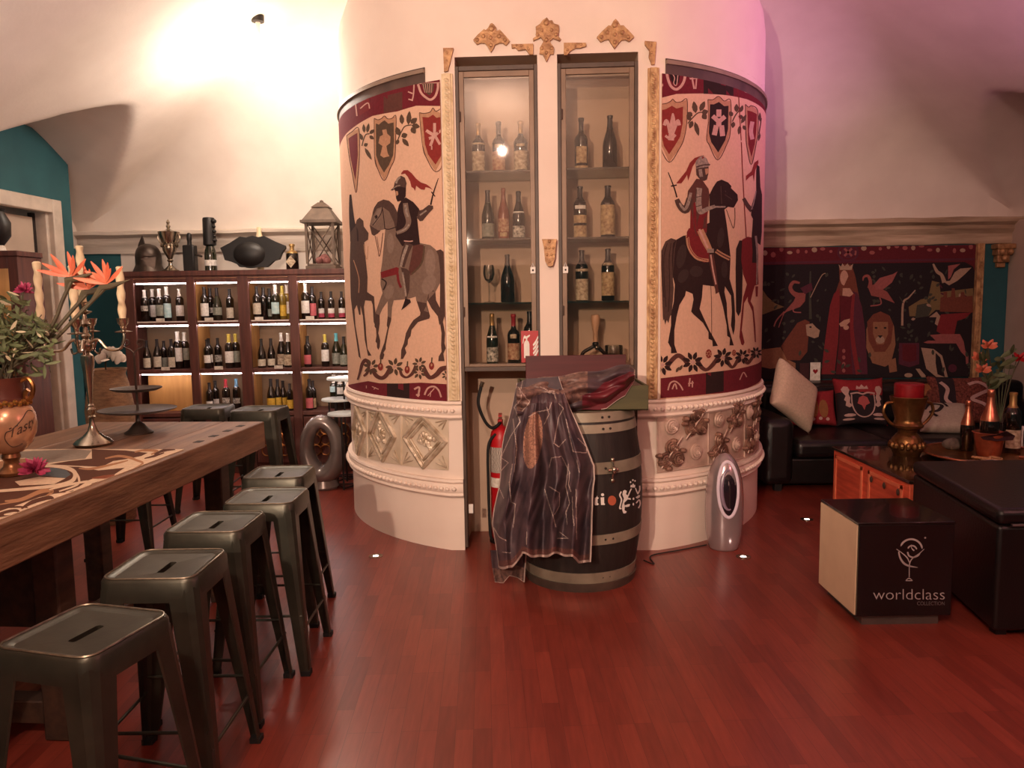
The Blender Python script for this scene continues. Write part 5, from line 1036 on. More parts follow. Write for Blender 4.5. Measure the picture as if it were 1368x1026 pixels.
# runner
RN = ['cream', 'brown', 'blue', 'mist', 'tan', 'rust']
RM = [fabric('run_cream', (226, 200, 170)), fabric('run_brown', (92, 56, 40)), fabric('run_blue', (96, 104, 108)), fabric('run_mist', (152, 138, 124)), fabric('run_tan', (176, 128, 92)), fabric('run_rust', (136, 76, 52))]
Rr = Print()
def rx(m_, pts): Rr.p(m_, 'X', px8(0, 560, pts, 4.56))
def rs(m_, pts, w): Rr.ps(m_, 'X', strokep(px8(0, 560, pts, 4.56), [v/4.56 for v in w] if isinstance(w, (list, tuple)) else w/4.56))
rx('mist', [(-400, 200), (140, 196), (480, 176), (560, 190), (520, 240), (300, 265), (150, 235), (-300, 260)])
rx('brown', [(560, 182), (760, 190), (900, 205), (860, 225), (760, 245), (690, 255), (620, 290), (480, 285), (300, 275), (420, 255), (560, 240)])
rx('brown', [(-300, 420), (0, 300), (60, 280), (300, 285), (480, 290), (600, 312), (760, 296), (700, 335), (600, 350), (540, 372), (440, 440), (330, 455), (240, 475), (100, 525), (0, 560), (-300, 620)])
rx('tan', [(-200, 300), (40, 250), (160, 240), (260, 265), (100, 290), (-100, 360)])
rs('cream', [(150, 290), (300, 285), (400, 296), (455, 325), (440, 375), (340, 405), (150, 425), (-40, 440)], [10, 16, 22, 26, 24, 20, 18, 16]); rx('cream', [(90, 380), (240, 350), (400, 360), (330, 395), (120, 405)])
rx('blue', [(250, 300), (340, 296), (405, 312), (432, 338), (395, 360), (300, 348), (220, 340)])
rs('tan', [(480, 300), (560, 302), (700, 272), (780, 252)], [6, 14, 12, 6]); rs('tan', [(640, 240), (720, 225), (790, 235), (830, 250), (870, 270), (800, 310)], [8, 14, 16, 14, 12, 6]); rs('cream', [(460, 320), (480, 360), (470, 400), (360, 440)], [10, 14, 12, 8])
rs('tan', [(820, 200), (880, 190), (960, 195), (920, 215)], [8, 14, 16, 8]); rs('brown', [(940, 215), (1000, 190), (1070, 184)], [10, 18, 8]); rs('rust', [(560, 360), (640, 352), (700, 340)], [6, 22, 8])
rs('tan', [(30, 500), (130, 490), (250, 440), (320, 440), (280, 470)], [10, 22, 26, 20, 8]); rs('brown', [(130, 545), (200, 505), (300, 478), (330, 490)], [10, 26, 24, 8]); rs('brown', [(-10, 580), (60, 560), (110, 560), (110, 590), (60, 596)], [16, 18, 16, 12, 6]); rs('brown', [(20, 540), (120, 535), (170, 540)], [8, 12, 6]); rs('tan', [(0, 520), (120, 500)], [8, 8]); rs('cream', [(300, 430), (420, 400), (540, 380), (500, 410), (400, 445)], [8, 14, 12, 10, 6])
rs('brown', [(880, 240), (940, 225), (1000, 205)], [6, 14, 6]); rs('brown', [(560, 395), (640, 372), (720, 345)], [6, 8, 6])
def mR(x, y, k=0):      # k = 1: the pattern repeats mirrored towards the near end
    p = onZ(x, y, TH+.004)-TCn; b = -p.dot(TD)
    return p.dot(TW), (b if not k else -3.9-b)
Rr.layers += [(m_, [[(x, y, 1) for x, y in q] for q in polys]) for m_, polys in Rr.layers]
def toR(a, b, o_): return tt(a, -b, TH+.004+o_)
c0 = mR(240, 600); c1 = mR(0, 697)
ro = Rr.build('table_runner', RM, RN, ((c0[0]+c1[0])/2, .80, -3.4, c0[1]), mR, toR, 0, None, thick=.003, dl=.00003)
tag(ro, 'cream and brown scroll-patterned runner lying along the wooden table', 'table runner')
# ---- vase with flowers
vp = onZ(17, 634, TH+.006); vp.z = TH+.0065
vs = thing('pearl_vase', vp, 'big pearly gold urn with scrolled handles on the table runner', 'vase'); S = .097
MB().lathe([(0, 0), (.048, 0), (.05, .012), (.042, .022), (.03, .035), (.026, .055), (.034, .07), (.03, .085), (.0, .09)], seg=28).build('pedestal', mat('bronze_gold', (150, 104, 68), .3, .7, c2=(110, 70, 46), scale=10, bump=.2), vs)
VB = [(.03, .085), (.05, .095), (.078, .125), (.094, .165), (.098, .2), (.095, .235), (.086, .262), (.074, .275), (.07, .28)]
MB().lathe([(0, .085)]+VB+[(0, .28)], seg=36).build('vase_body', M_VASE, vs)
m = MB(); m.lathe([(.07, .275), (.08, .28), (.078, .295), (.066, .305), (.062, .36), (.072, .385), (.066, .385), (.056, .36), (.056, .29)], seg=32)
m.build('neck', mat('red_brown_glaze', (112, 62, 50), .35, .3, c2=(84, 44, 38), scale=6), vs)
m = MB()
for k in range(30):
    a = 2*PI*k/30; m.ell((.078*math.cos(a), .078*math.sin(a), .285+.006*(k % 2)), .011, .011, .012, 6, 4)
m.build('gilded_collar', mat('bright_gilt', (196, 146, 76), .3, .8, c2=(130, 88, 40), scale=30), vs)
for sx in (1, -1):
    m = MB(); m.tube(cr([(sx*.06, 0, .37), (sx*.09, 0, .38), (sx*.108, 0, .35), (sx*.1, 0, .31), (sx*.08, 0, .295), (sx*.075, 0, .32), (sx*.088, 0, .335)], 6), [.009]*37, 8); m.build('handle', M_BRASS, vs)
v2, f2 = text2d('Tasty', .062, shear=.25)
wx = max(v.x for v in v2); m = MB(); q = []
def onV(a, z): r = lerp_table([(z_, r_) for r_, z_ in VB], z)+.0012; return Vector((r*math.sin(a), -r*math.cos(a), z))
for v in v2:
    t = v.x/wx; q.append(onV(.5+1.2*t, .155+.045*t+v.y*.9))
m.add(q, f2); sw = [(.55, .13), (.2, .12), (-.02, .15), (.02, .18), (.2, .19), (.5, .225), (.8, .255), (1.05, .25)]
m.tube(cr([onV(.45+a*1.2, z) for a, z in sw], 6), .0016, 6)
m.build('script_lettering', M_TABLED, vs, recalc=False)
def stem_mesh(pts, r0_, r1_): c = cr(pts, 6); return MB().tube(c, [r0_+(r1_-r0_)*i/(len(c)-1) for i in range(len(c))], 7)
mouth = vp+Vector((0, 0, .385))
def petal(m, base, d, L, w, mi=0, curl=.15):
    d = Vector(d).normalized(); s = d.cross(Vector((0, -1, .3))).normalized(); n_ = s.cross(d)
    pts = []
    for k in range(7):
        t = k/6; ww = w*math.sin(PI*(t*.92+.04))**.8; c = Vector(base)+d*L*t+n_*curl*L*t*t
        pts += [c-s*ww, c+n_*ww*.35, c+s*ww]
    m.add(pts, [(k*3+i, k*3+i+1, k*3+i+4, k*3+i+3) for k in range(6) for i in (0, 1)], mi)
DV = vp.y
for (hx, hy), (tx_, ty_), lab, dd in (((97, 372), (66, 440), 'orange bird-of-paradise bloom highest in the urn bouquet', .0), ((119, 389), (62, 454), 'orange bird-of-paradise bloom in the middle, crossing the candelabrum candles', .05), ((143, 382), (62, 464), 'orange bird-of-paradise bloom reaching farthest from the urn', .02)):
    p1 = onY(hx, hy, DV+dd); p0 = onY(tx_, ty_, DV+dd*.5)
    r = thing('bird_of_paradise', mouth, lab, 'flower', 'orange blooms in the urn')
    m = stem_mesh([mouth+Vector((.01, 0, -.1)), mouth+Vector((.015, 0, .02)), p0, p0.lerp(p1, .6), p1], .006, .008); m.build('stem', M_STEM, r, world=True)
    d = (p1-p0).normalized(); m = MB(); tip = p1+(Vector((1, 0, .25)))*.09
    m.tube([p0.lerp(p1, .75), p1-Vector((.02, 0, .006)), p1+Vector((.02, 0, .0)), tip], [.007, .014, .012, .001], 8); m.build('spathe', M_STEM, r, world=True)
    m = MB()
    for a, L_ in ((150, .09), (170, .10), (120, .09), (95, .085), (70, .08), (35, .10), (50, .07), (135, .06)):
        petal(m, p1+Vector((-.01+.02*random.random(), -.01, .008)), (math.cos(math.radians(a)), random.uniform(-.35, .1), math.sin(math.radians(a))), L_*1.1, .0095)
    o = m.build('petals', M_ORANGE, r, world=True, recalc=False)
def puff_flower(name, c, R_, label, mt, stem_to=None, n=60):
    r = thing(name, stem_to or c-Vector((0, 0, R_)), label, 'flower'); m = MB()
    for k in range(n):
        z = random.uniform(-.3, 1); a = random.uniform(0, 2*PI); rr_ = math.sqrt(max(0, 1-z*z*.9))
        petal(m, c+Vector((0, 0, -.2*R_)), (rr_*math.cos(a), rr_*math.sin(a), z), R_*random.uniform(.8, 1.15), R_*.16)
    m.build('petals', mt, r, world=True, recalc=False)
    if stem_to is not None: stem_mesh([stem_to+Vector((0, 0, -.08)), stem_to.lerp(c, .4)+Vector((.01, 0, 0)), c], .004, .003).build('stem', M_STEM, r, world=True)
    return r
puff_flower('pink_flower', onY(32, 386, DV-.02), .034, 'pink feathery flower standing up out of the urn bouquet', M_PINK, mouth)
c = onZ(46, 634, TH+.02); c.z = TH+.006+.04
puff_flower('fallen_flower', c, .05, 'loose magenta flower lying on the runner at the foot of the urn', M_PINK, None, 80)
fol = MB(); random.seed(8)
for k in range(620):
    x = random.uniform(-40, 70); y = random.gauss(448, 26); y = min(max(y, 395), 500)
    if x > 40 and y < 420+(x-40)*.5: continue
    p = onY(x, y, DV+random.uniform(-.09, .12)); petal(fol, p, (random.uniform(-1, 1), random.uniform(-1, .4), random.uniform(-.4, 1)), random.uniform(.025, .06), random.uniform(.003, .009), 0 if random.random() > .06 else 1)
for k in range(22):
    p = onY(random.uniform(-30, 62), random.uniform(410, 470), DV+random.uniform(-.06, .08)); fol.tube([mouth+Vector((random.uniform(-.03, .03), random.uniform(-.03, .03), -.02)), mouth.lerp(p, .5)+Vector((0, 0, .02)), p], .002, 5, 2)
o = fol.build('bouquet_foliage', [M_GREEN, mat('cream_bud', (226, 214, 180), .6), M_STEM], recalc=False, origin=mouth); tag(o, 'mixed green leaves and cream buds filling the urn mouth', 'foliage', kind='stuff')
# ---- candelabrum
kp = onZ(125, 593, TH+.006); kp.z = TH+.0065; kd = kp.y; PXM = kd/CAM_F*1.01
ka = thing('candelabrum', kp, 'tall polished silver five-armed candelabrum on the table runner', 'candelabrum')
def zk(y): return onY(118, y, kd).z-kp.z
MB().lathe([(0, 0), (.085, 0), (.088, .006), (.075, .02), (.045, .04), (.022, .065), (.012, .10), (.01, .125), (.02, .132), (.01, .14), (.018, .155), (.02, .168), (.012, .18), (.017, .186), (.01, .195), (.013, .24), (.021, .33), (.03, .40), (.028, .425), (.012, .44), (.024, .455), (.03, .475), (.022, .495), (.012, .505), (.022, .52), (.012, .535), (.01, .56), (.026, .575), (.012, .59), (.009, .62), (.034, .63), (.036, .634), (.012, .64), (.014, .665), (.022, .68), (.02, .68), (0, .667)], seg=28).build('stem', M_SILVER, ka)
CUPS = []
for a, R_ in ((4, .175), (183, .2), (-74, .16), (108, .14)):
    t = math.radians(a); d = Vector((math.cos(t), math.sin(t), 0)); m = MB()
    m.tube(cr([Vector((0, 0, .475)), d*R_*.3+Vector((0, 0, .50)), d*R_*.55+Vector((0, 0, .455)), d*R_*.88+Vector((0, 0, .455)), d*R_*1.0+Vector((0, 0, .50)), d*R_+Vector((0, 0, .535))], 7), .0075, 8)
    m.tube(cr([d*R_*.28+Vector((0, 0, .50)), d*R_*.2+Vector((0, 0, .45)), d*R_*.32+Vector((0, 0, .435)), d*R_*.36+Vector((0, 0, .46))], 5), .005, 6)
    m.lathe([(0, .53), (.036, .533), (.04, .537), (.012, .543), (.013, .56), (.024, .575), (.028, .6), (.026, .6), (.02, .58), (0, .575)], c=d*R_, seg=20); m.build('arm', M_SILVER, ka); CUPS.append(kp+d*R_+Vector((0, 0, .575)))
CUPS.append(kp+Vector((0, 0, .668)))
def candle(p, L_, label, bits=False):
    m = MB(); n = 44; pr_ = []
    for k in range(n+1): pr_.append((.0165, L_*k/n))
    m.lathe([(0, 0)]+pr_+[(.010, L_+.006), (0, L_+.007)], seg=16, fn=lambda a, z: 1+.17*math.cos(2*a+z*85))
    r = thing('twisted_candle', p, label, 'candle', 'twisted candles on the candelabrum'); m.build('wax', M_CREAM, r)
    MB().tube([(0, 0, L_), (.001, 0, L_+.014)], .0014, 5).build('wick', M_DARKGAP, r); return r
candle(CUPS[0], .262, 'twisted cream candle on the arm nearest the wine rack'); candle(CUPS[1], .29, 'twisted cream candle rising behind the bouquet leaves'); candle(CUPS[2], .262, 'twisted cream candle on the forward arm, behind the middle orange bloom'); candle(CUPS[4], .268, 'twisted cream candle in the top cup, tallest of the candelabrum')
# ---- cake stand
qp = onZ(186, 579, TH); qp.z = TH+.0005
cs = thing('cake_stand', qp, 'dark two-tier metal cake stand with curled handle on the far end of the table', 'cake stand')
M_CS = mat('pewter_dark', (92, 78, 70), .4, .6, c2=(66, 54, 48), scale=8)
MB().lathe([(0, 0), (.07, 0), (.072, .008), (.05, .022), (.028, .05), (.01, .065), (.006, .09), (0, .09)], seg=24).build('foot', M_CS, cs)
MB().tube([(0, 0, .06), (0, 0, .42)], .006).build('rod', M_CS, cs)
for z, r_ in ((.115, .19), (.225, .125)):
    MB().lathe([(0, z), (r_*.8, z), (r_, z+.012), (r_, z+.016), (r_*.8, z+.006), (0, z+.006)], seg=36).build('plate', M_CS, cs)
m = MB()
for sx in (1, -1): m.tube(cr([(0, 0, .42), (sx*.02, 0, .44), (sx*.05, 0, .455), (sx*.055, 0, .485), (sx*.03, 0, .49), (sx*.02, 0, .47), (sx*.035, 0, .462)], 6), .004, 6)
m.build('curled_handle', M_CS, cs)
# ---- woven floor vase with white rose behind the table
bp = onY(148, 560, 5.7); bx = bp.x
fv = thing('wicker_floor_vase', (bx, 5.7, 0), 'tall tan wicker floor vase behind the candelabrum', 'vase')
MB().lathe([(0, 0), (.12, 0), (.13, .02), (.15, .5), (.17, .85), (.14, 1.05), (.12, 1.12), (.135, 1.16), (.12, 1.16), (.1, 1.1), (0, 1.1)], seg=28).build('vase_body', mat('wicker_tan', (150, 116, 84), .8, c2=(110, 82, 60), scale=20, stretch=(1, 1, 3), bump=.4), fv)
c = onY(148, 478, 5.64); r = thing('fabric_rose', (c.x, 5.64, 1.1), 'white fabric rose on top of the wicker floor vase', 'flower'); m = MB()
for k in range(40):
    a = k*2.4; R_ = .02+.0028*k; t = k/40; p = c+Vector((math.cos(a)*R_*.4, math.sin(a)*R_*.4, .05-.07*t)); petal(m, p, (math.cos(a)*(.3+t), math.sin(a)*(.3+t), 1.0-.8*t), .035+.03*t, .018+.016*t, curl=-.35)
m.build('petals', mat('white_silk', (218, 208, 194), .7), r, world=True, recalc=False)
stem_mesh([Vector((bx, 5.7, 1.06)), Vector((bx, 5.68, 1.2)), c], .006, .005).build('stem', M_STEM, r, world=True)
# ================================================================ WINE RACK
RY = 7.32; RB = 7.72
rxs = [onY(x, 400, RY).x for x in (164, 180, 250, 261, 318, 333, 386, 398, 470, 480)]
RX0 = rxs[0]; RX1 = -.75
zs_top = onY(300, 361, RY).z; z1_ = onY(300, 428, RY).z; z2_ = onY(300, 493, RY).z; z3_ = onY(300, 551, RY).z
rk = thing('wine_rack', ((RX0+RX1)/2, RY, 0), 'long red-brown wine rack with lit shelves against the back wall', 'wine rack')
def rbx(name, a, mt, bev=.004, parent=rk):
    m = MB(); m.box(*a); return m.build(name, mt, parent, world=True, bevel=bev)
rbx('top_board', (RX0-.02, RX1, RY-.02, RB, zs_top-.05, zs_top), M_WOODRED)
rbx('back_panel', (RX0, RX1, RB-.02, RB, .0, zs_top-.05), mat('warm_back_board', (150, 124, 96), .7, c2=(128, 104, 80), scale=3))
rbx('side_panel', (RX0, RX0+.03, RY, RB-.02, 0, zs_top-.05), M_WOODRED)
POSTS = [(RX0, rxs[1]), (rxs[2], rxs[3]), (rxs[4], rxs[5]), (rxs[6], rxs[7]), (rxs[8], rxs[9])]
for a, b in POSTS[0:]:
    rbx('post', (a, b, RY-.012, RY+.02, 0, zs_top-.05), M_WOODRED)
    if a > RX0: rbx('divider', ((a+b)/2-.012, (a+b)/2+.012, RY+.02, RB-.02, z3_-.04, zs_top-.05), M_TAN)
for z in (z1_, z2_, z3_):
    rbx('shelf', (RX0+.03, RX1, RY+.0, RB-.02, z-.038, z), M_WOODRED)
rbx('top_rail', (rxs[1], RX1, RY-.008, RY+.02, zs_top-.11, zs_top-.05), M_WOODRED)
rbx('top_bead', (rxs[1], RX1, RY-.012, RY, zs_top-.075, zs_top-.066), mat('bead_wood', (150, 110, 86), .5))
bays = [(rxs[1], rxs[2]), (rxs[3], rxs[4]), (rxs[5], rxs[6]), (rxs[7], rxs[8])]
for a, b in bays:
    for z in (z1_, z2_):
        o = rbx('light_strip', (a+.01, b-.01, RY+.022, RY+.034, z-.05, z-.0385), M_LED, 0); o['label'] = 'glowing white light strip'
    rbx('shelf_edge', (a+.01, b-.01, RY-.002, RY+.0, z1_-.012, z1_-.002), M_WHITE, 0)
    o = rbx('light_strip', (a+.01, b-.01, RY+.022, RY+.034, zs_top-.122, zs_top-.1105), M_LED, 0); o['label'] = 'glowing white light strip'
a, b = bays[0]
rbx('wood_panel', (a, b, RY+.16, RY+.18, z3_, z2_-.04), M_TAN)
# lower cupboard doors with lattice of bottle ends
for i, (a, b) in enumerate(bays):
    d = rbx('lower_door', (a+.005, b-.005, RY-.006, RY+.012, .1, z3_-.05), M_WOODRED)
    w = b-a; m = MB(); z0, z1 = .17, z3_-.12; x0, x1 = a+.07, b-.07
    for k in range(4):
        for j in range(3):
            cx_, cz = x0+(x1-x0)*(k+.5)/4, z0+(z1-z0)*(j+.5)/3; m.tube([Vector((cx_+.045*math.cos(t), RY-.012, cz+.05*math.sin(t))) for t in [2*PI*q/14 for q in range(14)]], .007, 5, 0, True)
    m.build('lattice', M_BRASS, d, world=True)
rbx('plinth', (RX0, RX1, RY+.01, RB, 0, .1), M_WOODRED)
for x, z, y in ((214, z1_, 425), (279, z1_, 424), (346, z1_, 423), (414, z1_, 421), (221, z2_, 489), (292, z2_, 488), (372, z2_, 487)):
    p = onY(x, y, RY-.004); rbx('price_card', (p.x-.04, p.x+.04, RY-.006, RY-.002, z-.004, z+.028), M_LWHITE, 0)
# bottles: (x, kind, glass, capsule, label, z-range, height, note)
Bd, Bg, Gd, Gg = 'bordeaux', 'burgundy', M_GLASSD, M_GLASSG
lw_ = ((.05, .15),)
ROWS = {
 ('top', 0): [(187, Bd, Gd, C_WH, L_SM, (.10, .15), .30, 'small-labelled'), (196, Bd, Gd, C_BK, None, 0, .29, 'unlabelled dark'), (205, Bd, Gd, C_WH, L_WH, (.04, .15), .31, 'square white-labelled'), (214, Bd, Gd, C_WH, L_GR, (.05, .15), .31, 'grey-labelled'), (224, Bd, Gd, C_WH, L_BL, (.03, .155), .33, 'pale blue-labelled'), (241, Bd, Gd, C_WH, L_WH, (.045, .145), .31, 'wide white-labelled')],
 ('top', 1): [(265, Bd, Gd, C_BK, L_WH, (.04, .155), .32, 'white-labelled'), (275, Bd, Gg, C_BK, L_GR, (.05, .15), .30, 'olive-labelled'), (282, Bd, Gd, C_BK, L_SM, (.07, .12), .31, 'dark emblem'), (291, Bg, Gg, C_BK, L_GR, (.05, .12), .31, 'narrow grey-labelled'), (308, Bd, Gd, C_BK, L_BG, (.02, .12), .30, 'beige-labelled')],
 ('top', 2): [(344, Bd, Gd, C_BK, L_BG, (.05, .15), .32, 'cream-labelled'), (353, Bd, Gd, C_BK, None, 0, .31, 'unlabelled dark'), (361, Bd, Gg, C_BK, L_GR, (.03, .10), .30, 'grey-banded'), (369, Bd, Gg, C_WH, L_BL, (.05, .15), .33, 'white-and-aqua-labelled'), (378, Bd, G_YEL, C_YE, L_YE, (.03, .13), .32, 'straw-coloured'), (384, Bd, G_YEL, C_WH, L_WH, (.05, .155), .33, 'white-labelled straw-coloured')],
 ('top', 3): [(398, Bd, Gd, C_WH, L_WH, (.05, .155), .34, 'white-labelled'), (418, Bd, Gd, C_BK, L_PK, (.03, .145), .31, 'coral-labelled'), (430, Bd, Gd, C_BK, L_WH, (.06, .115), .26, 'white-and-pink-labelled'), (443, Bd, Gd, C_BK, L_WH, (.06, .115), .26, 'white-and-pink-labelled'), (457, Bd, Gd, C_BK, L_WH, (.06, .115), .26, 'white-and-pink-labelled')],
 ('middle', 0): [(197, Bg, Gd, C_BK, L_BG, (.02, .12), .28, 'cream-labelled'), (211, Bg, Gd, C_BK, L_BG, (.02, .125), .29, 'wide cream-labelled'), (220, Bd, Gd, C_BK, L_GR, (.02, .12), .27, 'grey-labelled'), (230, Bd, Gd, C_BK, L_BG, (.02, .12), .29, 'half-hidden cream-labelled'), (239, Bd, Gd, C_WH, L_WH, (.06, .17), .36, 'tall white-labelled'), (248, Bd, Gd, C_WH, L_GR, (.07, .17), .35, 'tall grey-labelled')],
 ('middle', 1): [(268, Bd, Gd, C_BK, L_WH, (.06, .14), .28, 'white-labelled'), (280, Bd, Gd, C_BK, L_WH, (.06, .14), .29, 'tagged white-labelled'), (292, Bd, Gd, C_BK, L_SM, (.06, .13), .29, 'dark script-labelled'), (307, Bd, Gd, C_YE, L_WH, (.05, .15), .33, 'yellow-capped white-labelled'), (316, Bd, Gd, C_YE, L_GR, (.05, .15), .33, 'yellow-capped grey-labelled')],
 ('middle', 2): [(350, Bg, Gd, C_BK, L_BG, (.02, .09), .28, 'square cream-labelled'), (363, Bg, Gd, C_BK, L_BG, (.02, .09), .28, 'cream-labelled'), (377, Bg, Gd, C_WH, L_OLDW, (.02, .115), .33, 'white-capped picture-labelled'), (386, Bg, Gd, C_WH, L_OLDW, (.02, .115), .33, 'edge-hidden picture-labelled')],
 ('middle', 3): [(400, Bd, Gd, C_BK, L_PK, (.03, .12), .30, 'pinkish-labelled'), (435, Bd, Gd, C_YE, L_WH, (.05, .16), .31, 'white-labelled'), (450, Bg, Gg, C_AQ, L_GR, (.02, .12), .32, 'aqua-capped'), (460, Bg, Gg, C_BK, L_GR, (.02, .12), .29, 'green half-hidden')],
 ('bottom', 1): [(272, Bd, Gd, C_BK, L_WH, (.02, .11), .28, 'white-labelled'), (281, Bd, Gg, C_BK, L_BL, (.02, .11), .27, 'pale blue-labelled'), (289, Bd, Gd, C_BK, L_WH, (.02, .115), .29, 'second white-labelled'), (303, Bd, Gd, C_RD, L_SM, (.08, .13), .31, 'red-capped'), (317, Bd, Gd, C_BL, L_SM, (.07, .12), .31, 'blue-capped')],
 ('bottom', 2): [(363, Bg, Gd, C_BK, L_YE, (.02, .12), .31, 'yellow-labelled'), (372, Bg, Gd, C_BK, L_YE, (.03, .125), .30, 'second yellow-labelled'), (379, Bg, Gd, C_BK, L_YE, (.03, .125), .28, 'narrow yellow-labelled'), (388, Bd, Gd, C_BK, L_YE, (.02, .12), .26, 'post-side yellow-labelled')],
 ('bottom', 3): [(402, Bd, Gd, C_BK, L_PK, (.02, .12), .30, 'pinkish-labelled'), (408, Bd, Gd, C_BK, L_OLD, (.02, .12), .28, 'brown-labelled'), (447, Bd, Gg, C_WH, L_BL, (.15, .2), .33, 'aqua-labelled'), (455, Bd, Gg, C_WH, L_WH, (.14, .2), .33, 'white-labelled'), (463, Bd, Gg, C_WH, L_WH, (.13, .2), .33, 'narrow white-labelled')]}
ZR = {'top': z1_, 'middle': z2_, 'bottom': z3_}
BAYN = ['in the bay nearest the teal wall', 'in the second bay from the teal wall', 'in the third bay from the teal wall', 'in the bay beside the column']
for (rw, bi), lst in ROWS.items():
    seen = {}
    for k, (x, kd, gl, cp, lb, zr, h, note) in enumerate(lst):
        y_ = RY+.10+.05*((k*7) % 3)
        p = onY(x, {'top': 420, 'middle': 483, 'bottom': 541}[rw], y_); p.z = ZR[rw]
        s = h/BPROF[kd][-1][1]
        if note == 'white-and-pink-labelled':
            seen[note] = seen.get(note, 0)+1; nm = ['first', 'middle', 'last'][seen[note]-1]+' '+note
        else: nm = note
        labs = [(lb, zr[0], zr[1], 1.3)] if lb else []
        if note == 'white-and-pink-labelled': labs.append((L_PP, .015, .06, 1.3))
        a, b = bays[bi]; px_ = min(max(p.x, a+.045), b-.045)
        if k: px_ = max(px_, lastx+.02)
        lastx = px_
        bottle(kd, gl, cp, labs, Vector((p.x if a+.02 < p.x < b-.02 else px_, y_, ZR[rw])), s, '%s wine bottle %s, %s lit shelf' % (nm, BAYN[bi], {'top': 'top', 'middle': 'middle', 'bottom': 'lowest'}[rw]), 'wine bottles in the lit rack', rz=random.uniform(-.2, .2))
# ================================================================ ON TOP OF THE RACK
ZT_ = zs_top; YT = 7.47
def topx(x, y=357): return onY(x, y, YT)
def hpx(h): return h*YT/CAM_F*1.0
# crested helmet
p = topx(199); hm = thing('crested_helmet', (p.x, YT, ZT_), 'dark metal crested helmet at the end of the rack top by the teal wall', 'helmet')
M_PEW = mat('dark_pewter', (92, 80, 72), .4, .7, c2=(62, 54, 50), scale=9, bump=.1)
def helm(u, v):
    a = 2*PI*u; t = v
    r_ = .115*(1-.0*t) if t < .45 else .115*math.cos((t-.45)/.55*PI/2)**.7
    zz = .26*(t/.45)*.55 if t < .45 else .143+.12*math.sin((t-.45)/.55*PI/2)
    fl = 1+.25*max(0, .2-t)/.2
    return Vector((r_*fl*math.cos(a), r_*fl*1.1*math.sin(a), zz))
MB().grid(helm, 32, 18, cu=True).build('helmet_shell', M_PEW, hm)
m = MB(); m.prism([(-.10, -.012, .17), (-.085, -.012, .26), (-.045, -.012, .345), (-.03, -.012, .27), (.03, -.012, .265), (.09, -.012, .21), (.11, -.012, .14), (.04, -.012, .22), (-.05, -.012, .22)], (0, .024, 0)); m.build('crest', M_PEW, hm)
m = MB(); m.prism([(.06, -.118, .0), (.10, -.10, .02), (.115, -.09, .14), (.02, -.132, .15), (-.02, -.134, .12), (.03, -.13, .09)], (0, .012, 0)); m.build('cheek_guard', M_PEW, hm)
# silver lidded goblet
p = topx(228); gb = thing('lidded_goblet', (p.x, YT, ZT_), 'ornate silver lidded goblet standing between the helmet and a square black bottle', 'goblet')
MB().lathe([(0, 0), (.075, 0), (.078, .012), (.05, .03), (.02, .06), (.016, .09), (.03, .105), (.02, .12), (.035, .15), (.062, .20), (.066, .25), (.058, .265), (.07, .28), (.092, .345), (.097, .37), (.08, .368), (0, .36)], seg=28).build('cup', M_SILVER, gb)
MB().lathe([(.098, .37), (.1, .376), (.07, .385), (.03, .395), (.012, .41), (.022, .43), (.01, .45), (.018, .468), (0, .5)], seg=24).build('lid', M_SILVER, gb)
for sx in (1, -1): MB().tube(cr([(sx*.09, 0, .36), (sx*.105, 0, .33), (sx*.095, 0, .29), (sx*.065, 0, .25)], 6), .007, 8).build('handle', M_SILVER, gb)
m = MB()
for k in range(12): a = 2*PI*k/12; m.ell((.07*math.cos(a), .07*math.sin(a), .25), .014, .014, .02, 6, 4)
m.build('relief_band', M_SILVER, gb)
# square black bottle with spout rod
p = topx(255); sb = thing('square_bottle', (p.x, YT, ZT_), 'black square bottle with long stopper and side rod on the rack top', 'bottle')
m = MB(); m.box(-.055, .055, -.05, .05, 0, .25); m.build('bottle_body', M_BLACK, sb, bevel=.012)
MB().lathe([(.022, .25), (.02, .29), (.024, .3), (.024, .35), (.012, .365), (0, .366)], seg=16).build('stopper', M_BLACK, sb)
MB().tube([(.055, -.01, .16), (.12, -.02, .14)], .01).build('side_rod', M_PEW, sb)
# bottle under a carved figure sleeve
p = topx(282); fb_ = thing('figure_bottle', (p.x, YT, ZT_), 'green bottle with white band under a tall dark carved head stopper', 'bottle')
MB().lathe([(0, 0), (.05, 0), (.056, .006), (.056, .15), (.05, .2), (.032, .25), (.024, .28), (.024, .3), (0, .3)], seg=22).build('bottle_glass', M_GLASSG, fb_)
MB().lathe([(.0568, .05), (.0572, .05), (.0572, .105), (.0568, .105)], seg=22).build('label', L_WH, fb_)
m = MB(); m.lathe([(.045, .24), (.06, .25), (.058, .36), (.056, .49), (.05, .505), (0, .505)], seg=16)
for zz, r_ in ((.47, .028), (.42, .018), (.375, .022), (.33, .016), (.29, .024)): m.ell((.055, -.02, zz), r_, r_*1.1, r_*.8, 10, 6)
m.build('carved_stopper', M_BLACK, fb_)
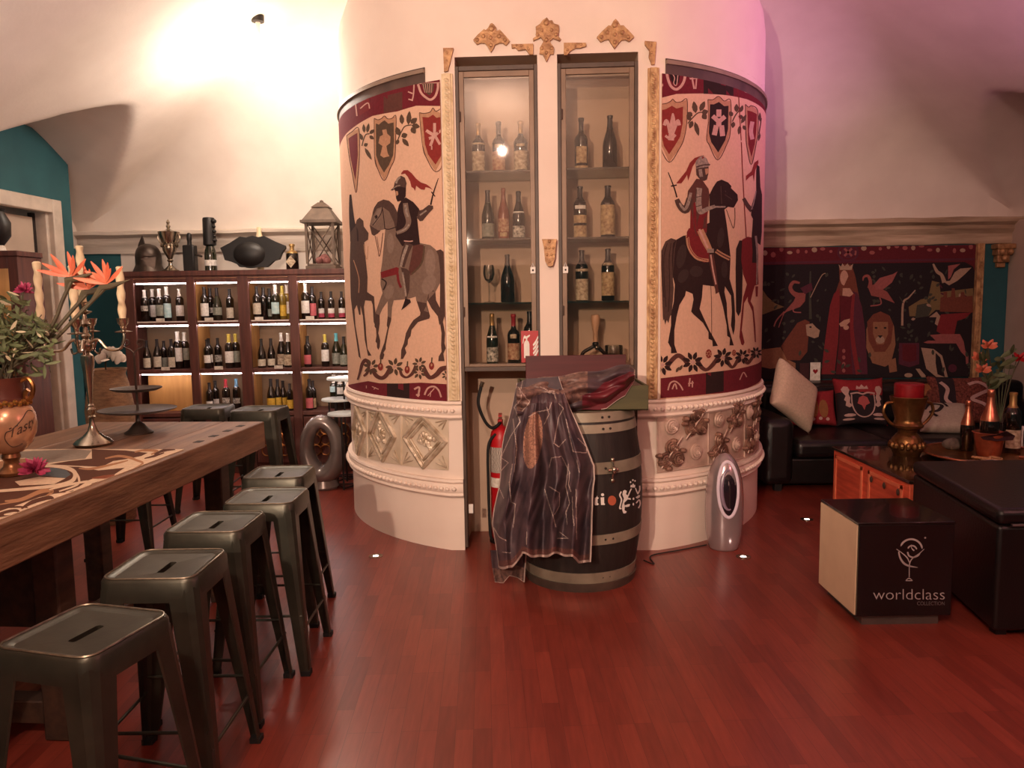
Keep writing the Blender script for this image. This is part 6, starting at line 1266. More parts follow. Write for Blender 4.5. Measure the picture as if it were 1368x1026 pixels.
# tricorn hat and the pale candle behind it
p = topx(338); ht = thing('tricorn_hat', (p.x, YT-.05, ZT_), 'wide black pointed-brim hat standing upright in the middle of the rack top', 'hat')
pts = [(150+x/4.145, 240+y/4.145) for x, y in [(597, 378), (650, 350), (705, 315), (740, 320), (775, 310), (808, 318), (840, 312), (895, 340), (955, 365), (957, 380), (938, 405), (925, 440), (895, 448), (872, 470), (855, 484), (705, 484), (690, 468), (660, 455), (622, 445), (612, 410)]]
q = [onY(x, y, YT-.09)-Vector((p.x, YT-.05, ZT_)) for x, y in pts]
MB().prism(q, (0, .05, 0)).build('brim', M_BLACK, ht, bevel=.012)
MB().ell((0, .0, .15), .17, .09, .13, 24, 12).build('crown', M_BLACK, ht)
p = topx(343); cd_ = thing('pillar_candle', (p.x, YT+.12, ZT_), 'slim pale candle standing behind the black hat', 'candle')
MB().lathe([(0, 0), (.03, 0), (.03, .34), (.024, .36), (.022, .42), (0, .425)], seg=16).build('wax', M_CREAM, cd_)
# flask with diamond label
p = topx(391); bottle('flask', M_GLASSD, C_GO, [], Vector((p.x, YT, ZT_)), 1.22, 'stout dark flask with pale diamond label beside the lantern', 'small bottle on the rack', name='gin_flask', sxy=1.35)
fl = [o for o in bpy.data.objects if o.name == 'gin_flask'][0]; m = MB(); m.prism([(0, -.0375, .015), (.028, -.0378, .062), (0, -.0375, .11), (-.028, -.0378, .062)], (0, .012, 0)); m.build('diamond_label', L_OLDW, fl)
del fl['group']
# lantern
p = topx(433); ln = thing('candle_lantern', (p.x, YT, ZT_), 'tall grey metal lantern with crossed bars on the rack top beside the column', 'lantern')
W_ = .142; M_LAN = mat('weathered_zinc', (112, 96, 84), .55, .5, c2=(84, 72, 64), scale=10)
m = MB(); m.box(-W_, W_, -W_, W_, 0, .03); m.box(-W_*.9, W_*.9, -W_*.9, W_*.9, .03, .05); m.build('base', M_LAN, ln, bevel=.004)
for sx in (1, -1):
    for sy in (1, -1): MB().box(sx*W_*.88-.012, sx*W_*.88+.012, sy*W_*.88-.012, sy*W_*.88+.012, .05, .43).build('corner_post', M_LAN, ln)
for dx, dy in ((0, -1), (0, 1), (1, 0), (-1, 0)):
    m = MB(); e = W_*.88
    for s in (1, -1):
        a = Vector((s*e, dy*e, .05)) if dy else Vector((dx*e, s*e, .05)); b = Vector((-s*e, dy*e, .43)) if dy else Vector((dx*e, -s*e, .43)); m.tube([a, b], .006, 6)
    m.build('cross_bars', M_LAN, ln)
m = MB(); m.box(-W_*1.2, W_*1.2, -W_*1.2, W_*1.2, .43, .455)
a = W_*1.1
for (r0_, z0, r1_, z1) in ((a, .455, .075, .575), (.075, .575, .085, .58), (.085, .58, .03, .63)):
    m.hexa([(x*r0_, y*r0_, z0) for x, y in ((-1, -1), (1, -1), (1, 1), (-1, 1))], [(x*r1_, y*r1_, z1) for x, y in ((-1, -1), (1, -1), (1, 1), (-1, 1))])
m.ell((0, 0, .635), .02); m.build('roof', M_LAN, ln)
m = MB(); m.ell((-.04, -.02, .085), .035); m.ell((.04, -.03, .085), .035); m.ell((0, .03, .1), .05); m.build('filling', mat('dusty_rose', (150, 96, 92), .8), ln)
# ================================================================ BESIDE THE RACK
p = onZ(432, 652, 0); rf = thing('ring_fan', (p.x, p.y+.02, 0), 'grey oval ring-shaped fan on the floor in front of the rack by the column', 'fan')
M_RG = mat('grey_gloss_plastic', (140, 128, 124), .25, .35, c2=(120, 110, 106), scale=4, coat=.5)
m = MB(); N = 40; pr2 = []
cz = .335
m.tube([Vector((.135*math.cos(2*PI*k/N), 0, cz+.02+.235*math.sin(2*PI*k/N))) for k in range(N)], [.062+.03*max(0, -math.sin(2*PI*k/N)) for k in range(N)], 14, 0, True)
o = m.build('ring', M_RG, rf); o.scale = (1, 1.5, 1)
MB().lathe([(0, 0), (.13, 0), (.14, .02), (.10, .12), (0, .12)], seg=28).build('base', M_RG, rf)
NT = 'nest of round white-topped side tables'
for (x, y, rpx, lab) in ((464, 504, 27, 'tallest white round side table tucked against the column'), (452, 532, 22, 'middle-height white round side table in front of the rack'), (460, 551, 22, 'lowest white round side table beside the ring-shaped fan')):
    Y = {504: 7.06, 532: 7.0, 551: 6.70}[y]; p = onY(x, y, Y); r_ = rpx*Y/CAM_F
    t = thing('side_table', (p.x, Y, 0), lab, 'side table', NT)
    MB().lathe([(0, p.z-.02), (r_, p.z-.02), (r_+.004, p.z-.014), (r_, p.z), (0, p.z)], seg=36).build('table_top', mat('pale_grey_top', (206, 214, 212), .35, c2=(190, 198, 198), scale=3), t)
    for k in range(3):
        a = 2*PI*k/3+.5; MB().tube([(r_*.8*math.cos(a), r_*.8*math.sin(a), p.z-.02), (r_*.8*math.cos(a), r_*.8*math.sin(a), 0)], .008, 8).build('leg', M_BLACK, t)
    MB().tube([(r_*.8*math.cos(2*PI*k/3+.5), r_*.8*math.sin(2*PI*k/3+.5), .012) for k in range(3)], .007, 6, 0, True).build('foot_ring', M_BLACK, t)
# red-framed cabinet at the far left
cy_ = 5.75; xr = onY(29, 420, cy_).x; zt2 = onY(20, 342, cy_).z
wc = thing('lit_cabinet', (xr-.3, cy_, 0), 'red-brown framed cabinet with a warm glowing inside, cut off at the picture edge', 'cabinet')
def wbx(n_, a, mt, bev=.004): m = MB(); m.box(*a); return m.build(n_, mt, wc, world=True, bevel=bev)
xl_ = xr-.42
wbx('frame', (xr-.075, xr, cy_, cy_+.3, 0, zt2), M_WOODRED); wbx('frame', (xl_, xl_+.06, cy_, cy_+.3, 0, zt2), M_WOODRED); wbx('top_board', (xl_-.01, xr+.01, cy_-.015, cy_+.3, zt2, zt2+.04), M_WOODRED)
wbx('top_rail', (xl_+.06, xr-.075, cy_, cy_+.02, zt2-.09, zt2), M_WOODRED); wbx('back_panel', (xl_+.06, xr-.075, cy_+.27, cy_+.29, 0, zt2), M_TAN); wbx('shelf', (xl_+.06, xr-.075, cy_+.01, cy_+.27, 1.2, 1.23), M_WOODRED); wbx('lower_door', (xl_+.06, xr-.075, cy_, cy_+.02, .0, 1.1), M_WOODRED)
wbx('light_strip', (xl_+.08, xr-.09, cy_+.03, cy_+.05, zt2-.012, zt2-.002), M_LED)
p = onY(2, 340, cy_+.12); dj = thing('dark_jar', (p.x-.02, cy_+.13, zt2+.04), 'dark jar with pale foot on top of the red-framed cabinet', 'jar')
MB().lathe([(0, 0), (.05, 0), (.04, .04), (.03, .05), (0, .05)], seg=20).build('foot', M_LWHITE, dj); MB().lathe([(0, .05), (.035, .05), (.085, .12), (.09, .22), (.05, .3), (.06, .32), (0, .32)], seg=24).build('jar_body', M_BLACK, dj)
# ================================================================ LAMPS SUNK IN THE FLOOR
for x, y, lab in ((502, 743, 'little round floor light in the parquet on the table side of the column'), (993, 744, 'little round floor light right in front of the silver egg-shaped heater'), (1078, 694, 'little round floor light in the dark parquet near the sofa')):
    p = onZ(x, y, 0); r = thing('floor_light', (p.x, p.y, 0), lab, 'floor light', 'floor lights')
    MB().lathe([(.018, 0), (.045, 0), (.045, .003), (.021, .004), (.018, .002)], seg=24).build('trim_ring', M_SILVER, r)
    MB().lathe([(0, .0015), (.018, .0015), (.018, .003), (0, .0035)], seg=20).build('lens', mat('floor_lens', (255, 240, 230), .4, emit=(255, 222, 208), es=9), r)
# ================================================================ EGG-SHAPED HEATER
p = onZ(970, 735, 0); eg = thing('egg_heater', (p.x, p.y+.06, 0), 'shiny silver egg-shaped heater with oval opening standing by the column', 'heater', rz=math.radians(-1))
Hh = .625
def eggr(z):
    t = z/Hh; q = (t-.42)/.58 if t > .42 else (t-.42)/.60
    return .122*math.sqrt(max(0, 1-abs(q)**2.5))
def egg(u, v):
    a = 2*PI*u; t = v; z = Hh*t; r_ = eggr(z)
    return Vector((r_*math.cos(a)*1.0, r_*math.sin(a)*.95, z))
mb = MB().grid(egg, 48, 60, cu=True); mb.f.append(tuple(range(48))); mb.m.append(0)
eb = mb.build('shell', M_PURIF, eg, ang=180)
def eov(a, k, e): z = .405+.155*k*math.sin(a); x = .056*k*math.cos(a); r_ = eggr(z)+e; return Vector((x, -.95*math.sqrt(max(r_*r_-x*x, 0)), z))
N = 40
MB().tube([eov(2*PI*k/N, 1.12, .0) for k in range(N)], .011, 8, 0, True).build('bright_rim', mat('lilac_white_rim', (236, 222, 236), .25, c2=(226, 212, 228)), eg)
m = MB(); m.add([Vector((0, -eggr(.405)*.95-.001, .405))]+[eov(2*PI*k/N, 1.1, .001) for k in range(N)]+[eov(2*PI*k/N, .55, .0015) for k in range(N)], [(1+k, 1+(k+1) % N, 1+N+(k+1) % N, 1+N+k) for k in range(N)]+[(0, 1+N+k, 1+N+(k+1) % N) for k in range(N)])
m.build('dark_opening', mat('dark_plum_gloss', (40, 28, 36), .15, coat=.5), eg)
pts = [eov(PI*.42+PI*1.16*k/20, .80, .004) for k in range(21)]
MB().tube(pts, [.004+.009*math.sin(PI*k/20) for k in range(21)], 8).build('inner_fin', mat('lilac_fin', (150, 130, 150), .3), eg)
# power cord on the floor
MB_ = MB().tube(cr([(p.x-.1, p.y+.1, .005), (p.x-.3, p.y-.0, .005), (p.x-.5, p.y-.1, .005), (.85, 4.55, .005), (.80, 4.62, .005)], 8), .004, 6)
tag(MB_.build('power_cord', M_RUBBER, origin=(p.x-.3, p.y, 0)), 'thin dark power cord on the parquet between the heater and the barrel', 'cord')
# ================================================================ BLACK CUBE WITH LETTERING
kx0, kx1, ky0, ky1, kz0, kz1 = 1.665, 2.13, 3.62, 4.07, .05, .52
ku = thing('display_cube', ((kx0+kx1)/2, (ky0+ky1)/2, 0), 'glossy black display cube with pale cocktail glass emblem and a cream side', 'display cube')
M_GB = mat('black_gloss', (22, 20, 22), .16, c2=(17, 16, 18), coat=.4)
m = MB(); m.box(kx0+.004, kx1, ky0, ky1, kz0, kz1-.012); m.build('cube_body', M_GB, ku, world=True, bevel=.003)
m = MB(); m.box(kx0-.002, kx1+.002, ky0-.003, ky1+.003, kz1-.012, kz1); m.build('top_plate', M_GB, ku, world=True, bevel=.002)
m = MB(); m.box(kx0-.004, kx0+.003, ky0+.012, ky1-.004, kz0+.004, kz1-.016); o = m.build('side_panel', mat('cream_panel', (232, 204, 170), .6, c2=(224, 196, 162)), ku, world=True)
m = MB(); m.box(kx0+.04, kx1-.05, ky0+.02, ky1-.02, 0, kz0); m.build('plinth', mat('grey_steel_plinth', (120, 112, 106), .35, .6), ku, world=True)
def onK(x, y): q_ = onY(x, y, ky0-.001); return q_
m = MB()
def kst(pts, w, cl=False):
    for q in strokep([(1110+x/8, 690+y/8) for x, y in pts], [v/8 for v in w] if isinstance(w, (list, tuple)) else w/8): m.add([onK(*c) for c in q], [(0, 1, 2, 3)])
def arc(cx_, cy_, rx_, ry_, a0, a1, n=14): return [(cx_+rx_*math.cos(math.radians(a0+(a1-a0)*k/n)), cy_-ry_*math.sin(math.radians(a0+(a1-a0)*k/n))) for k in range(n+1)]
kst(arc(858, 355, 118, 112, 160, 5), [6]+[20]*13+[6]); kst([(725, 375), (740, 440), (780, 500), (840, 530), (930, 545)], [14, 20, 22, 18, 3]); kst(arc(868, 372, 52, 60, 150, 20), [6]+[16]*13+[8]); kst([(820, 380), (835, 420), (880, 436), (930, 420), (955, 395)], [16, 18, 16, 14, 5])
kst([(700, 348), (760, 390), (815, 440), (838, 490)], [5, 10, 14, 8]); kst([(998, 348), (940, 400), (880, 440), (845, 490), (838, 560), (838, 650)], [5, 10, 10, 12, 9, 9]); kst([(800, 685), (835, 660), (872, 685)], [6, 10, 6]); kst([(800, 686), (872, 686)], 8); kst([(858, 300), (865, 340), (890, 365)], [4, 8, 18]); kst([(1000, 232), (1016, 224)], 16)
m.build('glass_emblem', mat('pale_grey_print', (190, 178, 176), .5), ku, world=True, recalc=False)
def ktext(s, x0, x1, yb_, ytop, nm):
    v, f = text2d(s, 1., off_=-.014); w0 = min(p.x for p in v); w1 = max(p.x for p in v); h1 = max(p.y for p in v); m = MB()
    m.add([onK(x0+(x1-x0)*(p.x-w0)/(w1-w0), yb_-(yb_-ytop)*p.y/h1) for p in v], f); m.build(nm, MATS['pale_grey_print'], ku, world=True, recalc=False)
ktext('worldclass', 1166.5, 1262, 801, 787, 'lettering')
MATS['dim_grey_print'] = mat('dim_grey_print', (110, 100, 100), .5)
v, f = text2d('COLLECTION', 1.); w1 = max(p.x for p in v); m = MB(); m.add([onK(1225+37*p.x/w1, 808.5-5*p.y/.7) for p in v], f); m.build('small_lettering', MATS['dim_grey_print'], ku, world=True, recalc=False)
# ================================================================ LOUNGE CORNER
sf = thing('leather_sofa', (3.5, 6.9, 0), 'long black leather sofa under the dark tapestry', 'sofa')
def sbx(n_, a, mt=M_LEATHER, bev=.05): m = MB(); m.box(*a); o = m.build(n_, mt, sf, world=True); b_ = o.modifiers.new('bevel', 'BEVEL'); b_.width = bev; b_.segments = 4; return o
sx0, sx1 = 2.07, 4.95
sbx('base', (sx0+.05, sx1-.05, 6.3, 7.55, .06, .28), bev=.02); sbx('backrest', (sx0+.06, sx1-.06, 7.25, 7.62, .28, .80), bev=.07)
sbx('arm', (sx0, sx0+.26, 6.25, 7.58, .06, .62), bev=.07); sbx('arm', (sx1-.26, sx1, 6.25, 7.58, .06, .62), bev=.07)
wS = (sx1-sx0-.52)/3
for k in range(3): sbx('seat_cushion', (sx0+.262+wS*k, sx0+.258+wS*(k+1), 6.22, 7.26, .29, .44), bev=.05)
for k in range(3): sbx('back_cushion', (sx0+.265+wS*k, sx0+.255+wS*(k+1), 7.15, 7.27, .44, .78), bev=.05)
for x in (sx0+.15, sx1-.15):
    for y in (6.35, 7.48): m = MB(); m.box(x-.03, x+.03, y-.03, y+.03, 0, .06); m.build('leg', M_BLACK, sf, world=True)
def cushion(c, w, h, t, tilt, rz, label, mats, mid=None, roll_=0., group='cushions on the leather sofa'):
    r = thing('sofa_cushion', c, label, 'cushion', group); m = MB(); N = 28
    M_ = Matrix.Rotation(rz, 4, 'Z') @ Matrix.Rotation(-tilt, 4, 'X') @ Matrix.Rotation(roll_, 4, 'Y')
    lo = 0
    def pt(u, v, s):
        x = 2*u-1; y = 2*v-1; pin = 1-.10*(1-abs(x)**2)*abs(y)**2; pin2 = 1-.10*(1-abs(y)**2)*abs(x)**2
        d = t*.5*(max(0, (1-x**4)*(1-y**4)))**.45
        return M_ @ Vector((x*w/2*pin2, s*d, y*h/2*pin))
    pts = [pt(i/N, j/N, s) for s in (-1, 1) for j in range(N+1) for i in range(N+1)]
    zmin = min(p_.z for p_ in pts); n1 = (N+1)**2
    for s in (0, 1):
        for j in range(N):
            for i in range(N):
                a = s*n1+j*(N+1)+i; m.f.append((a, a+1, a+N+2, a+N+1)); m.m.append(mid((i+.5)/N, (j+.5)/N) if (mid and s == 0) else 0)
    m.v = [tuple(p_-Vector((0, 0, zmin))) for p_ in pts]
    o = m.build('cover', mats, r, weld=True, ang=80); return r, M_, zmin, (w, h, t)
def cdecal(rr, polys, mt, nm='woven_print', e=.004):
    r, M_, zmin, (w, h, t) = rr; m = MB()
    for q in polys:
        # fan of small facets following the bulge of the cover
        tri = tessellate_polygon([[Vector((a, b, 0)) for a, b in q]])
        bm = bmesh.new(); vs = [bm.verts.new((a, b, 0)) for a, b in q]
        for tt_ in tri:
            try: bm.faces.new([vs[i] for i in tt_])
            except ValueError: pass
        for k in range(1, 8):
            for ax in ((1, 0, 0), (0, 1, 0)): bmesh.ops.bisect_plane(bm, geom=bm.verts[:]+bm.edges[:]+bm.faces[:], plane_co=(k/8, k/8, 0), plane_no=ax)
        bm.verts.index_update(); V = []
        for v in bm.verts:
            x = 2*v.co.x-1; y = 2*v.co.y-1; d = t*.5*(max(0, (1-x**4)*(1-y**4)))**.45+e
            V.append(M_ @ Vector((x*w/2*(1-.10*(1-y*y)*x*x), -d, y*h/2*(1-.10*(1-x*x)*y*y)))-Vector((0, 0, zmin)))
        m.add(V, [tuple(v.index for v in f.verts) for f in bm.faces]); bm.free()
    m.build(nm, mt, r, recalc=False)
F_IV = fabric('ivory_linen', (214, 186, 164)); F_RD = fabric('crimson_velvet', (138, 40, 46)); F_BK = fabric('charcoal_weave', (46, 36, 40)); F_PS = fabric('pale_thread', (186, 152, 144)); F_BR = fabric('brocade_rust', (128, 70, 60), .5); F_GD = fabric('ochre_velvet', (140, 90, 56))
c = onY(1048, 588, 6.62); cushion((c.x+.05, 6.55, .44), .56, .46, .17, .25, math.radians(38), 'plain ivory cushion leaning on the sofa arm beside the column', [F_IV], roll_=math.radians(34))
c = onY(1083, 565, 7.0); k1 = cushion((c.x, 6.98, .44), .44, .34, .14, .3, 0, 'small red cushion with faded gold crest between the ivory and the heraldic cushions', [F_RD]); cdecal(k1, [ellp(.45, .5, .12, .3, 12)], F_GD); cdecal(k1, [ellp(.68, .45, .1, .25, 12)], F_GD); cdecal(k1, [ellp(.25, .2, .04, .05, 8), ellp(.45, .16, .04, .05, 8), ellp(.6, .18, .04, .05, 8), ellp(.75, .16, .04, .05, 8)], F_PS, e=.007)
c = onY(1147, 575, 6.98); k2 = cushion((c.x, 6.98, .44), .47, .45, .15, .3, 0, 'dark red heraldic cushion with two pale lions and a crown', [F_RD, F_BK], mid=lambda u, v: 1 if v < .66+.06*math.sin(u*6) else 0)
li = [(.08, .74), (.14, .80), (.22, .79), (.25, .72), (.22, .64), (.25, .56), (.23, .46), (.28, .4), (.22, .36), (.14, .4), (.16, .48), (.12, .52), (.16, .6), (.1, .68)]
cdecal(k2, [li, [(1-a, b) for a, b in li], [(.38, .74), (.4, .82), (.45, .78), (.5, .85), (.55, .78), (.6, .82), (.62, .74)], ellp(.22, .2, .12, .035, 10), ellp(.78, .2, .12, .035, 10), ellp(.2, .11, .12, .025, 10), ellp(.8, .11, .12, .025, 10)]+strokep([(.28, .62), (.28, .4), (.36, .22), (.5, .15), (.64, .22), (.72, .4), (.72, .62)], .025)+strokep([(.26, .64), (.4, .66), (.5, .63), (.6, .66), (.74, .64)], .03), F_PS); cdecal(k2, [[(.42, .56), (.5, .6), (.58, .56), (.62, .44), (.54, .4), (.5, .3), (.46, .4), (.38, .44)]], fabric('rose_eagle', (170, 84, 84)), e=.007)
c = onY(1228, 570, 7.0); k3 = cushion((c.x, 7.0, .44), .36, .40, .13, .3, 0, 'ochre and rust cushion behind the red candle cup', [F_GD]); cdecal(k3, [ellp(.7, .5, .16, .3, 12)], F_BR)
c = onY(1282, 570, 6.96); k4 = cushion((c.x, 6.94, .44), .60, .46, .16, .3, math.radians(-6), 'wine-dark cushion with pale brocade scrolls near the champagne bottles', [F_BR, F_BK], mid=lambda u, v: 1 if .12 < u < .34 else 0); cdecal(k4, strokep([(.15, .85), (.24, .7), (.2, .5), (.3, .35), (.26, .15)], .06), F_PS); cdecal(k4, strokep([(.55, .8), (.7, .85), (.85, .7), (.7, .6), (.58, .5), (.75, .4), (.85, .25)], .06), F_PS)
c = onY(1257, 580, 6.62); k5 = cushion((c.x, 6.6, .44), .44, .40, .12, 1.05, math.radians(-14), 'grey-white cushion with a black swirl lying flat on the sofa seat', [fabric('greige_cotton', (178, 164, 148))]); cdecal(k5, strokep([(.15, .6), (.3, .8), (.5, .75), (.4, .55), (.25, .5), (.35, .35)], .07)+strokep([(.2, .9), (.5, .92), (.6, .7)], .05), F_BK)
# two small cards leaning on the sofa back
for x0, x1, y0, y1, lab, mt in ((1068, 1081, 485, 503, 'small dark framed card under the left lion of the tapestry', fabric('card_dark', (70, 44, 46))), (1082, 1096, 484, 505, 'small white card with a dark heart under the left lion of the tapestry', M_LWHITE)):
    a = onY(x0, y1, 7.52); b = onY(x1, y0, 7.52); r = thing('greeting_card', ((a.x+b.x)/2, 7.52, .80), lab, 'card'); m = MB(); m.box(a.x, b.x, 7.515, 7.52, .801, max(b.z, .95)); m.build('card_sheet', mt, r, world=True)
    m = MB(); cx_, cz = (a.x+b.x)/2, (.80+max(b.z, .95))/2
    if mt is M_LWHITE: m.prism([(cx_+.02*x_, 7.514, cz+.02*y_) for x_, y_ in ((0, -1.3), (1.2, .1), (1.1, .9), (.5, 1.1), (0, .6), (-.5, 1.1), (-1.1, .9), (-1.2, .1))], (0, -.001, 0)); m.build('heart_print', M_REDC, r, world=True)
# ---- coffee table
tx0, tx1, ty0, ty1, tz = 2.425, 4.2, 4.62, 5.76, .48
tb_ = thing('coffee_table', ((tx0+tx1)/2, (ty0+ty1)/2, 0), 'low orange-sided chest table with a dark mirror-like top', 'table')
M_OR = mat('orange_lit_planks', (232, 104, 72), .55, c2=(186, 72, 50), scale=4, stretch=(1, .8, 7), bump=.15)  # orange-red planks, colour brightened to carry the orange light on them
def tbx(n_, a, mt, bev=.004, par=tb_): m = MB(); m.box(*a); return m.build(n_, mt, par, world=True, bevel=bev)
tbx('chest_body', (tx0+.012, tx1-.012, ty0+.012, ty1-.012, 0, tz-.02), M_OR); tbx('table_top', (tx0, tx1, ty0, ty1, tz-.02, tz), mat('smoked_mirror', (62, 46, 36), .12, .3, c2=(48, 36, 28), scale=5, coat=.5), .003)
M_ORL = mat('orange_trim', (244, 140, 100), .5, c2=(226, 112, 80), scale=6)
for y0, y1 in ((5.25, 5.70), (4.70, 5.16)):
    d = tbx('panel_door', (tx0+.006, tx0+.012, y0, y1, .06, tz-.05), M_OR, .002)
    for a in ((y0, y0+.025, .06, tz-.05), (y1-.025, y1, .06, tz-.05), (y0, y1, .06, .085), (y0, y1, tz-.075, tz-.05)): tbx('door_rail', (tx0-.001, tx0+.006, a[0], a[1], a[2], a[3]), M_ORL, .001, tb_)
for y in (4.74, 5.1, 4.92): m = MB(); m.ell((tx0-.006, y, tz-.10), .008, .016, .022, 10, 8); m.build('knob', M_DARKF, tb_, world=True)
# ---- black leather ottoman
ot = thing('leather_ottoman', (2.9, 4.0, 0), 'wide black leather ottoman between the black cube and the coffee table', 'ottoman')
def oq(z, e=0.): return [Vector((2.245-e, 3.47-e, z)), Vector((3.7, 3.47-e, z)), Vector((3.7, 4.56+e, z)), Vector((2.415-e, 4.56+e, z))]
m = MB(); m.hexa(oq(.03), oq(.54)); o = m.build('body', M_LEATHER, ot, world=True); b_ = o.modifiers.new('bevel', 'BEVEL'); b_.width = .02; b_.segments = 3
m = MB(); m.hexa(oq(.54, .006), oq(.62, .006)); o = m.build('padded_top', M_LEATHER, ot, world=True); b_ = o.modifiers.new('bevel', 'BEVEL'); b_.width = .03; b_.segments = 4
for q in oq(0): cx_, cy2 = q.x+(.06 if q.x < 3 else -.06), q.y+(.06 if q.y < 4 else -.06); m = MB(); m.box(cx_-.025, cx_+.025, cy2-.025, cy2+.025, 0, .03); m.build('foot', M_BLACK, ot, world=True)
m = MB(); m.tube([(2.30, 3.462, .545), (3.6, 3.462, .545)], .007); m.build('piping', mat('dull_chrome', (110, 104, 104), .3, .7), ot, world=True)
# ---- trophy cup with red candle
p = onZ(1211, 608, tz); p.z = tz+.0005; tc_ = thing('trophy_cup', p, 'gilded two-handled trophy cup on the coffee table, holding a red candle', 'trophy'); u_ = p.y/CAM_F*1.0
M_TG = mat('tarnished_gilt', (150, 108, 66), .3, .85, c2=(104, 70, 40), scale=12, bump=.35, bscale=35)
MB().lathe([(0, 0), (.085, 0), (.09, .015), (.10, .03), (.108, .07), (.10, .12), (.075, .15), (.06, .165), (.07, .19), (.10, .205), (.105, .22), (.09, .235), (.085, .26), (.11, .36), (.125, .42), (.12, .425), (.10, .36), (.07, .26), (0, .25)], seg=36).build('cup', M_TG, tc_)
for sx in (1, -1): MB().tube(cr([(sx*.115, 0, .38), (sx*.16, 0, .37), (sx*.175, 0, .31), (sx*.14, 0, .25), (sx*.10, 0, .215)], 7), .011, 8).build('handle', M_TG, tc_)
m = MB()
for k in range(16): a = 2*PI*k/16; m.ell((.104*math.cos(a), .104*math.sin(a), .075), .022, .022, .03, 8, 5)
m.build('embossed_band', M_TG, tc_)
rc = thing('red_candle', p+Vector((0, 0, .262)), 'thick red candle standing in the gilded trophy cup', 'candle'); MB().lathe([(0, 0), (.062, 0), (.095, .14), (.098, .245), (.09, .255), (0, .25)], seg=32).build('wax', M_REDC, rc)
# ---- brass tray with jewellery, bucket and bottles
p = onZ(1318, 612, tz); tp = Vector((p.x, min(p.y, 5.3), tz+.0005)); tr2 = thing('brass_tray', tp, 'big copper-coloured tray on the coffee table heaped with chains and bottles', 'tray')
MB().lathe([(0, 0), (.34, 0), (.40, .03), (.405, .036), (.395, .036), (.335, .006), (0, .006)], seg=56).build('tray_dish', M_BRASS, tr2)
MB().tube([Vector((.40*math.cos(2*PI*k/48), .40*math.sin(2*PI*k/48), .036)) for k in range(48)], .008, 6, 0, True).build('rim', M_COPPER, tr2)
zt_ = tz+.0075
def chain(pts, label, mt, r_=.008):
    c = cr(pts, 10); m = MB()
    for k, q in enumerate(c): m.ell(q+Vector((0, 0, r_)), r_*1.25, r_, r_, 6, 5)
    o = m.build('bead_chain', mt, origin=tuple(c[0])); tag(o, label, 'necklace')
b0 = Vector((tp.x, tp.y, zt_))
chain([b0+Vector(q) for q in ((-.30, -.02, 0), (-.27, -.12, 0), (-.16, -.17, 0), (-.05, -.15, 0), (.0, -.2, 0), (.08, -.22, 0))], 'silver bead chain curling over the edge side of the copper tray', M_SILVER)
chain([b0+Vector(q) for q in ((-.12, -.04, 0), (-.05, -.10, 0), (.0, -.05, 0), (.03, -.11, 0), (-.02, -.15, 0), (-.1, -.12, 0))], 'tangled gold bead chain in front of the champagne bucket', M_GOLD, .01)
chain([b0+Vector(q) for q in ((.12, -.2, 0), (.2, -.17, 0), (.24, -.08, 0), (.2, -.05, 0))], 'copper bead chain at the end of the tray away from the trophy cup', M_COPPER)
pb2 = onY(1322, 596, tp.y+.05); bk = thing('champagne_bucket', (pb2.x, tp.y+.06, zt_), 'shiny copper champagne bucket on the tray', 'bucket')
MB().lathe([(0, 0), (.07, 0), (.075, .01), (.1, .16), (.108, .165), (.1, .168), (.09, .155), (.068, .015), (0, .012)], seg=36).build('bucket', M_COPPER, bk)
m = MB(); m.prism([(-.12, -.10, .150), (-.02, -.112, .165), (.05, -.11, .19), (.13, -.08, .15), (.1, -.105, .125), (-.02, -.116, .12), (-.1, -.1, .13)], (0, .006, 0)); m.build('napkin_fold', fabric('dark_napkin', (60, 36, 38)), bk)
bottle('champagne', M_GLASSD, M_COPPER, [], Vector((pb2.x+.0, tp.y+.06, zt_+.013)), 1.42, 'champagne bottle with rose gold foil standing tall in the copper bucket', 'champagne bottles', sxy=.95, name='champagne_bottle')
MBf = [o for o in bpy.data.objects if o.name.startswith('champagne_bottle')][0]
fz = [(rad(BPROF['champagne'], z)+.0012, z) for z in (.165, .18, .2, .22, .25, .28)]; MB().lathe(fz+[(fz[-1][0]-.001, .281)], seg=20).build('neck_foil', M_COPPER, MBf)
p2 = onY(1306, 596, tp.y+.16); r = copy_tree(MBf); tag(r, 'shorter champagne bottle with rose gold neck behind the copper bucket', 'bottle', 'champagne bottles'); r.location = (p2.x-.03, tp.y+.24, zt_); r.scale = (1.05, 1.05, 1.15)
p3 = onY(1366, 600, 5.25); bottle('bordeaux', M_GLASSD, C_GO, [(L_OLDW, .03, .12, 1.2)], Vector((p3.x+.03, 5.42, tz)), 1.45, 'dark gold-topped wine bottle at the very end of the coffee table', 'lounge bottle', sxy=1.1)
p4 = onY(1354, 575, 5.62); r = thing('white_box', (p4.x, 5.62, tz), 'small white box on the coffee table behind the tray', 'box'); m = MB(); m.box(-.05, .05, -.04, .04, 0, .16); m.build('box_body', M_LWHITE, r, bevel=.004); m = MB(); m.box(-.052, .052, -.042, .042, .13, .165); m.build('lid', M_LWHITE, r, bevel=.003)
p5 = onZ(1240, 590, tz+.01)
r = thing('rock_crystal', (p5.x+.02, 5.56, tz), 'rough grey stone beside the trophy cup', 'stone'); MB().ell((0, 0, .045), .06, .05, .045, 14, 9, fn=lambda a, z: 1+.14*math.sin(3*a+z*2)+.1*math.sin(5*a)).build('stone_body', mat('grey_stone', (120, 108, 96), .7, c2=(80, 70, 62), scale=20, bump=.5), r)
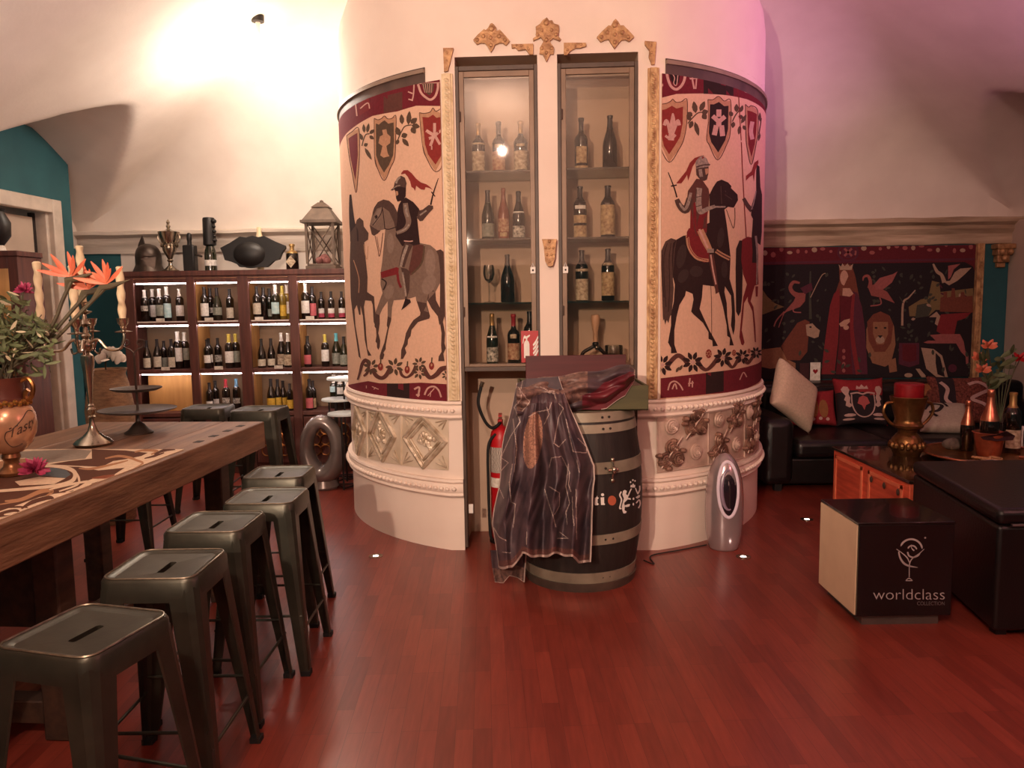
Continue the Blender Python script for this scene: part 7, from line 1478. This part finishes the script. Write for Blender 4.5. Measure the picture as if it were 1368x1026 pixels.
for q, lab in (((1272, 588), 'folded dark leaflet with pale edge beside the tray'), ((1262, 598), 'second folded leaflet, nearer the trophy cup')):
    p6 = onZ(q[0], q[1], tz); r = thing('leaflet', (p6.x, min(p6.y, 5.7), tz), lab, 'leaflet', rz=random.uniform(-.5, .5)); m = MB(); m.box(-.07, .07, -.05, .05, .0005, .004); m.build('pages', M_LWHITE, r); m = MB(); m.box(-.072, .06, -.052, .04, .0042, .0065); m.build('cover', fabric('leaflet_cover', (74, 56, 54)), r)
# ---- tall plant with orange blooms by the teal wall
fp = Vector((onY(1328, 560, 6.05).x, 5.98, 0)); pv = thing('floor_planter', fp, 'slim dark floor vase behind the coffee table', 'vase')
MB().lathe([(0, 0), (.09, 0), (.1, .02), (.11, .3), (.09, .5), (.07, .58), (.085, .62), (.07, .62), (.06, .58), (0, .57)], seg=28).build('vase_body', M_BLACK, pv)
mo = fp+Vector((0, 0, .60))
for (x, y), lab in (((1320, 464), 'orange lily-like bloom highest against the teal wall'), ((1308, 480), 'orange bloom beside the gilded tapestry frame'), ((1312, 496), 'lowest orange bloom below the gilded frame'), ((1362, 481), 'red bud leaning to the pale pilaster')):
    c = onY(x, y, 6.0); r = thing('orange_lily', mo, lab, 'flower', 'blooms in the floor vase'); stem_mesh([mo+Vector((0, 0, -.1)), mo.lerp(c, .5)+Vector((-.01, 0, .04)), c], .005, .004).build('stem', M_STEM, r, world=True); m = MB()
    for k in range(9): a = k*.9; petal(m, c, (math.cos(a), math.sin(a)*.5-.3, .6+.5*math.sin(a*2)), .07, .018)
    m.build('petals', M_ORANGE if x < 1350 else M_RED, r, world=True, recalc=False)
m = MB()
for k in range(34):
    t = random.random(); c = onY(1322+random.uniform(-14, 40)*t, 520-48*t+random.uniform(-8, 8), 6.0+random.uniform(-.1, .1)); petal(m, c, (random.uniform(-1, 1), -.4, random.uniform(-.2, 1)), random.uniform(.07, .14), .02)
for k in range(6): m.tube([mo, onY(1318+k*8, 500-k*4, 6.0)], .003, 5)
o = m.build('planter_foliage', M_GREEN, recalc=False, origin=tuple(mo)); tag(o, 'green leaves spreading from the floor vase by the teal wall', 'foliage', kind='stuff')
# ================================================================ LAMPS AND LIGHT
lp = None
for k in range(300):
    q = onY(347, 84, 7.7-k*.02)
    if q.z < ceil_z(q.x, q.y)-.34: lp = q; break
print('LAMP', tuple(lp))
zc_ = ceil_z(lp.x, lp.y)
sl_ = thing('ceiling_lamp', (lp.x, lp.y, zc_), 'glaring round ceiling lamp over the wine rack', 'lamp')
MB().lathe([(0, .02), (.05, .02), (.05, -.03), (0, -.035)], seg=24).build('ceiling_mount', M_BLACK, sl_)
MB().lathe([(.018, -.03), (.018, -.22), (.06, -.23), (.06, -.27), (0, -.27)], seg=20).build('stem', W_WHITE, sl_)
MB().ell((0, 0, lp.z-zc_), .15, seg=28, rings=16).build('globe', mat('lamp_globe', (255, 236, 205), .4, emit=(255, 228, 196), es=22), sl_)
def light(name, kind, loc, e, c, size=.1, tgt=None, spot=None, blend=.5):
    l = bpy.data.lights.new(name, kind); l.energy = e; l.color = lin(c)[:3] if max(c) > 1 else c
    if kind == 'AREA': l.size = size
    else: l.shadow_soft_size = size
    if spot: l.spot_size = math.radians(spot); l.spot_blend = blend
    o = bpy.data.objects.new(name, l); COL.objects.link(o); o.location = loc
    if tgt is not None: o.rotation_euler = (Vector(tgt)-Vector(loc)).to_track_quat('-Z', 'Y').to_euler()
    return o
light('lamp_light', 'POINT', lp+Vector((0, -.02, -.19)), 62, (255, 238, 224), .1)
light('key_light', 'SPOT', (-1.3, -1.5, 2.5), 820, (255, 224, 198), .05, (.05, 4.9, 2.0), 52, .8)
light('rear_light', 'POINT', (-.6, -.6, 3.6), 240, (255, 216, 194), .04)
light('left_ceiling_fill', 'AREA', (-2.9, 3.0, 2.3), 30, (255, 234, 222), 1.2, (-3.0, 3.6, 4))  # unseen fill added to brighten the left part of the ceiling
light('pink_light', 'SPOT', (4.7, 4.2, 2.5), 380, (236, 150, 212), .3, (1.9, 6.0, 4.1), 80, 1.)
light('pink_wash', 'POINT', (3.6, 1.6, 2.5), 48, (255, 158, 160), .12)
w = bpy.data.worlds.new('world'); sc.world = w; w.use_nodes = True
w.node_tree.nodes['Background'].inputs[0].default_value = lin((150, 110, 100)); w.node_tree.nodes['Background'].inputs[1].default_value = .1
sc.view_settings.view_transform = 'Standard'; sc.view_settings.look = 'None'; sc.view_settings.gamma = 1; sc.view_settings.exposure = 0
sc.view_settings.use_curve_mapping = False
